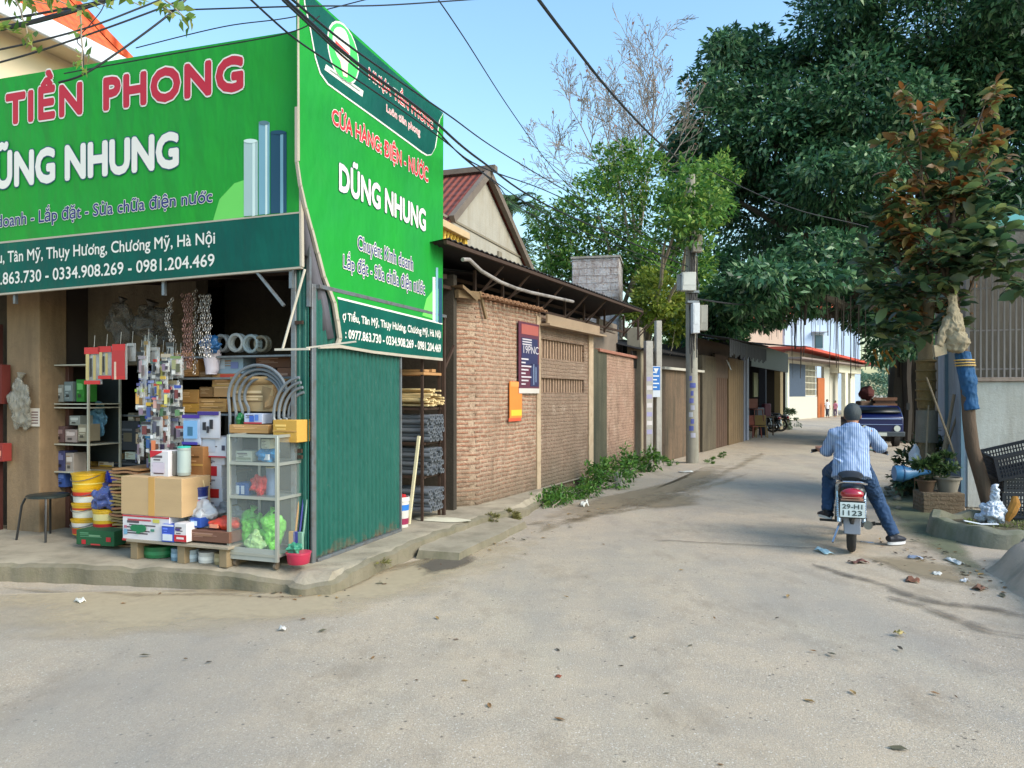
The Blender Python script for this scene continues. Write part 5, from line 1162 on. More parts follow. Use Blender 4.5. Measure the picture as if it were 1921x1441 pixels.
# ---- weeds along the brick shed
wg = leafmat('weed_leaf', [(0, S(48, 84, 34)), (.5, S(76, 124, 48)), (1, S(120, 158, 66))], trans=.3)
weeds = [(1030, 952, .5, .16), (1062, 942, .55, .2), (1095, 934, .5, .2), (1128, 918, .45, .42), (1160, 905, .4, .42), (1192, 896, .4, .55), (1212, 885, .3, .4)]
for i, (px, py, w_, h_) in enumerate(weeds):
    g = G(px, py); b_ = [(g.x - .08 + random.uniform(-.1, .1) * k, g.y + random.uniform(.0, .3), h_ * random.uniform(.25, .6), w_ * random.uniform(.2, .45), .16, h_ * random.uniform(.3, .65)) for k in range(5)]
    bush('roadside_weeds', ['low carpet of weeds at the near foot of the brick shed', 'low weeds beside the light pilaster foot', 'spreading weeds below the lower vent', 'leafy weed clump where the brick shed ends', 'tall weeds in front of the black damp panel', 'tallest weeds growing below the pink rendered wall', 'weed tuft at the foot of the concrete posts'][i], 'weeds', g, b_, 620, .06 if h_ < .3 else .085, wg, 60 + i, 26, .4, cr=.5)
for i, (px, py, n) in enumerate([(700, 1070, 30), (935, 985, 60), (960, 975, 70), (1330, 868, 60), (1360, 858, 60), (1262, 872, 50)]):
    g = G(px, py, .02); bush('grass_tuft', ['tiny green sprig growing at the corner kerb', 'dry yellowish tuft on the end of the shop kerb', 'dry tuft against the brick corner', 'small weeds right of the utility pole foot', 'small weeds at the foot of the timber shop', 'small weeds left of the utility pole foot'][i], 'weeds', g, [(g.x, g.y, .06, .16, .1, .08)], n * 5, .05, leafmat('dry_weed', [(0, S(110, 104, 60)), (1, S(150, 146, 90))]) if i in (0, 1, 2) else wg, 80 + i, 12, .25, stem=False)
# ================================================================ GOODS IN THE SHOP
FZ = .15
card = lambda r, g, b: mat('card_%d_%d_%d' % (r, g, b), S(r, g, b, .8), .85, var=.12, scale=3, bp=.15, bs=40, stretch=(1, 1, 4))
clear = mat('clear_plastic', (.85, .87, .86), .12, alpha=.35, var=.2, scale=30, bp=.6, bs=18)
tape = mat('parcel_tape', S(196, 150, 84), .25, var=.1)
def RX(px, v):
    x0, y0, x1, y1 = px; u0, _ = SP(x0, y1, v); u1, _ = SP(x1, y1, v); xm = (x0 + x1) / 2
    _, z0 = SP(xm, y1, v); _, z1 = SP(xm, y0, v); return u0, u1, z0, z1
def good(name, label, cat, px, v, group=None, rot=0):
    u0, u1, z0, z1 = RX(px, v); o = sthing(name, label, cat, u0, v, z0, R(rot), group); return o, u1 - u0, z1 - z0
def carton(label, px, v, d, col=(196, 158, 112), tp='h', marks=None, name='cardboard_box', cat='box', rot=0, group=None, flaps=False):
    o, w, h = good(name, label, cat, px, v, group, rot)
    m = MB(); m.box(0, w, 0, d, 0, h); m.build('box_body', card(*col), o, bevel=.004)
    if tp:
        m = MB()
        if tp == 'v': m.box(w * .46, w * .56, -.0025, -.0005, 0, h); m.box(w * .46, w * .56, -.002, d, h + .0005, h + .002)
        else: m.box(0, w, -.0025, -.0005, h * .47, h * .53)
        m.build('tape', tape, o)
    if flaps:
        m = MB(); m.add([(0, 0, h), (w, 0, h), (w * .95, -.06, h + .07), (w * .05, -.06, h + .07)], [(0, 1, 2, 3)]); m.add([(w, 0, h), (w, d, h), (w + .08, d, h + .05), (w + .08, 0, h + .05)], [(0, 1, 2, 3)]); f_ = m.build('flap', card(*col), o); f_.modifiers.new('th', 'SOLIDIFY').thickness = .004
    rn = random.Random(int(px[0] * 7 + px[1])); m = MB(); dk = sum(col) > 480; yy = h * rn.uniform(.62, .8)      # a few lines of small print
    for k in range(rn.choice((3, 4, 5))):
        if yy < .12 * h: break
        x_ = w * rn.uniform(.08, .2) if k % 3 else w * .1; m.box(x_, x_ + w * rn.uniform(.2, .62), -.0022, -.0004, yy, yy + min(.012, h * .05) * (1.8 if k == 0 else 1)); yy -= h * rn.uniform(.09, .16)
    if tp != 'v' and m.v: m.build('small_print', pm(*( (96, 84, 90) if dk and name == 'printed_box' else (150, 112, 76) if dk else tuple(min(255, q + 46) for q in col)), .6), o)
    for i, (x0, z0, x1, z1, c) in enumerate(marks or []):
        m = MB(); m.box(x0 * w, x1 * w, -.0035 - .0012 * i, -.0026 - .0012 * i, z0 * h, z1 * h); m.build('printed_mark', pm(*c, .4), o)
    return o
def bucket(label, px, v, col, lid=None, band_=None, handle=True, name='bucket', cat='bucket', taper=.88, group=None, z=None):
    u0, u1, z0, z1 = RX(px, v); r = (u1 - u0) / 2; h = z1 - z0
    o = sthing(name, label, cat, (u0 + u1) / 2, v + r, z0 if z is None else z, 0, group)
    m = MB(); m.lathe([(r * taper * .93, 0), (r * taper, .006), (r * .97, h * .86), (r, h * .87), (r, h * .93), (r * .98, h * .96)], 24); m.build('pail', pm(*col, .4), o)
    m = MB(); m.lathe([(r * 1.02, h * .95), (r * 1.03, h * .96), (r * 1.03, h * .985), (r * .96, h), (r * .5, h * .995)], 24); m.build('lid', pm(*(lid or col), .35), o)
    for i, (a, b, c) in enumerate(band_ or []):
        ra = r * (taper + (.97 - taper) * a) + .0015; rb = r * (taper + (.97 - taper) * b) + .0015
        m = MB(); m.lathe([(ra - .002, a * h), (ra, a * h + .0005), (rb, b * h - .0005), (rb - .002, b * h)], 24); m.build('printed_label', pm(*c, .4), o)
    if handle:
        m = MB(); m.tube([(r * math.cos(t), -abs(math.sin(t)) * r * 1.05, h * .88 - math.sin(t) * h * .35) for t in [math.pi * k / 10 for k in range(11)]], .004, 5); m.build('handle', steel, o)
    return o
def blob(name, label, cat, px, v, d, col, m=None, lump=.25, seed=1, tie=None, group=None, parts=None):
    o, w, h = good(name, label, cat, px, v, group); mm = MB(); mm.ball((w / 2, d / 2, h / 2), w / 2, d / 2, h / 2, 18, 12, 0, lump, seed)
    crumple(bakem(remesh('bag', mm, m or pm(*col, .35, bp=.6, bs=18), o, max(.006, w / 28), 1)), w * .07, 2.6 / w, (1, 1, .7), seed)
    if tie: mm = MB(); mm.tube([(w / 2, d / 2, h * .9), (w / 2, d / 2, h * 1.05), (w / 2 + .02, d / 2, h * 1.18)], [w * .14, w * .06, w * .16], 8); mm.build('knot', pm(*tie, .35), o)
    for (x0, z0, x1, z1, c) in parts or []:
        mm = MB(); mm.box(x0 * w, x1 * w, -.004, .02, z0 * h, z1 * h); mm.build('printed_mark', pm(*c), o)
    return o
def packet(label, px, v, layers, group='packets hanging from the shop beam', name='hanging_packet', hang=.12, m0=None, rot=0):
    o, w, h = good(name, label, 'packet', px, v, group, rot); m = MB()
    n = 6; vs = []; fs = []
    for i in range(n + 1):
        for j in range(5): vs.append((w * j / 4, -.018 * math.sin(math.pi * i / n) * math.sin(math.pi * j / 4) - .003, h * i / n))
    for i in range(n):
        for j in range(4): fs.append((i * 5 + j, i * 5 + j + 1, i * 5 + j + 6, i * 5 + j + 5))
    k = len(vs); vs += [(a, .006, b) for a, _, b in vs]; fs += [tuple(reversed([q + k for q in f])) for f in fs]
    rim = [j for j in range(5)] + [i * 5 + 4 for i in range(1, n + 1)] + [n * 5 + j for j in (3, 2, 1, 0)] + [i * 5 for i in range(n - 1, 0, -1)]
    fs += [(rim[i], rim[(i + 1) % len(rim)], rim[(i + 1) % len(rim)] + k, rim[i] + k) for i in range(len(rim))]
    m.add(vs, fs); m.build('pouch', m0 or clear, o)
    for i, (x0, z0, x1, z1, c) in enumerate(layers):
        m = MB(); m.box(x0 * w, x1 * w, -.024 - .002 * i, -.019 - .002 * i, z0 * h, z1 * h); m.build('header' if z1 > .95 else 'printed_mark', pm(*c, .35), o)
    if hang: m = MB(); m.cyl((w / 2, 0, h), (w / 2, .01, h + hang), .0025, n=4); m.build('hang_cord', pm(190, 186, 176), o)
    return o
def shelf(label, u0, u1, v0, v1, zs, m=steel, name='goods_rack'):
    o = sthing(name, label, 'rack', u0, v0, FZ); w = u1 - u0; d = v1 - v0
    for x in (0, w):
        for y in (0, d): mm = MB(); mm.box(x - .015, x + .015, y - .015, y + .015, 0, max(zs) - FZ + .02); mm.build('post', m, o)
    for z in zs: mm = MB(); mm.box(-.01, w + .01, -.01, d + .01, z - FZ - .02, z - FZ); mm.build('shelf_board', m, o, bevel=.003)
    return o
# ---------------- left part
def stool(px, v, label):
    u0, u1, z0, z1 = RX(px, v); o = sthing('stool', label, 'stool', (u0 + u1) / 2, v + .16, FZ); h = z1 - FZ; r = (u1 - u0) / 2 - .02
    m = MB(); m.lathe([(r * .9, h - .03), (r, h - .025), (r, h - .005), (r * .95, h)], 20); m.build('seat', pm(34, 46, 46, .4), o)
    for sx in (-1, 1):
        for sy in (-1, 1): m = MB(); m.tube([(sx * r * .72, sy * r * .7, h - .03), (sx * r * .85, sy * r * .8, h - .1), (sx * r * 1.02, sy * r * .95, 0)], .011, 8); m.build('leg', pm(36, 36, 38, .4), o)
stool((33, 931, 92, 1009), -.05, 'black round seated metal stool in front of the beige pillar')
blob('plastic_bag', 'long bundle of clear bags hanging on the beige pillar', 'bag', (12, 716, 46, 806), .2, .1, (0, 0, 0), mat('grey_film', S(150, 146, 134), .15, alpha=.6, bp=.9, bs=22, stretch=(3, 3, .5)), .3, 3, (150, 146, 134))
o, w, h = good('paper_notice', 'white printed notice sheet taped to the beige pillar edge', 'notice', (57, 766, 74, 800), .285)
m_ = MB(); m_.box(0, w, 0, .004, 0, h); m_.build('sheet', pm(214, 200, 184), o); m_ = MB()
for k in range(5): m_.box(w * .15, w * .85, -.003, -.001, h * (.15 + k * .15), h * (.22 + k * .15))
m_.build('print', pm(120, 90, 84), o)
for i, (r_, c, lab) in enumerate([((-8, 832, 5, 866), (150, 50, 44), 'red package on the ledge at the left edge'), ((-14, 684, 3, 758), (104, 34, 26), 'red roll standing high at the left edge')]): carton(lab, r_, .18, .1, c, None, [(.2, .3, .8, .6, (220, 150, 120))], name='package')
# glass fronted shelf inside the door
u0, u1, _, _ = RX((84, 700, 166, 1000), .48)
cabz = [SP(125, y, .48)[1] for y in (1000, 885, 833, 764, 757, 684)]
o = sthing('inner_shelf', 'white framed glass shelf unit standing just inside the dark doorway', 'shelf', u0, .48, FZ); w = u1 - u0
wf = pm(196, 190, 170, .5)
for x in (0, w):
    for y in (0, .4): m_ = MB(); m_.box(x - .01, x + .01, y - .01, y + .01, 0, cabz[5] - FZ); m_.build('post', wf, o)
for z in (cabz[2], cabz[3], cabz[4], cabz[1], cabz[5]): m_ = MB(); m_.box(-.012, w + .012, -.012, .412, z - FZ - .012, z - FZ); m_.build('shelf_board', wf, o)
m_ = MB(); m_.box(0, w, .41, .42, .7, cabz[5] - FZ); m_.build('back_panel', pm(40, 46, 46), o)
inner = [((88, 716, 104, 752), (70, 120, 130), 'blue green books'), ((106, 722, 118, 754), (150, 150, 140), 'grey file box'), ((120, 716, 136, 753), (120, 132, 130), 'pale grey file'), ((143, 712, 158, 754), (50, 130, 40), 'bright green folder'),
   ((88, 775, 102, 828), (150, 130, 90), 'tan tube pack'), ((104, 800, 120, 830), (110, 80, 76), 'dark red parts packet'), ((122, 806, 144, 830), (170, 150, 140), 'pinkish parts carton'), ((146, 796, 164, 828), (160, 146, 120), 'beige carton'), ((130, 780, 150, 798), (150, 150, 140), 'bundle of grey fittings'),
   ((88, 848, 106, 884), (214, 200, 190), 'white paper pack'), ((107, 846, 121, 884), (70, 70, 110), 'white and navy label pack'), ((123, 850, 138, 886), (176, 160, 146), 'cream label pack'), ((86, 868, 104, 912), (196, 44, 40), 'red tool packet'), ((107, 884, 122, 914), (60, 90, 160), 'blue white packet')]
for r_, c, lab in inner: carton(lab + ' on the shelf unit inside the doorway', r_, .52, .16, c, None, [(.15, .55, .85, .8, tuple(min(255, x + 50) for x in c)), (.25, .2, .6, .35, tuple(x // 2 for x in c))], name='boxed_goods', group='goods on the inner shelf')
blob('plastic_bag', 'translucent pale blue plastic bag hanging in the dark doorway', 'bag', (158, 764, 190, 816), .7, .12, (0, 0, 0), mat('blue_film', S(110, 160, 190), .2, alpha=.6, bp=.8, bs=12), .3, 5, (110, 160, 190))
# counter, and things on it
a0, a1, za, zb = RX((118, 878, 322, 1000), .8)
o = sthing('shop_counter', 'long brown wooden counter deep in the dark doorway', 'counter', a0, .8, FZ); w = a1 - a0 + .6
m_ = MB(); m_.box(-.02, w + .02, -.02, .5, zb - FZ - .03, zb - FZ); m_.build('top', pm(150, 112, 60), o, bevel=.004); m_ = MB(); m_.box(0, w, 0, .45, 0, zb - FZ - .03); m_.build('front', pm(120, 88, 62), o)
for r_, c, lab, mk in [((184, 846, 213, 880), (214, 196, 170), 'cream and yellow picture box', [(.1, .0, .9, .22, (220, 170, 50)), (.2, .5, .6, .85, (90, 110, 84)), (.7, .35, .95, .7, (120, 110, 120))]), ((215, 850, 230, 872), (120, 96, 60), 'small brown box', None), ((234, 848, 254, 862), (206, 210, 190), 'pale label box', None), ((256, 846, 270, 872), (110, 90, 80), 'dark brown tin', None),
    ((213, 862, 285, 878), (34, 34, 38), 'black keyboard like tray', [(.02, .35, .98, .5, (80, 80, 84))]), ((162, 852, 172, 878), (186, 146, 66), 'small brass bottle', None), ((190, 800, 215, 848), (90, 54, 40), 'brown jar', None), ((220, 790, 260, 845), (60, 62, 66), 'black machine part', [(.3, .3, .7, .6, (110, 100, 80))]), ((262, 780, 282, 840), (60, 84, 60), 'dark green sprayer', None)]:
    carton(lab + ' on the counter', r_, .9, .12, c, None, mk, name='counter_item', cat='goods', group='items on the counter')
# saw packs hanging on red cards
for r_, lab in (((162, 652, 191, 721), 'longest red carded saw hanging leftmost above the doorway'), ((188, 650, 212, 711), 'red carded saw hanging in the middle of the three'), ((214, 646, 238, 712), 'narrow all red card hanging rightmost of the three')):
    px0 = r_[0]; full = px0 == 214
    o = packet(lab, r_, .1, [(0, .82, 1, 1, (206, 36, 38)), (0, 0, 1, .1, (206, 40, 40))] + ([(0, .1, 1, .82, (190, 40, 44)), (.2, .0, .35, .5, (220, 190, 170))] if full else [(.12, .12, .3, .82, (200, 180, 120)), (.6, .12, .75, .78, (190, 170, 110)), (.4, .2, .5, .7, (40, 36, 34))]), 'red carded tools above the doorway', 'carded_saw', m0=None if full else clear)
# pail stacks
YL = (226, 176, 30)
pz = [(118, 976, 163, 1006), (120, 946, 163, 977), (121, 918, 164, 947), (119, 889, 163, 919)]
labs = ['lowest yellow pail of the tall stack', 'second yellow pail up the tall stack', 'third pail of the tall stack with red and white label', 'topmost all yellow pail of the tall stack']
bands = [[(.1, .45, (206, 60, 40)), (.5, .8, (236, 224, 210))], [(.15, .6, (240, 232, 210)), (.62, .75, (206, 70, 40))], [(.12, .5, (226, 226, 216)), (.52, .8, (206, 56, 40))], [(.3, .38, (240, 220, 120))]]
for r_, lab, bd in zip(pz, labs, bands): bucket(lab, r_, .12, YL, None, bd, True, 'paint_pail', 'pail', .9, 'stacked yellow pails')
bucket('short yellow pail with red and white label under the dark blue bag', (161, 957, 199, 998), -.02, (226, 176, 30), None, [(.06, .35, (196, 34, 36)), (.5, .8, (232, 214, 150))], False, 'paint_pail', 'pail', .92, 'stacked yellow pails')
blob('plastic_bag', 'dark blue plastic bag slumped on the short yellow pail', 'bag', (160, 920, 203, 960), -.02, .2, (70, 84, 140), None, .35, 8, (80, 80, 120))
bucket('pail hidden behind the dark blue bag with a blue rim', (190, 885, 212, 906), .5, (40, 60, 190), None, None, False, 'paint_pail', 'pail', .92)
o = carton('green tool case with red handles lying on the forecourt', (143, 996, 209, 1024), -.16, .2, (40, 96, 56), None, [(.15, .05, .26, .35, (196, 40, 48)), (.8, .3, .92, .6, (196, 40, 48)), (.35, .6, .65, .7, (120, 160, 120)), (.4, .02, .65, .12, (200, 60, 60))], name='tool_case', cat='case', rot=4)
for r_, c, lab in (((96, 955, 112, 1000), (140, 66, 60), 'stack of dark red goods'), ((104, 925, 121, 1000), (60, 90, 60), 'dark green sack')): carton(lab + ' in the shadow left of the yellow pails', r_, .6, .2, c, None, [(.1, .4, .9, .5, (90, 50, 50))], name='boxed_goods')
# pile of flat corrugated offcuts
for i in range(24):
    y1 = 1038 - i * 6.4; x = 205 + (i * 7) % 9 - i * .1; u0, u1, z0, z1 = RX((x, y1 - 6, 236 + (i * 5) % 12, y1), .02)
    z_ = FZ + i * .0315; o = sthing('cardboard_sheet', 'bent brown cardboard sheet in the tall flat pile beside the big carton', 'cardboard', u0, .02, z_, R(((i * 37) % 9) - 4), 'flattened cardboard pile')
    w = u1 - u0 + .12; m_ = MB(); vs = []
    for k in range(7):
        x_ = w * k / 6; zz = .006 * math.sin(k * 1.3 + i) + .006
        vs += [(x_, 0, zz), (x_, .5, zz), (x_, .5, zz + .018), (x_, 0, zz + .018)]
    fs = [(4 * k + a, 4 * k + 4 + a, 4 * k + 4 + (a + 1) % 4, 4 * k + (a + 1) % 4) for k in range(6) for a in range(4)] + [(0, 1, 2, 3), (27, 26, 25, 24)]
    m_.add(vs, fs); m_.build('sheet', card(150 + (i * 13) % 30, 118 + (i * 11) % 24, 84), o)
# low bench and its load
b0, b1, zb0, zb1 = RX((236, 1019, 428, 1048), -.38)
o = sthing('low_bench', 'low grey plank bench on blocks carrying the boxes at the shop front', 'bench', b0, -.38, FZ); w = b1 - b0; bz = zb1 - FZ
m_ = MB(); m_.box(0, w, 0, .42, bz - .025, bz); m_.build('plank', mat('bench_wood', S(150, 138, 120), .9, var=.3, scale=4, bp=.3), o, bevel=.004)
for x in (.02, w * .49, w - .12): m_ = MB(); m_.box(x, x + .08, .03, .38, 0, bz - .025); m_.build('block', card(150, 130, 100), o, bevel=.005)
BZ = FZ + bz
for r_, c, lab, l_ in (((254, 1026, 303, 1048), (24, 110, 60), 'round green tin under the low bench', (20, 90, 50)), ((316, 1026, 332, 1049), (130, 160, 180), 'pale blue tin under the bench', None), ((338, 1026, 360, 1049), (176, 190, 200), 'silver tin with blue print under the bench', None), ((364, 1027, 392, 1048), (214, 210, 204), 'white tin under the right end of the bench', None), ((396, 1026, 416, 1048), (170, 150, 110), 'tan tin under the very end of the bench', None)):
    bucket(lab, r_, -.3, c, l_, [(.3, .6, tuple(min(255, x + 30) for x in c))], False, 'paint_tin', 'tin', .98, 'tins under the low bench', FZ)
carton('white and red printed box with a green pump picture on the low bench', (230, 968, 318, 1017), -.36, .3, (232, 226, 228), None,
   [(0, 0, 1, .08, (196, 40, 44)), (0, .94, 1, 1, (196, 50, 60)), (.12, .8, .62, .86, (190, 70, 84)), (.66, .76, .8, .9, (206, 196, 90)), (.04, .25, .12, .45, (120, 170, 200)), (.05, .5, .11, .6, (190, 110, 130)), (.62, .42, .7, .52, (70, 140, 120))], name='printed_box')
u0, u1, z0, z1 = RX((230, 968, 318, 1017), -.37)
o = sthing('pump_picture', 'x', 'x', u0, -.368, z0); bpy.data.objects.remove(o)
m_ = MB(); W_ = u1 - u0; H_ = z1 - z0
for cx_, cz_, ra, rb in ((.3, .52, .11, .13), (.43, .52, .1, .15), (.36, .36, .04, .06)): m_.prism([(W_ * (cx_ + ra * math.cos(a)), H_ * (cz_ + rb * math.sin(a))) for a in [k * math.pi / 8 for k in range(16)]], -.012 - cx_ * .004, -.0095)
last = [q for q in bpy.data.objects if q.get('label', '').startswith('white and red printed box with a green')][0]
m_.build('pump_picture', pm(20, 120, 76), last)
carton('big plain brown carton taped down the middle on the white and red box', (227, 896, 341, 968), -.36, .34, (206, 172, 128), 'v')
carton('small blue and white box beside the pump box', (303, 984, 326, 1017), -.39, .12, (60, 90, 196), None, [(.1, .08, .9, .45, (220, 226, 236)), (0, .9, 1, 1, (226, 226, 236))], name='printed_box', group='small boxes on the bench')
carton('small white over red box beside the blue one', (327, 982, 350, 1017), -.39, .12, (232, 226, 226), None, [(0, .02, 1, .38, (200, 36, 50)), (.2, .15, .8, .26, (236, 220, 220)), (.1, .6, .5, .72, (80, 60, 120))], name='printed_box', group='small boxes on the bench')
carton('flat brown carton at the right end of the low bench', (350, 996, 430, 1017), -.33, .3, (124, 84, 66), None, [(.2, .5, .6, .7, (150, 110, 86))])
blob('shrink_wrapped_pack', 'orange red shrink wrapped pack lying on the flat brown carton', 'pack', (384, 975, 432, 998), -.3, .22, (216, 70, 46), None, .18, 3, None, None, [(.2, .3, .5, .6, (236, 150, 120))])
bucket('clear bottle with white cap and label beside the big carton', (322, 942, 342, 978), -.25, (176, 186, 190), (226, 230, 236), [(.3, .6, (200, 206, 170))], False, 'bottle', 'bottle', .95)
bucket('dark navy pail with printed label and raised pale handle', (341, 915, 372, 955), -.2, (34, 44, 110), (50, 60, 120), [(.2, .42, (206, 120, 150)), (.45, .55, (180, 190, 220))], False, 'paint_pail', 'pail', .92)
u0, u1, z0, z1 = RX((341, 895, 372, 955), -.2); last = bpy.data.objects[-1] if False else [q for q in bpy.data.objects if q.get('label', '').startswith('dark navy pail')][0]
m_ = MB(); r = (u1 - u0) / 2; m_.tube([(r * .8 * math.cos(t), 0, (z1 - z0) * .66 + math.sin(t) * (z1 - z0) * .34) for t in [math.pi * k / 10 for k in range(11)]], .006, 6); m_.build('handle', pm(216, 190, 140), last)
blob('plastic_bag', 'clear plastic bag of pale fittings between bottle and flat carton', 'bag', (343, 950, 385, 996), -.26, .2, (0, 0, 0), mat('milky_film', S(196, 200, 206), .2, alpha=.75, bp=.8, bs=14), .35, 11)
blob('plastic_bag', 'grey bag lying on top behind the orange red pack', 'bag', (385, 950, 432, 982), -.05, .2, (150, 150, 150), None, .35, 13)
carton('blue and white small carton in front of the clear bag', (356, 972, 376, 990), -.3, .1, (40, 80, 170), None, [(.1, .2, .7, .7, (200, 220, 240))], name='printed_box')
# things on the big carton
o = carton('white box with slanting red corner standing on the big carton', (282, 846, 316, 894), -.26, .14, (232, 226, 228), None, [(.12, .15, .8, .55, (214, 200, 214)), (.2, .1, .75, .14, (90, 60, 70))], name='printed_box')
_, w, h = good('tmp', 'x', 'x', (282, 846, 316, 894), -.26); bpy.data.objects.remove(_)
m_ = MB(); m_.prism([(0, h * .72), (w * .65, h * .95), (w * .65, h), (0, h)], -.004, -.001); m_.build('red_corner', pm(206, 26, 48), o)
bucket('grey plastic jar beside the white and red box', (313, 846, 330, 892), -.22, (130, 126, 122), (150, 146, 140), None, False, 'jar', 'jar', 1.0)
bucket('clear ribbed jar with turquoise lid on the big carton', (327, 838, 346, 893), -.24, (170, 180, 176), (60, 196, 176), [(.1, .85, (176, 190, 186))], False, 'jar', 'jar', 1.0)
carton('worn brown carton standing behind the turquoise lidded jar', (346, 838, 381, 906), -.05, .2, (170, 116, 66), 'h', [(.1, .7, .8, .75, (120, 80, 44))])
carton('dark brown carton below the worn one behind the navy pail', (340, 906, 384, 950), .0, .2, (110, 70, 54), None)
# stack of white boxes
WB = (222, 220, 226)
stk = [((379, 934, 417, 950), [(.1, .3, .6, .5, (150, 150, 160))], 'bottom'), ((378, 916, 417, 934), [(0, .02, .85, .95, (190, 44, 40))], 'lower red fronted'), ((377, 895, 416, 916), [(.1, .3, .5, .45, (70, 70, 80)), (.1, .65, .7, .72, (150, 150, 160))], 'middle plain'), ((377, 872, 415, 895), [(0, .1, .8, .9, (186, 34, 48)), (.2, .4, .5, .6, (220, 190, 190))], 'upper red fronted'), ((376, 858, 421, 872), [(.1, .2, .5, .35, (70, 70, 80))], 'thin second from top')]
for r_, mk, nm in stk: carton(nm + ' white box of the tall stack left of the glass cabinet', r_, .05, .2, WB, None, mk, name='printed_box', group='white boxes stacked beside the cabinet')
carton('largest white box on top of the tall stack, printed with a grey panel', (375, 820, 424, 858), .02, .22, WB, None, [(.08, .25, .6, .85, (196, 200, 212)), (0, 0, 1, .07, (190, 40, 60)), (0, .94, .75, 1, (190, 70, 80)), (.85, .35, .97, .6, (60, 56, 80))], name='printed_box', group='white boxes stacked beside the cabinet')
o = packet('pale blue printed sack with violet bands hanging beside the black pattern sack', (345, 778, 377, 834), .0, [(0, .88, 1, 1, (70, 40, 150)), (0, 0, .9, .09, (60, 50, 160)), (.1, .2, .9, .8, (130, 180, 226)), (.35, .3, .65, .6, (60, 110, 140))], 'printed sacks', 'printed_sack', 0, pm(196, 206, 228))
o = packet('white printed sack with violet top and black pattern', (374, 772, 413, 822), .0, [(0, .86, 1, 1, (60, 40, 130)), (.25, .3, .4, .6, (30, 30, 40)), (.45, .2, .55, .45, (40, 40, 50)), (.6, .35, .75, .7, (30, 30, 40))], 'printed sacks', 'printed_sack', 0, pm(206, 204, 212))
# shelves on the right bay
SZ = lambda py, v=.25: SP(400, py, v)[1]
shelf('tall steel goods rack filling the right bay of the shop', SP(338, 800, .25)[0], SP(556, 800, .25)[0], .25, .75, [SZ(708), SZ(776), SZ(668)])
for r_, c, lab, kw in [((340, 731, 372, 757), (196, 142, 74), 'tan carton on the rack, upper of the left pair', dict(tp=None, marks=[(0, .02, 1, .08, (140, 96, 50))])), ((340, 757, 373, 774), (206, 152, 60), 'yellowish carton, lower of the left pair', dict(tp='h')), ((374, 726, 402, 745), (150, 108, 62), 'dull brown carton behind the tan pair', dict(tp=None)), ((373, 748, 424, 773), (196, 146, 84), 'pile of tan cartons right of the pair', dict(tp='h', marks=[(.05, .3, .9, .34, (120, 84, 46)), (.05, .72, .9, .76, (120, 84, 46))])),
    ((330, 676, 372, 706), (206, 146, 84), 'open topped tan carton of fittings high on the rack', dict(tp=None, flaps=True, marks=[(0, .4, .5, .95, (206, 190, 160))])), ((373, 697, 398, 712), (140, 100, 60), 'low brown carton beside the cup stack', dict(tp=None)), ((398, 701, 450, 745), (196, 148, 96), 'tan carton with red print on the rack', dict(tp='h', marks=[(.3, .82, .8, .98, (206, 70, 50))])), ((400, 670, 456, 701), (150, 170, 184), 'pale blue printed box above the red printed carton', dict(tp=None, marks=[(.05, .3, .4, .9, (180, 190, 200)), (.6, .3, .85, .7, (110, 120, 170))])),
    ((480, 668, 545, 690), (110, 70, 46), 'dark brown carton high beside the corner post', dict(tp=None)), ((520, 690, 552, 760), (140, 92, 66), 'reddish brown carton behind the hose coils', dict(tp='h'))]:
    carton(lab, r_, .32, .28, c, **kw)
# hanging chains and cup stacks
chm = mat('bright_chain', S(170, 164, 158), .3, .7, var=.3, scale=40)
def chain(px, y0, y1, v, lab, thick=3, col=chm, curve=0):
    u_, zt = SP(px, y0, v); _, zb = SP(px, y1, v); o = sthing('hanging_chain', lab, 'chain', u_, v, zb, 0, 'chains hanging from the shop beam'); m = MB(); L = zt - zb; rnd = random.Random(px)
    for s_ in range(thick):
        x0 = (s_ - (thick - 1) / 2) * .028; n = int(L / .034)
        for k in range(n):
            z = L * k / n + rnd.uniform(0, .01); m.torus((x0 + rnd.uniform(-.006, .006) + curve * math.sin(math.pi * k / n), rnd.uniform(-.02, .02), z), .014, .0032, 8, 4, axis='y' if k % 2 else 'x', sz=1.25)
    m.build('links', col, o); return o
chain(352, 548, 690, .1, 'thick bunch of rusty reddish chain hanging left', 4, mat('reddish_chain', S(140, 104, 96), .4, .5, var=.4, scale=40))
chain(385, 550, 668, .1, 'bunch of bright chain hanging just above the blue bag', 5)
chain(366, 540, 700, .16, 'thin single bright chain between the two bunches', 1)
chain(325, 556, 640, .14, 'short curved bright chain hanging leftmost', 2, chm, -.06)
blob('plastic_bag', 'blue and green crumpled packs hanging under the bright chain', 'bag', (372, 630, 402, 660), .12, .1, (40, 96, 150), None, .4, 17)
o, w, h = good('cup_stack', 'stack of white plastic cups upside down beside the chains', 'cups', (376, 656, 400, 702), .2)
for k in range(5): m_ = MB(); m_.lathe([(w * .36, 0), (w * .38, h * .25), (w * .5, h * .7)], 14, c=(w / 2 + (k % 3 - 1) * .01, w / 2, h * .075 * k)); m_.build('cup', pm(226, 214, 222, .4), o)
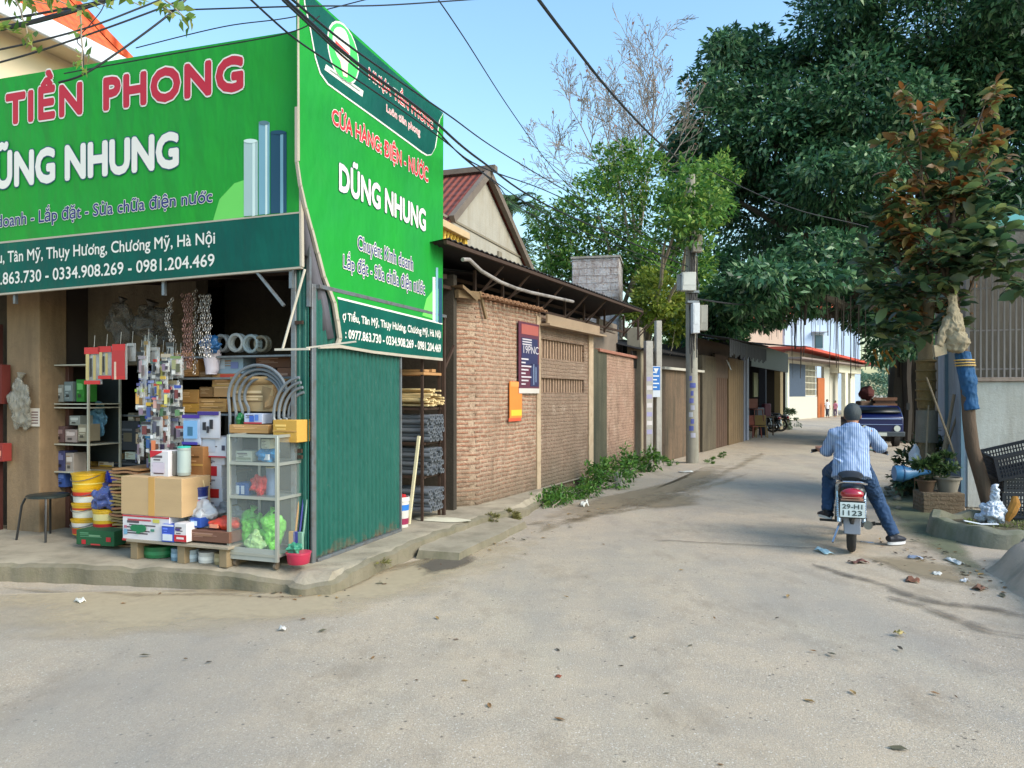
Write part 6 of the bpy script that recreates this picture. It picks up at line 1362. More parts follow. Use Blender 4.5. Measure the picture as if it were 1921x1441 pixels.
for i, (r_, c) in enumerate([((403, 626, 427, 662), (150, 150, 150)), ((430, 624, 455, 662), (190, 190, 186)), ((459, 626, 482, 664), (166, 176, 176)), ((484, 628, 496, 662), (130, 120, 100))]):
    u0, u1, z0, z1 = RX(r_, .34); o = sthing('tape_roll', ['grey roll with black core, leftmost of the row on top of the rack', 'largest silvery roll with petal like wires on the rack top', 'pale translucent roll standing third on the rack top', 'thin dark edged roll at the right end of the row'][i], 'roll', (u0 + u1) / 2, .34, z0, 0, 'rolls on top of the rack')
    Rr = (z1 - z0) / 2; m_ = MB()
    for q in range(3): m_.torus((0, q * .025, Rr), Rr * (.8 - .06 * (q % 2)), Rr * .17, 22, 8, sz=1)
    m_.build('coil', pm(*c, .3), o)
# coils of grey hose, in front
hose = mat('grey_hose', S(112, 118, 124), .35, var=.12)
def arc(px, py, rx_, ry_, v, a0, a1, lab, turns=4, dv=.02, tail=None):
    u_, z_ = SP(px, py, v); uu = SP(px + rx_, py, v)[0] - u_; zz = z_ - SP(px, py + ry_, v)[1]
    o = sthing('hose_coil', lab, 'hose', u_, v, 0, 0, 'coils of grey hose')
    for k in range(turns):
        s_ = 1 - .13 * k; pts = [(uu * s_ * math.cos(R(a)), dv * k, z_ + zz * s_ * math.sin(R(a))) for a in np.linspace(a0, a1, 22)]
        if tail: pts += [(pts[-1][0] + .01 * (k + 1), dv * k, pts[-1][2] - tail * (1 - .1 * k) * j / 4) for j in range(1, 5)]
        m = MB(); m.tube(pts, .0135, 7); m.build('hose_turn', hose, o)
    return o
arc(483, 745, 56, 60, -.02, 12, 190, 'large coil of grey hose arching over the crushed carton', 4, .022, .4)
arc(566, 780, 54, 72, -.06, 95, 185, 'second coil of grey hose against the corner post', 4, .02, .05)
o = carton('crushed pale brown carton resting inside the hose arch', (436, 722, 512, 772), .08, .3, (196, 162, 116), None, [(.05, .62, .8, .66, (130, 100, 66)), (.05, .36, .75, .4, (130, 100, 66))], flaps=True)
_, w, h = good('tmp', 'x', 'x', (436, 722, 512, 772), .08); bpy.data.objects.remove(_)
m_ = MB(); m_.add([(w * .8, -.03, h * .95), (w * 1.05, .02, h * .8), (w * 1.02, -.02, h * .2), (w * .85, -.05, h * .05), (w * .78, -.01, h * .4)], [(0, 1, 2, 3, 4)]); f_ = m_.build('torn_flap', card(176, 140, 96), o); f_.modifiers.new('th', 'SOLIDIFY').thickness = .005
carton('tan carton lying on the glass cabinet', (430, 797, 503, 813), -.1, .3, (196, 148, 92), 'h')
carton('blue and white printed pack on the tan carton', (458, 776, 492, 795), -.06, .14, (196, 206, 230), None, [(.3, .2, .55, .8, (60, 100, 196)), (.6, .3, .8, .9, (90, 130, 210)), (0, 0, 1, .15, (190, 60, 70))], name='printed_box')
carton('bright yellow tan carton by the corner post', (512, 788, 557, 830), -.14, .26, (214, 164, 72), 'h', [(.1, .45, .9, .49, (170, 120, 50))])
blob('plastic_bag', 'green topped spray bottle bag beside the blue printed pack', 'bag', (438, 778, 452, 798), -.05, .08, (30, 110, 60), None, .3, 21)
# ---------------- glass cabinet on castors
u0, u1, z0, z1 = RX((430, 816, 520, 1042), -.3)
o = sthing('display_cabinet', 'narrow aluminium framed glass display cabinet on castors at the shop corner', 'cabinet', u0, -.3, FZ); w = u1 - u0 - .0; h = z1 - FZ; d = .4; cb = .07
alu = mat('aluminium', S(176, 178, 170), .35, .5, var=.08)
for x in (0, w):
    for y in (0, d): m_ = MB(); m_.box(x - .014, x + .014, y - .014, y + .014, cb, h); m_.build('corner_post', alu, o, bevel=.003)
lv = [SP(475, y, -.3)[1] - FZ for y in (1040, 934, 870, 818)]
for i, z in enumerate(lv):
    m_ = MB(); m_.box(.014, w - .014, -.012, .012, z - .012, z + .012); m_.box(.014, w - .014, d - .012, d + .012, z - .012, z + .012); m_.box(w - .012, w + .012, .014, d - .014, z - .012, z + .012); m_.box(-.012, .012, .014, d - .014, z - .012, z + .012); m_.build('shelf_frame', alu, o)
    m_ = MB(); m_.box(.012, w - .012, .012, d - .012, z - .004, z + .002); m_.build('shelf_board', pm(110, 120, 116), o)
m_ = MB(); m_.box(.014, w - .014, -.006, .006, cb, lv[0] + .05); m_.build('kick_panel', pm(170, 172, 164), o)
m_ = MB(); m_.box(.014, w - .014, -.003, .0, lv[0] + .05, h - .02); m_.build('door', glass, o)
m_ = MB(); m_.box(w - .002, w + .002, .014, d - .014, lv[0], h - .02); m_.box(-.002, .002, .014, d - .014, lv[0], h - .02); m_.build('side_glass', glass, o)
m_ = MB(); m_.box(.01, w - .01, d - .004, d, lv[0], h); m_.build('back_panel', pm(66, 78, 78), o)
for x in (.04, w - .04):
    for y in (.04, d - .04): m_ = MB(); m_.cyl((x - .012, y, .03), (x + .012, y, .03), .03, n=12); m_.box(x - .016, x + .016, y - .01, y + .01, .04, cb); m_.build('castor', pm(120, 106, 90), o)
cab = [((442, 846, 472, 866), (206, 210, 190), 'long white tube box on the top cabinet shelf', [(.05, .2, .95, .4, (150, 156, 130))]), ((490, 824, 506, 842), (206, 206, 180), 'cream carded pack hanging in the top of the cabinet', None), ((442, 906, 466, 932), (40, 90, 160), 'blue and white boxes on the middle cabinet shelf', [(.05, .2, .3, .8, (210, 220, 230)), (.45, .2, .7, .8, (200, 210, 226))])]
for r_, c, lab, mk in cab: carton(lab, r_, -.2, .12, c, None, mk, name='printed_box', group='goods in the glass cabinet')
blob('plastic_pack', 'blue and white bag on the top cabinet shelf', 'pack', (476, 842, 508, 868), -.2, .14, (40, 140, 200), None, .3, 31, None, 'goods in the glass cabinet', [(.45, .2, .85, .6, (226, 230, 236))])
blob('plastic_pack', 'red crumpled pack on the middle cabinet shelf', 'pack', (466, 894, 494, 932), -.2, .14, (206, 44, 40), None, .35, 32, None, 'goods in the glass cabinet')
bucket('clear spray bottle with cream cap on the middle cabinet shelf', (495, 876, 510, 930), -.15, (130, 150, 180), (210, 200, 160), None, False, 'bottle', 'bottle', 1.0)
gr = mat('green_film', S(110, 196, 70), .3, var=.2, scale=8, bp=.9, bs=14)
for r_, sd_, lab in (((440, 966, 478, 1036), 41, 'bulging green bag, left in the cabinet bottom'), ((478, 968, 512, 1030), 42, 'bulging green bag, right in the cabinet bottom')): blob('plastic_bag', lab, 'bag', r_, -.18, .2, (0, 0, 0), gr, .35, sd_, (120, 200, 90))
blob('plastic_bag', 'small pale green bag in front of the two bulging green ones', 'bag', (458, 1002, 488, 1036), -.27, .1, (176, 214, 140), None, .35, 44)
# behind / beside the cabinet
for r_, v_, c, lab in (((520, 890, 540, 930), .1, (150, 176, 110), 'lime green bottle'), ((536, 890, 556, 930), .12, (150, 96, 60), 'brown box'), ((530, 850, 556, 888), .15, (70, 60, 56), 'dark machine')): carton(lab + ' on the shadowy ledge behind the cabinet', r_, v_, .12, c, None, None, name='boxed_goods')
carton('shadowy ledge box carrying goods behind the cabinet', (518, 930, 558, 1000), .12, .2, (80, 66, 56), None, None)
bucket('pink basin at the foot of the corner post', (526, 1040, 566, 1062), -.3, (190, 50, 80), (206, 60, 90), None, False, 'basin', 'basin', .86)
blob('brush_bundle', 'green dish brush bundle standing in the pink basin', 'brush', (532, 1022, 558, 1042), -.28, .1, (60, 140, 110), None, .4, 47)
for i, (x, c, lab) in enumerate(((541, (206, 150, 70), 'orange handled broom'), (549, (70, 70, 150), 'dark blue tool'), (556, (120, 160, 140), 'green pole'))):
    u_, zt = SP(x, 940, -.1); o = sthing('broom', lab + ' leaning behind the pink basin', 'tool', u_, -.05, FZ); m_ = MB(); m_.cyl((0, 0, 0), (.03, .06, zt - FZ), .009, n=7); m_.build('handle', pm(*c), o); m_ = MB(); m_.box(-.03, .03, -.01, .02, 0, .28); m_.build('head', pm(*c), o, bevel=.006)
# ---------------- packets cluster left of the sacks
rnd = random.Random(12)
cl = [((264, 668, 282, 712), 'clear packet of pinkish parts', (180, 150, 160)), ((285, 678, 302, 712), 'clear packet of grey parts', (130, 136, 142)), ((305, 664, 322, 712), 'clear packet with cream strip', (190, 180, 160)), ((322, 668, 338, 704), 'clear packet with olive parts', (150, 150, 110)),
      ((256, 730, 270, 770), 'orange topped white packet', (226, 170, 90)), ((282, 714, 300, 748), 'white and blue striped packet', (200, 210, 230)), ((298, 716, 312, 752), 'yellow marked packet', (226, 190, 90)), ((312, 714, 336, 760), 'violet grey packet of screws', (120, 110, 130)), ((274, 744, 290, 774), 'white packet with violet square', (206, 200, 226)), ((288, 746, 302, 774), 'white packet with maroon stripes', (206, 160, 150)), ((314, 750, 336, 780), 'large clear packet of grey rings', (110, 112, 112)),
      ((274, 780, 290, 818), 'blue marked packet', (70, 120, 190)), ((290, 782, 306, 824), 'dark carded packet', (90, 90, 110)), ((306, 780, 322, 822), 'brown and pink packet', (196, 140, 120)), ((322, 784, 338, 830), 'grey carded wrench packet', (140, 130, 140)), ((276, 818, 292, 850), 'small blue packet', (50, 90, 150)), ((292, 822, 310, 850), 'thin violet packet', (120, 110, 160)), ((310, 822, 330, 846), 'pale pink long packet', (214, 150, 160))]
for i, (r_, lab, c) in enumerate(cl):
    c2 = tuple(min(255, int(x * rnd.uniform(.7, 1.2))) for x in c)
    packet(lab + ' in the hanging cluster left of the sacks', r_, .02 + (i % 3) * .05, [(.0, .86, 1, 1, c2), (.12, .3, .5, .8, c), (.55, .15, .9, .6, tuple(int(x * .6) for x in c)), (.15, .06, .45, .24, (216, 214, 210))], hang=.05, rot=rnd.uniform(-22, 22))
for i in range(46):                                   # more small blister packs crowding the same hooks, at all angles
    px, py = rnd.uniform(258, 334), rnd.uniform(664, 862); w_, h_ = rnd.uniform(8, 16), rnd.uniform(16, 34); c = rnd.choice([(196, 190, 186), (170, 150, 120), (206, 120, 80), (70, 90, 150), (60, 60, 66), (214, 206, 120), (120, 60, 60), (90, 130, 90), (206, 206, 214), (130, 110, 130)])
    packet(['narrow', 'small', 'crumpled', 'thin'][i % 4] + ' blister pack half hidden in the hanging packet cluster', (px, py, px + w_, py + h_), rnd.uniform(-.04, .2), [(0, .8, 1, 1, rnd.choice([(196, 50, 44), (216, 216, 220), (60, 80, 160), (226, 180, 60), (50, 50, 56)])), (.1, .1, .6, .7, c), (.6, .2, .95, .5, tuple(int(x * .5) for x in c))], 'small blister packs in the hanging cluster', hang=.03, rot=rnd.uniform(-40, 40))
gf = mat('dusky_film', S(90, 86, 82), .2, alpha=.45, bp=.9, bs=14)
blob('plastic_bag', 'dusky clear bag bundle hanging high above the red saws', 'bag', (196, 570, 236, 640), .45, .16, (0, 0, 0), gf, .4, 51, (80, 76, 72)); blob('plastic_bag', 'broad dusky film bag hanging high under the beam', 'bag', (238, 575, 300, 640), .45, .2, (0, 0, 0), gf, .4, 52, (80, 76, 72))
blob('plastic_bag', 'small clear bag hanging just above the packet cluster', 'bag', (262, 628, 286, 668), .3, .1, (0, 0, 0), mat('grey_film', (0, 0, 0)), .4, 53, (110, 100, 96))
# ---------------- pipe rack on the side bay
def slatbundle(v0, v1, z0, n, L, mat_, lab, seed, name='wooden_lath', cat='lath'):
    rnd = random.Random(seed); r0 = None
    for i in range(n):
        y = v0 + rnd.uniform(0, v1 - v0); z = z0 + .03 + rnd.uniform(0, .2) * (1 - ((y - (v0 + v1) / 2) / (v1 - v0)) ** 2 * 2)
        u_ = -L + rnd.uniform(-.02, .05)
        if r0 is None:
            o = sthing(name, lab, cat, u_, y, z, 0, 'bundle of pale timber slats'); m = MB(); m.box(0, L, -.02, .02, -.009, .009); m.build('slat', mat_, o); r0 = o
        else: dup(r0, SW(u_, y, z), None, rot=(rnd.uniform(-.5, .5), rnd.uniform(-.03, .03), SA + rnd.uniform(-.06, .06)))
zr = [SPs(815, y, 0)[1] for y in (764, 828, 890, 958)]
slatbundle(2.3, 2.66, zr[0], 38, .8, mat('pale_timber', S(212, 186, 136), .75, var=.2, scale=6), 'pale timber slat end in the bundle on the top rack shelf', 2)
pipem = mat('grey_pipe', S(104, 108, 114), .4, var=.1)
for b, (zlo, zhi, grp, lab) in enumerate(((zr[1], zr[0] - .04, 'upper bundle of grey pipes', 'grey plastic pipe in the upper bundle of the side rack'), (zr[2], zr[1] - .03, 'middle bundle of grey pipes', 'grey plastic pipe in the middle bundle of the side rack'), (zr[3], zr[2] - .12, 'lowest bundle of grey pipes', 'grey plastic pipe in the lowest bundle on the ground'))):
    r = .029; first = None; row = 0; z = zlo + r; rnd = random.Random(b)
    while z + r < zhi:
        y = 2.29 + r + (r if row % 2 else 0)
        while y + r < 2.71:
            u_ = -.86 + rnd.uniform(-.01, .04); z_ = z + rnd.uniform(-.002, .002)
            if first is None:
                o = sthing('plastic_pipe', lab, 'pipe', u_, y, z_, 0, grp); m = MB(); n = 12
                a = [(math.cos(2 * math.pi * k / n), math.sin(2 * math.pi * k / n)) for k in range(n)]
                vs = [(x, c * q, s_ * q) for x, q in ((0, r), (.86, r), (.86, r * .72), (0, r * .72)) for c, s_ in a]
                m.add(vs, [(j * n + i, j * n + (i + 1) % n, ((j + 1) % 4) * n + (i + 1) % n, ((j + 1) % 4) * n + i) for j in range(4) for i in range(n)]); m.build('tube', pipem, o); first = o
            else: dup(first, SW(u_, y, z_), SA)
            y += 2 * r + .001
        z += r * 1.75; row += 1
o = sthing('side_rack', 'rusty steel rack holding timber and grey pipes in the side bay', 'rack', -.86, 2.26, FZ)
for z in zr[:3]: m_ = MB(); m_.box(0, .84, 0, .03, z - FZ - .03, z - FZ - .004); m_.box(0, .84, .43, .46, z - FZ - .03, z - FZ - .004); m_.box(.0, .03, 0.03, .43, z - FZ - .03, z - FZ - .004); m_.box(.78, .82, 0.03, .43, z - FZ - .03, z - FZ - .004); m_.build('cross_bar', rust, o)
for x in (.01, .81):
    for y in (.0, .46): m_ = MB(); m_.box(x - .015, x + .015, y - .012, y + .012, 0, 2.0); m_.build('post', rust, o)
z = SPs(800, 703, 0)[1]; m_ = MB(); m_.box(.0, .84, -.02, .5, z - FZ, z - FZ + .03); m_.box(.1, .84, .0, .12, z - FZ + .035, z - FZ + .06); m_.box(.3, .84, .2, .3, z - FZ + .035, z - FZ + .07); m_.build('top_board', mat('tan_board', S(176, 130, 84), .8, var=.25), o)
v_, z_ = SPs(765, 975, -.12); r = .1
o = sthing('paint_pail', 'white and blue pail with red goods inside standing beside the green panel end', 'pail', -.12, 1.86, FZ); h = .33
m_ = MB(); m_.lathe([(r * .88, 0), (r * .9, .006), (r, h * .85), (r * 1.06, h * .86), (r * 1.06, h * .93), (r * 1.02, h), (r * .96, h), (r * .96, h * .9), (.01, h * .88)], 24); m_.build('pail', pm(216, 212, 206, .4), o)
m_ = MB(); m_.lathe([(r * .9, h * .1), (r * .905, h * .101), (r * .99, h * .75), (r * .985, h * .751)], 24); m_.build('printed_label', pm(40, 120, 206, .4), o)
m_ = MB(); m_.lathe([(r * .91, h * .1), (r * .915, h * .101), (r * .94, h * .3), (r * .93, h * .301)], 24); m_.build('label_foot', pm(150, 40, 80, .4), o)
m_ = MB(); m_.ball((0, 0, h * .95), r * .8, r * .8, .05, 12, 8, 0, .3, 3); m_.build('red_contents', pm(196, 40, 44), o)
o = sthing('wooden_stick', 'pale wooden stick leaning from the white and blue pail against the rack', 'stick', -.05, 1.98, FZ); m_ = MB(); m_.bar((-.0, -.05, .02), (.02, .16, .98), .03, .028); m_.build('stick', mat('pale_stick', S(206, 196, 160), .7), o)
g = G(826, 975, .155); o = thing('floor_cloth', 'flat pale cloth lying on the pavement below the pipe rack', 'cloth', g, SA); m_ = MB()
for i in range(7):
    for j in range(7):
        pass
ptsx = [(.34 * math.cos(a) * (1 + .15 * math.sin(3 * a)), .17 * math.sin(a) * (1 + .2 * math.cos(2 * a))) for a in [k * math.pi / 12 for k in range(24)]]
m_.add([(x, y, .002) for x, y in ptsx] + [(x * .6, y * .6, .012 + .008 * math.sin(x * 30)) for x, y in ptsx], [(i, (i + 1) % 24, 24 + (i + 1) % 24, 24 + i) for i in range(24)] + [tuple(range(24, 48))]); m_.build('cloth', pm(220, 212, 186, .9), o)

rnd = random.Random(77)                                # more stock crowding the doorway
for i in range(16):
    px, py = rnd.uniform(176, 256), rnd.choice([846, 822, 800, 776]) + rnd.uniform(-3, 3); w_, h_ = rnd.uniform(10, 18), rnd.uniform(14, 24); c = rnd.choice([(110, 80, 56), (70, 90, 80), (150, 140, 120), (60, 66, 90), (130, 60, 50), (150, 120, 60)])
    carton(['dusty', 'faded', 'dark', 'small'][i % 4] + ' box on the crowded back shelf of the doorway', (px, py - h_, px + w_, py), .96, .14, c, None, [(.1, .5, .9, .8, tuple(min(255, q + 60) for q in c))], name='boxed_goods', group='boxes on the back shelf of the doorway')
shelf('dim steel rack against the lintel wall inside the doorway', SP(174, 800, .94)[0], SP(272, 800, .94)[0], .94, 1.14, [SP(220, y, .94)[1] for y in (848, 824, 802, 778)])
for i in range(9):
    px = 244 + i * 11 + rnd.uniform(-3, 3); py = rnd.uniform(640, 668); c = rnd.choice([(190, 186, 180), (150, 120, 60), (170, 60, 50), (80, 96, 140), (60, 60, 60)])
    packet(['long', 'slim', 'folded'][i % 3] + ' packet in the top row under the shop lintel', (px, py, px + rnd.uniform(9, 14), py + rnd.uniform(30, 46)), .12 + rnd.uniform(0, .15), [(0, .84, 1, 1, c), (.15, .1, .6, .75, tuple(int(q * .8) for q in c))], 'top row of hanging packets', rot=rnd.uniform(-25, 25))
# ================================================================ UTILITY POLE AND CABLES
Yp = 17.4; pb = Vector(((1299 - CX) / F * Yp, Yp, 0))
pole = thing('utility_pole', 'tall grey concrete utility pole with meter boxes and pasted blue stickers', 'pole', pb)
m_ = MB(); m_.cyl((0, 0, -.1), (-.05, 0, 6.75), .15, .11, 18); m_.build('shaft', stainedmat('pole_concrete', S(150, 146, 134), S(106, 100, 86), S(130, 124, 110), k=.7), pole)
def pbx(x0, y0, x1, y1, dy=-.2):
    a = P(x0, y1, Yp + dy) - pb; b = P(x1, y0, Yp + dy) - pb; return a, b
for (x0, y0, x1, y1), dy, dp, c in (((1280, 510, 1306, 545), -.34, .22, (196, 196, 190)), ((1300, 568, 1313, 625), -.4, .25, (214, 216, 218)), ((1313, 572, 1328, 620), -.2, .2, (150, 146, 136)), ((1300, 440, 1318, 472), -.3, .2, (170, 160, 150)), ((1272, 514, 1279, 545), -.2, .16, (160, 160, 158))):
    a, b = pbx(x0, y0, x1, y1, dy); m_ = MB(); m_.box(a.x, b.x, a.y, a.y + dp, a.z, b.z); bx_ = m_.build('meter_box', pm(*c, .45), pole, bevel=.012)
    m_ = MB(); m_.box(a.x + .03, b.x - .03, a.y - .006, a.y - .001, a.z + (b.z - a.z) * .3, b.z - .04); m_.build('door', pm(*[min(255, q + 10) for q in c], .3), bx_)
m_ = MB(); a, b = pbx(1290, 545, 1312, 572); m_.box(a.x, b.x, -.2, .05, a.z + .05, a.z + .1); m_.box(a.x, b.x, -.2, .05, b.z - .05, b.z); m_.build('bracket', steel, pole)
rnd = random.Random(3)
for i in range(14):
    x0 = rnd.uniform(-.1, .1); m_ = MB(); z0 = rnd.uniform(1.9, 3.2); z1 = rnd.uniform(4.0, 6.0); pts = [(x0 + .06 * mnoise.noise(Vector((i, k * .7, 0))), -.17 - .03 * mnoise.noise(Vector((i, k, 4))), z0 + (z1 - z0) * k / 8) for k in range(9)]
    m_.tube(pts, rnd.choice([.008, .011, .014]), 5); m_.build('drop_cable', pm(40, 38, 40, .6), pole)
for i in range(9):
    z = .55 + i * .17 + rnd.uniform(0, .05); a0 = rnd.uniform(-2.1, -1.7); w = rnd.uniform(.4, .9); m_ = MB(); vs = []
    for k in range(5): a = a0 + w * (k / 4 - .5); vs += [(.153 * math.cos(a), .153 * math.sin(a), z), (.153 * math.cos(a), .153 * math.sin(a), z + .11)]
    m_.add(vs, [(2 * k, 2 * k + 2, 2 * k + 3, 2 * k + 1) for k in range(4)]); m_.build('sticker', pm(*rnd.choice([(110, 116, 180), (180, 180, 196), (200, 160, 80), (196, 200, 206), (90, 100, 170)]), .7), pole)
wire = mat('black_cable', S(30, 32, 36), .5)
def cable(label, pts, r, group=None, sag=0):
    """pts: (px, py, depth) threaded by a smooth curve"""
    w = [P(*p) for p in pts]; out = []
    n = len(w)
    for i in range(n - 1):
        p0, p1, p2, p3 = w[max(i - 1, 0)], w[i], w[i + 1], w[min(i + 2, n - 1)]
        for k in range(8):
            t = k / 8; out.append(.5 * ((2 * p1) + (-p0 + p2) * t + (2 * p0 - 5 * p1 + 4 * p2 - p3) * t * t + (-p0 + 3 * p1 - 3 * p2 + p3) * t ** 3))
    out.append(w[-1]); o = w[0]; mb = MB(); mb.tube([p - o for p in out], r, 6); ob = mb.build('overhead_cable', wire, loc=o); tag(ob, label, 'cable', group); return ob
cable('thickest black cable falling from the top centre to the utility pole', [(985, -35, 6.5), (1060, 65, 8), (1150, 178, 10.5), (1230, 262, 14), (1296, 318, 17.3)], .018)
cable('upper black cable crossing the teal title strip of the side banner', [(520, -25, 4.5), (640, 75, 5.6), (760, 160, 7.2), (840, 215, 8.6), (960, 298, 12), (1180, 425, 16), (1290, 480, 17.2)], .009)
cable('thicker twin cable crossing the white disc of the side banner', [(525, -10, 4.5), (585, 45, 5), (665, 115, 5.6), (800, 215, 7), (900, 300, 9.5), (1040, 392, 13), (1290, 500, 17.2)], .014)
cable('lower twin of the cable crossing the white disc', [(530, 0, 4.5), (590, 56, 5), (670, 128, 5.6), (800, 226, 7), (900, 320, 9.5), (1060, 420, 13), (1290, 512, 17.2)], .008)
cable('lower cable crossing the corner between the two banners', [(455, -15, 4.6), (540, 62, 5), (600, 105, 5.6), (700, 170, 6.4), (830, 262, 8), (930, 345, 10), (1010, 408, 13), (1285, 520, 17.2)], .007)
cable('thin cable bending over the gable of the grey house', [(830, 258, 8), (900, 312, 9), (1040, 365, 12), (1180, 440, 15), (1290, 470, 17.2)], .008)
cable('thin pale cable from the top centre into the light green tree', [(812, -15, 8), (870, 70, 9), (960, 210, 12), (1040, 320, 16), (1100, 380, 20)], .008)
cable('nearly level cable along the top of the frame above the side banner', [(300, 20, 6), (560, 12, 6), (720, 10, 6.5), (900, -2, 7)], .006)
cable('thin cable climbing from the banner top towards the top centre', [(255, 90, 7.2), (420, 50, 7), (560, 30, 7), (760, -20, 7)], .005)
cable('thin cable lying against the top of the green front banner', [(120, 138, 6.4), (330, 100, 6.2), (540, 62, 6), (600, 30, 6)], .005)
for i, (lab, pts, r) in enumerate([('highest cable of the top left fan', [(-60, 45, 5.6), (60, 28, 5.7), (190, 2, 5.8), (260, -20, 6)], .009), ('thick bundled cable of the top left fan', [(-60, 64, 5.6), (40, 46, 5.7), (120, 25, 5.8), (220, -6, 6)], .018), ('cable passing the cream house wall in mid fan', [(-60, 105, 5.6), (60, 80, 5.7), (170, 50, 5.8), (270, 12, 6), (330, -12, 6.1)], .007),
        ('long cable rising to the right in the top left fan', [(-60, 133, 5.6), (60, 100, 5.7), (180, 60, 5.8), (310, 12, 6), (370, -14, 6.1)], .007), ('lowest cable of the fan crossing the green banner top', [(110, 155, 5.8), (160, 138, 5.8), (240, 85, 5.9), (320, 25, 6), (360, -12, 6.1)], .008), ('thin drooping wire tied below the fan', [(200, -5, 5.8), (190, 20, 5.8), (170, 45, 5.8), (145, 75, 5.8), (156, 95, 5.8), (156, 140, 5.8)], .004)]):
    cable(lab, pts, r, 'cables fanning across the top left')
cable('cable sagging beneath the banyan leaves towards the right', [(1296, 300, 17.3), (1390, 350, 18), (1500, 395, 19), (1640, 430, 20), (1760, 480, 21)], .012)
cable('level cable passing low under the banyan crown', [(1300, 560, 17.3), (1400, 572, 20), (1500, 571, 24), (1600, 566, 28), (1700, 556, 32)], .02)
cable('upper right cable rising out of the frame', [(1990, 270, 9), (1921, 310, 9.5), (1850, 350, 10.5), (1780, 392, 12)], .008)
cable('lower right cable rising out of the frame', [(1990, 300, 9), (1921, 328, 9.5), (1850, 372, 10.5), (1770, 420, 12)], .006)
cable('thin wire coming down to the canopy at the right edge', [(1990, 376, 9), (1900, 385, 9.3), (1820, 394, 10), (1740, 402, 11)], .006)
# ================================================================ MOTORBIKE AND RIDER
HD = R(-23); bk0 = Vector(((1597 - CX) / F * 7.52, 7.52, 0))
bike = thing('motorbike', 'small dark motorbike seen from behind with red tail light and white plate', 'motorbike', bk0, HD)
rub = mat('tyre_rubber', S(44, 42, 42), .85, bp=.4, bs=60); blk = pm(24, 25, 28, .35); chrome = mat('chrome', S(196, 198, 200), .15, .9, var=.05); grey = pm(120, 124, 132, .35)
def wheel(y, nm):
    e = bpy.data.objects.new(nm, None); COL.objects.link(e); e.parent = bike; e.location = (0, y, .28)
    m = MB(); m.torus((0, 0, 0), .24, .042, 32, 10, axis='x'); m.build('tyre', rub, e)
    m = MB(); m.torus((0, 0, 0), .2, .014, 30, 6, axis='x'); m.cyl((-.05, 0, 0), (.05, 0, 0), .055, n=14)
    m.build('rim', chrome, e); m = MB()
    for k in range(14): a = k * math.pi / 7; m.cyl((.03 * (-1) ** k, .04 * math.cos(a), .04 * math.sin(a)), (0, .2 * math.cos(a), .2 * math.sin(a)), .0025, n=4)
    m.build('spokes', chrome, e)
wheel(.02, 'rear_wheel'); wheel(1.22, 'front_wheel')
def arcbox(mb, r, a0, a1, w, t, y0=0, z0=.28, n=12, mi=0):
    vs = []
    for k in range(n + 1):
        a = R(a0 + (a1 - a0) * k / n)
        for x, q in ((-w, r), (w, r), (w * .8, r + t), (-w * .8, r + t)): vs.append((x, y0 + q * math.cos(a), z0 + q * math.sin(a)))
    mb.add(vs, [(4 * k + j, 4 * k + 4 + j, 4 * k + 4 + (j + 1) % 4, 4 * k + (j + 1) % 4) for k in range(n) for j in range(4)] + [(3, 2, 1, 0), (4 * n, 4 * n + 1, 4 * n + 2, 4 * n + 3)], mi)
m_ = MB(); arcbox(m_, .295, 60, 150, .07, .022, .02); m_.build('rear_mudguard', blk, bike)
m_ = MB(); m_.add([(-.085, -.17, .5), (.085, -.17, .5), (.075, -.3, .23), (-.075, -.3, .23), (-.085, -.15, .5), (.085, -.15, .5), (.075, -.28, .23), (-.075, -.28, .23)], [(0, 3, 2, 1), (4, 5, 6, 7), (0, 1, 5, 4), (1, 2, 6, 5), (2, 3, 7, 6), (3, 0, 4, 7)]); m_.build('mud_flap', grey, bike, bevel=.008)
m_ = MB(); arcbox(m_, .29, -10, 130, .06, .02, 1.22); m_.build('front_mudguard', blk, bike)
pl_ = thing('plate', 'x', 'x'); bpy.data.objects.remove(pl_)
m_ = MB(); m_.box(-.11, .11, -.325, -.318, .40, .545); plate = m_.build('license_plate', pm(222, 232, 232, .35), bike, bevel=.004)
m_ = MB(); put_text(m_, '29-H1', (-.088, .485), (.088, .485), (.042, .042), [(.03, 0)], fw, -.328, dy=-.001); put_text(m_, '1123', (-.085, .42), (.085, .42), (.046, .046), [(.03, 0)], fw, -.328, dy=-.001); m_.build('lettering', pm(70, 84, 84), plate, fix=False)
m_ = MB(); m_.box(-.115, .115, -.317, -.305, .39, .56); m_.box(-.02, .02, -.305, -.1, .5, .56); m_.build('plate_holder', blk, bike)
m_ = MB(); m_.T = Matrix.Translation((0, -.25, .62)); m_.ball((0, 0, 0), .108, .07, .058, 18, 10); m_.build('tail_light', mat('red_lens', S(150, 14, 34), .15, coat=.8), bike)
m_ = MB(); m_.T = Matrix.Translation((0, -.16, .625)); m_.ball((0, 0, .005), .128, .075, .085, 18, 10); m_.ball((0, .08, .03), .12, .18, .075, 18, 10); m_.build('tail_cowl', blk, bike)
m_ = MB(); m_.box(-.09, .09, -.318, -.3, .588, .596); m_.box(-.1, .1, -.3, -.22, .55, .575); m_.build('lens_strip', pm(196, 140, 120, .3), bike)
m_ = MB(); m_.tube([(-.12, .12, .69), (-.14, -.05, .7), (-.13, -.2, .715), (-.08, -.25, .735), (.08, -.25, .735), (.13, -.2, .715), (.14, -.05, .7), (.12, .12, .69)], .011, 8); m_.build('grab_rail', chrome, bike)
m_ = MB(); m_.tube([(0, .02, .74), (0, .12, .76), (0, .3, .755), (0, .62, .77), (0, .72, .78)], [(.09, .02), (.115, .045), (.125, .05), (.1, .045), (.06, .03)], 14); m_.build('seat', pm(28, 28, 30, .5), bike)
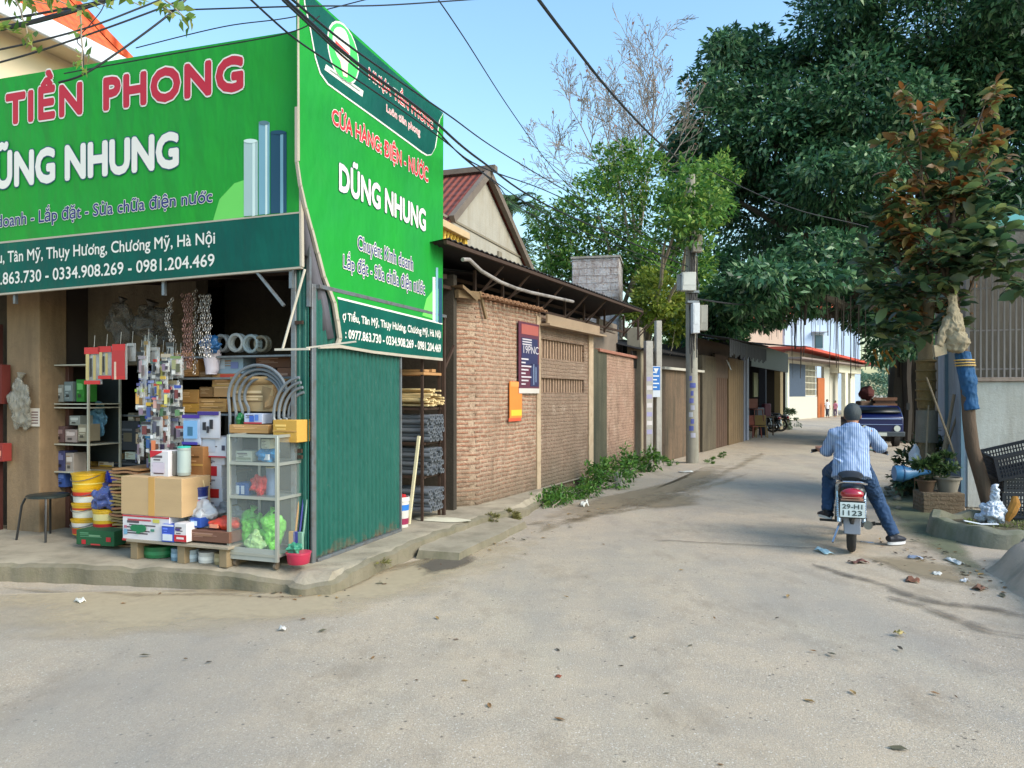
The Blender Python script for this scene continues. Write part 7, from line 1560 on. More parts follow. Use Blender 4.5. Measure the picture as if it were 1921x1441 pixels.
m_ = MB(); m_.tube([(0, -.05, .66), (0, .2, .64), (0, .5, .6), (0, .8, .55)], [(.1, .07), (.12, .09), (.1, .08), (.06, .05)], 12); m_.tube([(0, .55, .5), (0, .85, .62), (0, 1.02, .9)], [(.1, .12), (.11, .08), (.05, .05)], 12); m_.build('body_fairing', pm(26, 34, 44, .25, coat=.5), bike)
for s_ in (-1, 1):
    m_ = MB(); m_.cyl((s_ * .115, .0, .3), (s_ * .125, .1, .6), .02, n=8)
    for k in range(9): t = k / 9; m_.torus((s_ * (.116 + .006 * t), .02 + .06 * t, .36 + .2 * t), .026, .005, 12, 4, axis='z')
    m_.build('shock_absorber', chrome, bike)
    m_ = MB(); m_.bar((s_ * .1, .02, .28), (s_ * .09, .5, .32), .025, .05); m_.build('swing_arm', grey, bike)
m_ = MB(); m_.cyl((.15, -.12, .3), (.155, .45, .24), .042, .03, 14); m_.cyl((.155, .45, .24), (.12, .7, .2), .018, n=8); m_.build('exhaust', mat('exhaust', S(120, 118, 116), .3, .8, dirt=(S(90, 64, 46), 10, .6)), bike)
m_ = MB(); m_.box(-.1, .11, .5, .78, .2, .42); m_.cyl((.06, .6, .3), (.17, .6, .3), .085, n=18); m_.cyl((-.06, .6, .3), (-.15, .6, .3), .08, n=18); m_.cyl((0, .78, .3), (0, .95, .33), .06, .05, n=12); m_.build('engine', mat('engine_alloy', S(110, 108, 104), .4, .7, var=.3, scale=16), bike, bevel=.01)
m_ = MB(); m_.bar((.05, .5, .22), (.3, .46, .23), .024); m_.bar((-.05, .5, .23), (-.3, .46, .24), .024); m_.bar((.13, .38, .22), (.24, .36, .25), .03, .04); m_.build('footpeg', pm(30, 30, 30), bike)
m_ = MB(); m_.cyl((.09, .32, .05), (.22, .28, .06), .01, n=6); m_.bar((-.1, .5, .2), (-.17, .3, .03), .02); m_.build('stand', chrome, bike)
m_ = MB(); m_.tube([(-.36, .86, .96), (-.22, .94, .98), (-.08, 1.0, .93), (.08, 1.0, .93), (.22, .94, .98), (.36, .86, .96)], .012, 8); m_.cyl((0, 1.02, .93), (0, 1.2, .3), .03, n=8); m_.build('handlebar', chrome, bike)
for s_ in (-1, 1):
    m_ = MB(); m_.cyl((s_ * .25, .925, .975), (s_ * .385, .85, .957), .018, n=10); m_.build('grip', blk, bike)
    m_ = MB(); m_.cyl((s_ * .26, .95, .965), (s_ * .4, .93, .93), .006, n=6); m_.build('lever', chrome, bike)
    m_ = MB(); m_.cyl((s_ * .075, 1.06, .85), (s_ * .075, 1.22, .28), .016, n=8); m_.build('fork', chrome, bike)
m_ = MB(); m_.ball((0, 1.08, .86), .1, .1, .09, 14, 10); m_.build('headlight', grey, bike)
# ---- the rider
def shirtmat():
    m, t, b = newmat('striped_shirt'); tc = t.nodes.new('ShaderNodeTexCoord'); co = tc.outputs['Object']
    w = N(t, 'ShaderNodeTexWave', Scale=15, Distortion=.6); w.inputs['Detail Scale'].default_value = 1; w.bands_direction = 'X'; t.links.new(co, w.inputs['Vector'])
    col = mixc(t, ramp(t, w.outputs['Fac'], [(.35, 0.0), (.6, 1.0)]), S(100, 124, 168), S(164, 180, 204)); col = mixc(t, ramp(t, noise(t, co, 5, 3), [(.3, .25), (.7, 0.0)]), col, S(110, 134, 178))
    t.links.new(col, b.inputs['Base Color']); b.inputs['Roughness'].default_value = .8
    bump(t, b, noise(t, objco(t, (1, 1, .55)), 6, 3, .5), .75, .05); return m
skin = mat('skin', S(150, 104, 80), .55, var=.1, scale=12); jeans = mat('blue_jeans', S(34, 62, 96), .85, var=.35, scale=5, bp=.5, bs=9); shoe = pm(26, 30, 44, .6); sole = pm(216, 216, 216, .6)
rd = thing('person', 'person in striped pale blue shirt and jeans astride the motorbike, right foot on the ground', 'person', bk0, HD)
hip, ch_, nk, hd_ = Vector((.01, .44, .84)), Vector((.02, .53, 1.14)), Vector((.03, .60, 1.275)), Vector((.03, .64, 1.375))
shL, shR = Vector((-.15, .54, 1.17)), Vector((.19, .54, 1.18)); elL, elR = Vector((-.225, .62, .97)), Vector((.305, .66, 1.03)); haL, haR = Vector((-.31, .84, .97)), Vector((.31, .865, .97))
hjL, hjR = Vector((-.09, .44, .82)), Vector((.11, .44, .82)); knL, knR = Vector((-.2, .82, .72)), Vector((.27, .70, .48)); anL, anR = Vector((-.22, .66, .33)), Vector((.42, .60, .12))
b_ = MB()
b_.tube([hip - Vector((0, 0, .08)), hip, hip.lerp(ch_, .5), ch_, nk - Vector((0, .01, .05))], [(.14, .10), (.155, .115), (.145, .10), (.17, .105), (.10, .08)], 18)
b_.tube([nk - Vector((0, 0, .06)), nk, nk.lerp(hd_, .7)], [.065, .058, .056], 12)
b_.ball(tuple(hd_ + Vector((0, 0, .005))), .078, .098, .115, 20, 14); b_.ball(tuple(hd_ + Vector((0, .1, -.02))), .016, .022, .02, 8, 6); b_.ball(tuple(hd_ + Vector((0, .05, -.075))), .048, .055, .045, 12, 8)
for s_ in (-1, 1): b_.ball(tuple(hd_ + Vector((s_ * .08, -.002, -.012))), .012, .02, .032, 8, 6)
for sh_, el, ha in ((shL, elL, haL), (shR, elR, haR)):
    b_.ball(tuple(sh_), .065, .06, .06, 12, 8); b_.tube([sh_, sh_.lerp(el, .5), el], [.056, .048, .04], 12); b_.ball(tuple(el), .041, .041, .041, 10, 8); b_.tube([el, el.lerp(ha, .45), ha.lerp(el, .12)], [.041, .036, .026], 12)
    d = (ha - el).normalized(); sg = 1 if ha.x > 0 else -1
    b_.tube([ha.lerp(el, .14), ha + Vector((0, -.012, .02)), ha + Vector((0, .02, .024))], [(.026, .024), (.042, .018), (.042, .014)], 10)
    for k in range(4):
        q = ha + Vector((sg * (-.033 + .022 * k), .015 + .002 * k, .026)); L = (.9, 1.0, .95, .8)[k]
        b_.tube([q, q + Vector((0, .032 * L, .012)), q + Vector((0, .05 * L, -.012)), q + Vector((0, .036 * L, -.04 * L)), q + Vector((0, .012, -.045 * L))], [.0095, .009, .0088, .008, .007], 7)
    q = ha + Vector((-sg * .036, -.01, .012)); b_.tube([q, q + Vector((-sg * .012, .012, -.012)), q + Vector((-sg * .006, .028, -.032))], [.0115, .010, .008], 7)
for hj, kn, an in ((hjL, knL, anL), (hjR, knR, anR)):
    b_.tube([hj, hj.lerp(kn, .5), kn], [.085, .07, .055], 12); b_.ball(tuple(kn), .056, .056, .056, 10, 8); b_.tube([kn, kn.lerp(an, .35), an], [.054, .052, .036], 12)
body = bakem(remesh('body', b_, skin, rd, .006, 3)); tag(body, None)
for s_ in (-1, 1): m_ = MB(); m_.ball(tuple(hd_ + Vector((s_ * .03, .093, .01))), .012, .008, .008, 10, 6); m_.build('eye', pm(230, 226, 220, .3), rd)
m_ = MB(); m_.ball(tuple(hd_ + Vector((0, .103, -.062))), .022, .008, .006, 10, 6); m_.build('mouth', pm(130, 70, 64), rd)
m_ = MB(); m_.ball(tuple(hd_ + Vector((0, -.008, .022))), .09, .108, .112, 24, 14); 
hm = m_.build('hair', mat('short_hair', S(52, 60, 64), .6, var=.25, scale=40, bp=.6, bs=90), rd)
import bmesh
bm = bmesh.new(); bm.from_mesh(hm.data); c_ = hd_ + Vector((0, -.008, .022)); bmesh.ops.bisect_plane(bm, geom=bm.verts[:] + bm.edges[:] + bm.faces[:], plane_co=c_ + Vector((0, .03, -.045)), plane_no=(0, .62, -.8), clear_outer=True); bm.to_mesh(hm.data); bm.free(); hm.modifiers.new('t', 'SOLIDIFY').thickness = .012
# clothes
b_ = MB()
b_.tube([hip + Vector((0, -.06, -.13)), hip + Vector((0, -.02, .0)), hip.lerp(ch_, .45), ch_ + Vector((0, 0, -.02)), ch_ + Vector((0, .01, .07)), nk + Vector((0, -.01, -.035)), nk + Vector((0, 0, .0))], [(.2, .15), (.185, .145), (.172, .13), (.18, .13), (.15, .11), (.098, .085), (.072, .07)], 22)
b_.tube([hip + Vector((.05, -.04, -.135)), hip + Vector((.06, -.03, -.05))], [(.1, .1), (.12, .11)], 14)
for sh_, el in ((shL, elL), (shR, elR)):
    b_.ball(tuple(sh_ + Vector((0, 0, -.005))), .07, .068, .062, 14, 10); b_.tube([sh_.lerp(ch_, .3) + Vector((0, 0, .02)), sh_, sh_.lerp(el, .5), el + (el - sh_).normalized() * .02], [.075, .072, .068, .064], 14)
    dn = (haL if el is elL else haR); b_.tube([el - (el - sh_).normalized() * .02, el, el.lerp(dn, .28)], [.06, .062, .056], 14)
for k in range(6): a = Vector((-.16 + k * .045, .30 + .01 * k, .93 - .02 * k)); b_.tube([a, a + Vector((.05, -.0, -.03)), a + Vector((.11, .01, -.075))], [.008, .014, .006], 6)
shirt = crumple(bakem(remesh('shirt', b_, shirtmat(), rd, .008, 3)), .011, 8, (1, 1, .8), 3)
b_ = MB(); b_.tube([nk + Vector((0, .002, -.028)), nk + Vector((0, .004, .012))], [.082, .07], 18); b_.build('collar', mat('collar', S(150, 172, 208), .8), rd)
b_ = MB(); b_.tube([hip + Vector((0, 0, -.1)), hip + Vector((0, 0, .02))], [(.17, .13), (.16, .12)], 18)
for hj, kn, an in ((hjL, knL, anL), (hjR, knR, anR)):
    b_.tube([hj, hj.lerp(kn, .5), kn], [.105, .09, .075], 14); b_.ball(tuple(kn), .078, .078, .078, 12, 8); d = (an - kn).normalized(); b_.tube([kn, kn.lerp(an, .4), an - d * .02, an + d * .02], [.075, .07, .06, .064], 14)
    for t in (.72, .84, .95): b_.torus(tuple(kn.lerp(an, t)), .058, .009, 16, 6, axis='z')
crumple(bakem(remesh('jeans', b_, jeans, rd, .008, 2)), .01, 11, (1, 1, 1.3), 5)
for an, toe, base in ((anL, Vector((-.10, .17, 0)), -.09), (anR, Vector((.11, .11, 0)), -.11)):
    tn_ = toe.normalized(); c0 = an + Vector((0, 0, -.03)); f_ = MB()
    f_.tube([an + Vector((0, 0, .02)), an + Vector((0, 0, -.04))], [.044, .048], 12)
    f_.tube([c0 - tn_ * .07 + Vector((0, 0, -.025)), c0 + Vector((0, 0, -.025)), c0 + tn_ * .1 + Vector((0, 0, -.035)), c0 + tn_ * .17 + Vector((0, 0, -.045))], [(.036, .034), (.046, .045), (.048, .033), (.03, .02)], 12)
    sh2_ = bakem(remesh('shoe', f_, shoe, rd, .006, 3))
    f_ = MB(); sd_ = Vector((-tn_.y, tn_.x, 0)); zz = an.z + base + .0; n = 16; ring = [c0 + tn_ * (.05 + .125 * math.cos(2 * math.pi * k / n)) + sd_ * .048 * math.sin(2 * math.pi * k / n) for k in range(n)]
    f_.add([(p.x, p.y, zz - .01) for p in ring] + [(p.x, p.y, zz + .018) for p in ring], [tuple(range(n - 1, -1, -1)), tuple(range(n, 2 * n))] + [(k, (k + 1) % n, n + (k + 1) % n, n + k) for k in range(n)]); f_.build('sole', sole, sh2_)
# ================================================================ SMALL FIGURES FAR DOWN THE LANE
def figure(label, px, pfoot, Y, h, top, legs, pose=0, hairc=(30, 28, 28)):
    o = thing('person', label, 'person', Vector(((px - CX) / F * Y, Y, 0)), R(pose)); k = h / 1.7; b = MB(); V = lambda x, y, z: Vector((x * k, y * k, z * k))
    b.tube([V(0, 0, .8), V(0, 0, 1.1), V(0, 0, 1.38), V(0, 0, 1.46)], [(.15 * k, .1 * k), (.13 * k, .09 * k), (.18 * k, .1 * k), (.06 * k, .06 * k)], 12); b.ball(tuple(V(0, 0, 1.57)), .09 * k, .1 * k, .13 * k, 12, 8)
    for s in (-1, 1):
        b.tube([V(s * .09, 0, .85), V(s * .1, .06 * s, .45), V(s * .1, -.04 * s, .04)], [.085 * k, .06 * k, .04 * k], 8); b.tube([V(s * .19, 0, 1.38), V(s * .25, .02, 1.1), V(s * .24, -.08, .85)], [.05 * k, .04 * k, .03 * k], 8); b.ball(tuple(V(s * .1, -.06 - .04 * s, .03)), .045 * k, .12 * k, .03 * k, 8, 6)
        b.ball(tuple(V(s * .24, -.1, .8)), .03 * k, .03 * k, .05 * k, 8, 6)
    bakem(remesh('body', b, skin, o, .02 * k, 2)); b = MB()
    b.tube([V(0, 0, .82), V(0, 0, 1.1), V(0, 0, 1.4), V(0, 0, 1.47)], [(.18 * k, .13 * k), (.16 * k, .12 * k), (.2 * k, .12 * k), (.08 * k, .08 * k)], 14)
    for s in (-1, 1): b.tube([V(s * .17, 0, 1.38), V(s * .245, .02, 1.16)], [.075 * k, .065 * k], 10)
    bakem(remesh('shirt', b, pm(*top, .8), o, .02 * k, 2)); b = MB(); b.tube([V(0, 0, .78), V(0, 0, .92)], [(.17 * k, .12 * k), (.165 * k, .12 * k)], 12)
    for s in (-1, 1): b.tube([V(s * .09, 0, .85), V(s * .1, .06 * s, .45), V(s * .1, -.02 * s, .14)], [.1 * k, .08 * k, .065 * k], 10)
    bakem(remesh('trousers', b, pm(*legs, .8), o, .02 * k, 2)); b = MB(); b.ball(tuple(V(0, .02, 1.61)), .1 * k, .105 * k, .12 * k, 12, 8); b.build('hair', pm(*hairc, .8), o)
figure('small far figure in a white shirt and dark trousers by the orange door', 1552, 776, 51, 1.25, (226, 226, 232), (40, 44, 60), 10)
figure('small far figure in a pink top bending beside the white shirted one', 1567, 776, 52.5, 1.15, (214, 140, 170), (110, 90, 120), -60)
# ================================================================ BLUE MINI TRUCK UNDER THE BANYAN
Yt = 22.6; tx0, tx1 = (1621 - CX) / F * Yt, (1685 - CX) / F * Yt; tw = 1.42
tr_ = thing('mini_truck', 'dark blue mini truck parked facing the camera in the shade of the banyan', 'truck', ((1652 - CX) / F * Yt, Yt, 0), R(-14)); tr_.scale = (.9, .9, .94)
tb = mat('truck_blue', S(8, 22, 74), .35, coat=.3, var=.1); hw = tw / 2  # blue darkened to include the banyan's shade
Zt = lambda py: CH - (py - HOR) / F * Yt
m_ = MB(); prof = [(0, .45), (-.02, .95), (.1, 1.05), (.42, Zt(757) - .05), (.6, Zt(757)), (1.35, Zt(757)), (1.4, .45)]
m_.prism([(a, b) for a, b in prof], -hw, hw, 0, 'x'); m_.build('cab', tb, tr_, bevel=.04)
m_ = MB(); dz = Zt(757) - .13
m_.add([(-hw + .08, .06, 1.09), (hw - .08, .06, 1.09), (hw - .12, .37, dz + .04), (-hw + .12, .37, dz + .04)], [(0, 1, 2, 3)]); o = m_.build('windscreen', mat('dark_glass', S(14, 18, 24), .45), tr_); o.modifiers.new('t', 'SOLIDIFY').thickness = .05
m_ = MB(); m_.box(-hw + .08, hw - .08, -.045, -.02, .9, .93); m_.box(-hw + .05, hw - .05, -.045, -.02, .72, .735); m_.build('trim_strip', pm(150, 170, 214, .3), tr_)
m_ = MB(); m_.box(-hw - .02, hw + .02, -.12, .05, .34, .5); m_.build('bumper', pm(60, 68, 74, .5), tr_, bevel=.02)
for s_ in (-1, 1):
    m_ = MB(); m_.tube([(s_ * .5, -.06, .6), (s_ * .5, .02, .6)], [.1, .1], 16); m_.build('headlight', pm(206, 210, 200, .2), tr_)
    m_ = MB(); m_.cyl((s_ * .5, .55, .27), (s_ * .68, .55, .27), .27, n=20); w_ = m_.build('wheel', rub, tr_); m_ = MB(); m_.cyl((s_ * .66, .55, .27), (s_ * .69, .55, .27), .14, n=14); m_.build('rim', grey, w_)
    m_ = MB(); m_.cyl((s_ * .5, 2.6, .27), (s_ * .68, 2.6, .27), .27, n=20); m_.build('wheel', rub, tr_)
    m_ = MB(); m_.bar((s_ * hw, .2, 1.25), (s_ * (hw + .16), .1, 1.3), .02); m_.box(s_ * (hw + .16) - .05, s_ * (hw + .16) + .05, .08, .11, 1.2, 1.42); m_.build('mirror', blk, tr_)
m_ = MB(); m_.box(-.17, .17, -.13, -.121, .36, .47); m_.build('number_plate', pm(200, 204, 196), tr_)
m_ = MB(); m_.box(-hw, hw, 1.45, 3.1, .5, .58); m_.box(-hw, hw, 1.45, 1.5, .58, .95); m_.box(-hw, -hw + .04, 1.5, 3.1, .58, .9); m_.box(hw - .04, hw, 1.5, 3.1, .58, .9); m_.build('cargo_bed', tb, tr_)
blob_o = thing('cargo_sack', 'round dark red sack piled above the blue mini truck', 'sack', P(1626, 752, 24.6)); m_ = MB(); m_.ball((0, 0, .24), .22, .22, .24, 14, 10, 0, .2, 2); m_.build('sack', pm(84, 36, 34, .9), blob_o); m_ = MB(); m_.box(-.3, .3, -.2, .2, -.9, .0); m_.build('sack_below', pm(120, 96, 80, .9), blob_o, bevel=.05)
o = thing('crate_load', 'brownish crate load stacked on the bed behind the blue cab', 'crate', P(1656, 757, 24.4), R(-14)); m_ = MB(); m_.box(-.3, .3, -.3, .3, -.8, .16); m_.build('crate_body', pm(70, 48, 38, .9), o, bevel=.02); m_ = MB()
for k in range(5): m_.box(-.36, .36, -.32, -.305, -.7 + k * .2, -.6 + k * .2)
m_.build('slats', pm(120, 84, 64, .9), o)
# ================================================================ FURNITURE OUTSIDE THE OPEN SHOP, PARKED MOTORBIKES, SHRUB
Y = 26.5
def pchair(label, px, Y, c, z=0, rot=0):
    o = thing('plastic_chair', label, 'chair', Vector(((px - CX) / F * Y, Y, z)), R(rot), 'plastic chairs outside the open shop'); m = MB(); m.box(-.2, .2, -.2, .2, .4, .43); m.build('seat', pm(*c), o, bevel=.01)
    for sx in (-1, 1):
        for sy in (-1, 1): m = MB(); m.bar((sx * .17, sy * .17, .4), (sx * .2, sy * .2, 0), .03); m.build('leg', pm(*c), o)
    m = MB(); m.box(-.2, .2, .18, .21, .45, .82); m.box(-.2, -.17, .17, .2, .43, .6); m.box(.17, .2, .17, .2, .43, .6); m.build('backrest', pm(*c), o, bevel=.01)
pchair('brick red plastic stool chair at the left of the pair outside the open shop', 1414, 27.5, (150, 76, 60), 0, 20); pchair('tan plastic chair at the right of the pair outside the open shop', 1428, 27.5, (150, 120, 60), 0, -10); pchair('dark red chair stacked upside down above the brick red one', 1418, 27.6, (120, 60, 44), .62, 15)
o = thing('table', 'small brown table with goods on it outside the open shop', 'table', Vector(((1424 - CX) / F * 29, 29, 0)), R(20)); m_ = MB(); m_.box(-.5, .5, -.3, .3, .7, .74); m_.build('tabletop', pm(110, 84, 60), o)
for sx in (-1, 1):
    for sy in (-1, 1): m_ = MB(); m_.bar((sx * .45, sy * .26, .7), (sx * .45, sy * .26, 0), .04); m_.build('leg', pm(90, 66, 50), o)
o = thing('goods_pile', 'maroon and grey goods heaped on the small brown table', 'goods', Vector(((1424 - CX) / F * 29, 29, .74)), R(20)); m_ = MB(); m_.box(-.3, .1, -.2, .2, 0, .35); m_.build('grey_pack', pm(110, 110, 120), o, bevel=.03); m_ = MB(); m_.box(.12, .42, -.2, .2, 0, .5); m_.build('maroon_pack', pm(110, 50, 66), o, bevel=.03)
for i, (px, Yq) in enumerate(((1450, 31), (1466, 32))):
    o = dup(bike, Vector(((px - CX) / F * Yq, Yq, 0)), R(60 + 20 * i), ['dark parked motorbike nearer the chairs at the open shop', 'dark parked motorbike nearer the sunlit house at the open shop'][i], 'motorbikes parked by the open shop')
    for c_ in kids(o):
        if c_.name.startswith(('license_plate',)):
            for g_ in kids(c_): bpy.data.objects.remove(g_)
bs = Vector(((1478 - CX) / F * 34, 34, 0)); bush('street_shrub', 'grey green shrub at the corner between the open shop and the sunlit house', 'shrub', bs, [(bs.x, bs.y, .5, .5, .5, .5), (bs.x - .5, bs.y + .3, .3, .4, .4, .4)], 2200, .1, leafmat('shrub_leaf', [(0, S(60, 84, 60)), (1, S(130, 146, 116))]), 77, 40)
bs = Vector(((1608 - CX) / F * 80, 80, 0)); bush('far_trees', 'bluish green trees glimpsed beneath the far red roof end', 'tree', bs, [(bs.x, bs.y, 2, 3.5, 2, 2.4), (bs.x + 4, bs.y, 3, 4, 2, 3.4), (bs.x - 4, 90, 2, 4, 2, 2.5)], 5000, .4, leafmat('far_leaf', [(0, S(84, 120, 100)), (1, S(140, 170, 140))]), 78, 60)
for i in range(5):
    q = Vector((25 + i * 11, 58 + i * 3, 0)); bush('far_trees', ['nearest rounded tree of the dark row right of the lane', 'second tree of the dark row right of the lane', 'third tree of the dark row right of the lane', 'fourth tree of the dark row right of the lane', 'farthest tree of the dark row right of the lane'][i], 'tree', q + Vector((10, 0, 0)), [(q.x + 10, q.y, 5, 6, 3, 5.5)], 3500, .55, gl_b, 90 + i, 60)
# ================================================================ RIGHT FOREGROUND
ringc = Vector((5.55, 8.35, 0)); o = thing('ring_planter', 'low mossy round concrete ring around the foot of the broad leaved tree', 'planter', ringc)
rm_ = stainedmat('mossy_concrete', S(124, 122, 106), S(74, 84, 54), S(96, 98, 74)); m_ = MB(); n = 64; vs = []
for (r_, z) in ((.78, -.05), (.74, .16), (.71, .19), (.62, .19), (.6, .08)):
    for k in range(n): a = 2 * math.pi * k / n; j = 1 + .1 * mnoise.noise(Vector((math.cos(a) * 2, math.sin(a) * 2, r_ * 3))); vs.append((r_ * j * math.cos(a), r_ * j * math.sin(a), z * (1 + .45 * mnoise.noise(Vector((math.cos(a) * 2.2, math.sin(a) * 2.2, 7)))) - .01))
m_.add(vs, [(q * n + k, q * n + (k + 1) % n, (q + 1) * n + (k + 1) % n, (q + 1) * n + k) for q in range(4) for k in range(n)]); m_.build('rim', rm_, o)
m_ = MB(); m_.lathe([(.62, .06), (.6, .1), (.3, .13), (.02, .14)], 30); m_.build('soil', mat('dark_soil', S(84, 76, 56), .95, var=.4, bp=.8, bs=20), o)
g = ringc; bush('ground_moss', 'mossy green scraps growing inside the concrete ring', 'weeds', g + Vector((0, 0, .12)), [(g.x + .1, g.y - .25, .15, .35, .16, .05), (g.x - .3, g.y - .1, .15, .16, .16, .05)], 700, .035, leafmat('moss_leaf', [(0, S(84, 96, 44)), (1, S(130, 140, 76))]), 93, 20, stem=False)
# crates
crm = pm(28, 34, 44, .45)
def crate(label, base, rot, w=.56, d=.4, h=.3, euler=None):
    o = thing('plastic_crate', label, 'crate', base, rot, 'dark plastic crates against the wall', rot=euler)
    def side(T, L, nm):
        m = MB(); m.T = T; m.box(0, L, 0, .012, 0, .035); m.box(0, L, -.008, .016, h - .035, h); n = int(L / .032)
        for k in range(n + 1): x = L * k / n; m.box(max(0, x - .006), min(L, x + .006), .001, .011, .035, h - .035)
        for q in range(1, 5): z = .035 + (h - .07) * q / 5; m.box(0, L, .003, .009, z - .006, z + .006)
        m.box(0, L * .0 + .03, -.006, .014, 0, h); m.box(L - .03, L, -.006, .014, 0, h); m.build(nm, crm, o)
    side(Matrix.Identity(4), w, 'side_wall'); side(Matrix.Translation((0, d - .012, 0)), w, 'side_wall'); side(Matrix.Translation((.012, 0, 0)) @ Matrix.Rotation(R(90), 4, 'Z'), d, 'end_wall'); side(Matrix.Translation((w, 0, 0)) @ Matrix.Rotation(R(90), 4, 'Z'), d, 'end_wall')
    m = MB(); m.box(0.01, w - .01, .01, d - .01, 0, .012); m.build('base', crm, o); return o
cb_ = P(1880, 1000, 8.75); crate('lower dark crate standing in the ring planter beside the white bag', Vector((cb_.x, 8.75, .14)), R(-12)); crate('dark crate at the right frame edge on the planter rim', Vector((cb_.x + .6, 8.6, .14)), R(-12))
crate('upper tilted dark crate resting on the lower crates', Vector((cb_.x - .06, 8.72, .57)), 0, .75, .42, .3, euler=(R(8), R(-15), R(-12)))
crate('second dark crate stacked under the tilted one', Vector((cb_.x + .03, 8.77, .445)), R(-10), .56, .4, .16)
g = P(1863, 1000, 8.45); g.z = .14
o = thing('plastic_bag', 'white crumpled plastic bag slumped at the foot of the crates', 'bag', g); m_ = MB(); m_.ball((0, 0, .1), .13, .1, .12, 24, 16, 0, .35, 5); m_.tube([(0, 0, .15), (.02, .01, .24), (.03, 0, .3), (.02, 0, .42)], [.08, .04, .05, .02], 9); crumple(bakem(remesh('bag', m_, mat('white_film', S(190, 198, 210), .35, var=.15, bp=.9, bs=18), o, .008, 1)), .03, 16, (1, 1, .7), 4)
g = P(1898, 1005, 8.4); g.z = .14; o = thing('cleaning_rag', 'mustard brown rag hanging from the lower crate', 'rag', g); m_ = MB(); m_.tube([(-.06, 0, .03), (-.02, -.02, .12), (.04, 0, .22), (.05, .02, .3)], [.03, .05, .055, .03], 9); m_.build('rag', mat('mustard_cloth', S(150, 104, 40), .9, bp=.8, bs=14), o)
m_ = MB(); a = P(1808, 988, 8.1); b = P(1872, 1003, 8.0); m_.T = Matrix.Translation(-Vector((a.x, 8.1, .2))); m_.tube([(a.x, 8.1, .22), ((a.x + b.x) / 2, 8.05, .19), (b.x, 8.0, .2)], [(.035, .008), (.03, .01), (.05, .008)], 8)
o = m_.build('white_strip', pm(214, 218, 222), loc=Vector((a.x, 8.1, .2))); tag(o, 'long white plastic strip lying across the ring planter', 'litter')
# pinkish grey concrete ramp, bottom right
poly = [Vector(p) for p in ((2.9, 3.6), (3.42, 4.6), (3.74, 5.4), (3.98, 6.1), (4.22, 6.75), (4.75, 7.3), (5.6, 7.45), (8, 7.2), (8, 3.6))]
def inside_d(x, y):
    best = 9; q = Vector((x, y)); ins = False
    for i in range(len(poly)):
        a, b = poly[i], poly[(i + 1) % len(poly)]; ab = b - a; t = max(0, min(1, (q - a).dot(ab) / ab.length_squared)); best = min(best, (q - a - ab * t).length)
        if (a.y > y) != (b.y > y) and x < (b.x - a.x) * (y - a.y) / (b.y - a.y) + a.x: ins = not ins
    return best if ins else -best
m_ = MB(); nx, ny = 90, 76; vs = []
for j in range(ny + 1):
    for i in range(nx + 1):
        x, y = 2.7 + 5.2 * i / nx, 3.5 + 4.1 * j / ny; d = inside_d(x, y) + .04 * mnoise.noise(Vector((x * 3, y * 3, 0))); t = max(0, min(1, d / .42)); vs.append((x, y, -.05 + .36 * t * t * (3 - 2 * t) + .05 * mnoise.noise(Vector((x * 2.6, y * 2.6, 2))) + .025 * mnoise.noise(Vector((x * 9, y * 9, 2))) if d > -.02 else -.06))
m_.add(vs, [(j * (nx + 1) + i, j * (nx + 1) + i + 1, (j + 1) * (nx + 1) + i + 1, (j + 1) * (nx + 1) + i) for j in range(ny) for i in range(nx)])
struct(m_.build('concrete_ramp', stainedmat('pinkish_concrete', S(176, 154, 136), S(128, 120, 104), S(150, 138, 120), bs=26), sharp=60))
# block planter, pots, jars
bp_ = G(1735, 962); 
m_ = MB(); m_.box(-.02, .5, 0, .4, -.02, .27); o = m_.build('brick_block', brickmat('mossy_block', S(84, 56, 46), S(74, 62, 48), S(76, 72, 58), .1, S(62, 64, 44)), loc=bp_, rotz=R(-10), bevel=.01); tag(o, 'mossy low brick block carrying the flower pots', 'block')
def pot(label, base, r, h, c, plant=None, seed=1):
    o = thing('flower_pot', label, 'pot', base, group='pots on the brick block'); m = MB(); m.lathe([(r * .7, 0), (r * .95, h * .85), (r * 1.08, h * .86), (r * 1.1, h), (r * .95, h), (r * .9, h * .85), (.01, h * .84)], 20); m.build('pot', pm(*c, .8), o)
    if plant: p, nn = blob_points([(0, 0, h + plant[1] * .5, plant[0], plant[0], plant[1] * .6)], plant[2], seed, 20, .4, .2); leaf_mesh('foliage', p, nn, plant[3], leafmat('pot_leaf', [(0, S(36, 62, 34)), (1, S(80, 106, 56))]), o, .4, -.1, seed)
    return o
pot('pale round pot with a white rim on the brick block', bp_ + Vector((.38, .12, .27)), .16, .2, (140, 134, 122), (.16, .26, 420, .07), 5)
pot('brown trough pot with grassy leaves on the brick block', bp_ + Vector((.1, .15, .27)), .12, .16, (92, 72, 54), (.16, .3, 420, .09), 6)
pot('low mossy pot under the blue jar', G(1700, 925), .22, .2, (110, 108, 84), (.2, .12, 420, .06), 7)
q = P(1684, 888, 10.9); o = thing('blue_cone', 'pale blue plastic cone jar lying on its side on the mossy pots', 'jar', Vector((q.x, 10.9, q.z)), R(-8)); m_ = MB(); m_.tube([(-.05, 0, 0), (.03, 0, 0), (.12, 0, .0), (.28, .02, .02), (.46, .04, .02)], [.11, .12, .1, .06, .025], 18); m_.build('jar_body', pm(70, 130, 180, .35), o); m_ = MB(); m_.tube([(.06, 0, 0), (.075, 0, 0)], [.125, .123], 18); m_.build('rim', pm(50, 100, 150, .4), o)
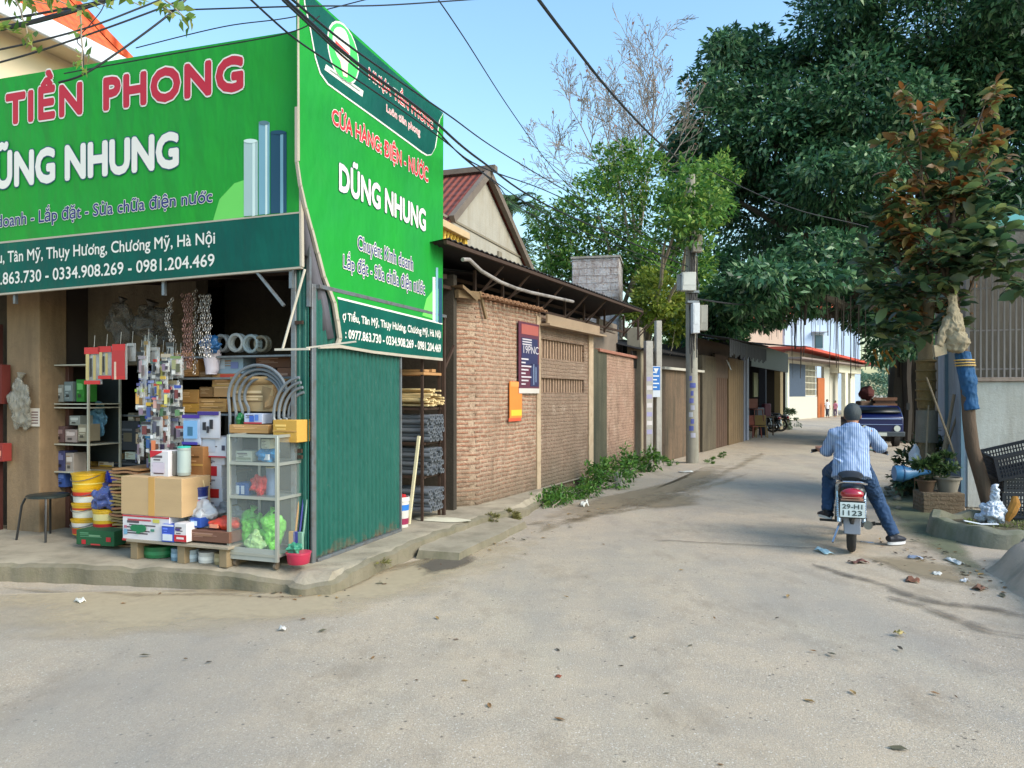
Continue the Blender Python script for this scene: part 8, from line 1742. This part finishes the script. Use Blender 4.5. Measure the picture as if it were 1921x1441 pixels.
q = G(1716, 912); bush('potted_plants', 'leafy green plants around the white bag at the verge', 'plant', Vector((q.x, 11.6, 0)), [((1712 - CX) / F * 11.6, 11.6, .35, .3, .25, .35), ((1745 - CX) / F * 11.6, 11.7, .45, .3, .25, .5), ((1770 - CX) / F * 11.3, 11.5, .5, .2, .25, .5)], 1500, .11, gl_m, 55, 50)
q = P(1716, 858, 11.2); o = thing('plastic_bag', 'white plastic bag hanging among the verge plants', 'bag', Vector((q.x, 11.2, q.z)), 0); m_ = MB(); m_.ball((0, 0, .0), .08, .07, .15, 12, 10, 0, .3, 4); m_.tube([(0, 0, .12), (.01, 0, .2)], [.04, .015], 8); m_.build('bag', mat('white_film', (0, 0, 0)), o)
m_ = MB(); m_.cyl((0, 0, -.7), (0, 0, .2), .008, n=6); m_.build('hang_stick', wood, o)
# props and poles
for i, (a, b, Y, r, lab) in enumerate((((1757, 905), (1790, 740), 10.8, .028, 'thick grey prop leaning right of the wrapped trunk'), ((1738, 708), (1806, 900), 10.6, .016, 'thin pale stake crossing in front of the thick prop'), ((1742, 760), (1736, 850), 10.9, .014, 'short thin stake tied at the crossing'), ((1795, 780), (1768, 860), 10.9, .02, 'dark short prop near the blue grey panel'))):
    p0, p1 = P(*a, Y), P(*b, Y); lo_ = p0 if p0.z < p1.z else p1; hi_ = p1 if lo_ is p0 else p0; d = hi_ - lo_; ext = lo_ - d * (lo_.z / d.z); ext.z = 0.0
    o = thing('support_pole', lab, 'pole', ext, group='props around the wrapped tree'); m_ = MB(); m_.tube([(0, 0, 0), (hi_ - ext) * .5 + Vector((.01, 0, 0)), hi_ - ext], [r, r * .95, r * .8], 7); m_.build('stake', mat('grey_stake', S(130, 118, 100), .9, var=.3, bp=.4), o)
# rubble kerb line, mound of soil on the right
for i in range(16):
    q = G(random.Random(i).uniform(1640, 1830), random.Random(i + 50).uniform(905, 960)); 
    m_ = MB(); s_ = random.Random(i + 9).uniform(.03, .09); m_.ball((0, 0, s_ * .3), s_, s_ * .8, s_ * .6, 8, 6, 0, .3, i); o = m_.build('stone', stainedmat('grey_stone', S(128, 122, 108), S(96, 92, 78), S(110, 106, 90)), loc=q, sharp=30); tag(o, 'small grey rubble stone on the right verge', 'stone', 'rubble on the right verge')
# litter
rnd = random.Random(21)
lf = [mat('fallen_leaf_%d' % i, S(*c), .8, var=.2) for i, c in enumerate(((96, 72, 48), (130, 96, 58), (70, 60, 48), (150, 120, 70), (84, 80, 60)))]
base_leaf = []
for i in range(5):
    m_ = MB(); L = .034 + .007 * i; pts = [(-L, 0), (-L * .4, L * .38), (L * .3, L * .35), (L, 0), (L * .3, -L * .35), (-L * .4, -L * .38)]
    m_.add([(x, y, .006 + .25 * abs(y) + .004 * math.sin(x * 60)) for x, y in pts] + [(-L * .3, 0, .002), (L * .3, 0, .002)], [(0, 1, 6), (1, 2, 7, 6), (2, 3, 7), (3, 4, 7), (4, 5, 6, 7), (5, 0, 6)]); base_leaf.append(m_)
spots = [(918, 1325), (872, 1278), (782, 1277), (1050, 1351), (820, 1160), (855, 1201), (348, 1237), (392, 1243), (232, 1133), (272, 1230), (1062, 1120), (1046, 1220), (1190, 1196), (1278, 1070), (1295, 1212), (1132, 1022), (1165, 1250), (1478, 1119), (1525, 1222), (1688, 1217), (1755, 1302), (1793, 1308), (1518, 1316), (1352, 1436), (1685, 1406), (1458, 1160), (605, 1184), (570, 1162), (300, 1115), (150, 1130), (700, 1235), (1340, 1160), (945, 1065), (1600, 1300), (985, 1040), (1020, 1010), (640, 1130), (1750, 1447), (1250, 1302), (1560, 1228)]
protos = {}
def litter(kind, px, py, lab, cat, grp, s=1.0):
    g = G(px, py, .0); g.z = .002; i = rnd.randrange(5)
    if i not in protos: o = base_leaf[i].build('fallen_leaf', lf[i]); protos[i] = o
    else: o = protos[i].copy(); COL.objects.link(o)
    o.location = g; o.rotation_euler = (rnd.uniform(-.15, .15), rnd.uniform(-.15, .15), rnd.uniform(0, 6.28)); q = s * rnd.uniform(.3, .75); o.scale = (q, q, q); tag(o, lab, cat, grp); return o
for px, py in spots: litter(0, px, py, 'dry brown leaf lying on the open concrete road', 'leaf', 'dry leaves scattered on the road')
for k in range(60):
    px = rnd.gauss(1770, 60); py = 1062 + (px - 1770) * .28 + rnd.gauss(0, 18)
    if py > 1010: litter(0, px, py, 'dead leaf in the litter drift near the ring planter', 'leaf', 'leaf drift near the ring planter', 1.15)
for k in range(46): px = rnd.uniform(430, 1010); litter(0, px, 1112 - max(0, px - 640) * .32 + rnd.gauss(4, 6), 'dead leaf among the grit along the shop kerb', 'leaf', 'leaf grit along the shop kerb', 1.0)
for k in range(40): px = rnd.uniform(1020, 1340); litter(0, px, 985 - (px - 1020) * .27 + rnd.gauss(6, 9), 'dead leaf in the line of debris along the left verge', 'leaf', 'leaf drift along the left verge', 1.1)
for k in range(14): litter(0, rnd.uniform(1640, 1740), rnd.uniform(950, 1070), 'dead leaf behind the motorbike on the right verge', 'leaf', 'leaves around the motorbike', 1.1)
def scrap(label, px, py, w, d, c, seed, name='paper_scrap', h=.03):
    g = G(px, py); g.z = .003; m = MB(); n = 5; rn = random.Random(seed); vs = []
    for i in range(n + 1):
        for j in range(n + 1): vs.append((w * (i / n - .5) + rn.uniform(-.2, .2) * w / n, d * (j / n - .5) + rn.uniform(-.2, .2) * d / n, .002 + abs(mnoise.noise(Vector((i * .8, j * .8, seed)))) * h * 2))
    m.add(vs, [(i * (n + 1) + j, (i + 1) * (n + 1) + j, (i + 1) * (n + 1) + j + 1, i * (n + 1) + j + 1) for i in range(n) for j in range(n)]); o = m.build(name, pm(*c, .7), loc=g, rotz=rn.uniform(0, 3)); o.modifiers.new('t', 'SOLIDIFY').thickness = .002; tag(o, label, 'litter'); return o
scrap('pale blue crumpled plastic scrap behind the rear wheel', 1546, 1036, .1, .22, (190, 220, 226), 1, h=.03); scrap('white curled strip in the litter by the ring planter', 1790, 1055, .26, .06, (214, 216, 214), 2); scrap('white paper ball among the dead leaves', 1758, 1078, .12, .07, (206, 206, 200), 3); scrap('small white shred at the ramp foot', 1810, 1092, .08, .05, (206, 206, 206), 4); scrap('bluish wrapper near the right foot', 1716, 1048, .14, .09, (150, 160, 180), 5)
scrap('reddish brown wrapper behind the motorbike', 1610, 1056, .16, .1, (110, 70, 60), 6); scrap('yellowish crumpled leaf ball on the road, lower right', 1687, 1190, .05, .06, (180, 160, 100), 7, h=.02); scrap('small orange red speck of litter mid road', 1048, 1270, .035, .03, (150, 80, 56), 8, h=.006); scrap('white crumpled cup at the edge of the weeds', 1095, 950, .12, .1, (214, 214, 206), 9, h=.08); scrap('rust brown wrapper in the litter drift', 1712, 1090, .14, .1, (130, 84, 60), 10); scrap('brown wrapper at the foot of the ramp', 1838, 1106, .12, .08, (120, 84, 64), 11)
scrap('white flat litter left of the utility pole foot', 1287, 886, .3, .12, (206, 204, 196), 12); scrap('white paper scrap near the front kerb on the left', 150, 1130, .08, .05, (220, 216, 206), 13); scrap('small white scrap in the left foreground road', 530, 1182, .05, .04, (216, 212, 204), 14)
q = G(1160, 912); o = thing('concrete_lump', 'whitish grey stone stump standing at the edge of the weeds', 'stone', q); m_ = MB(); m_.tube([(0, 0, -.02), (0, 0, .12), (.01, 0, .24)], [.09, .08, .05], 10); m_.build('stump', cpm, o)
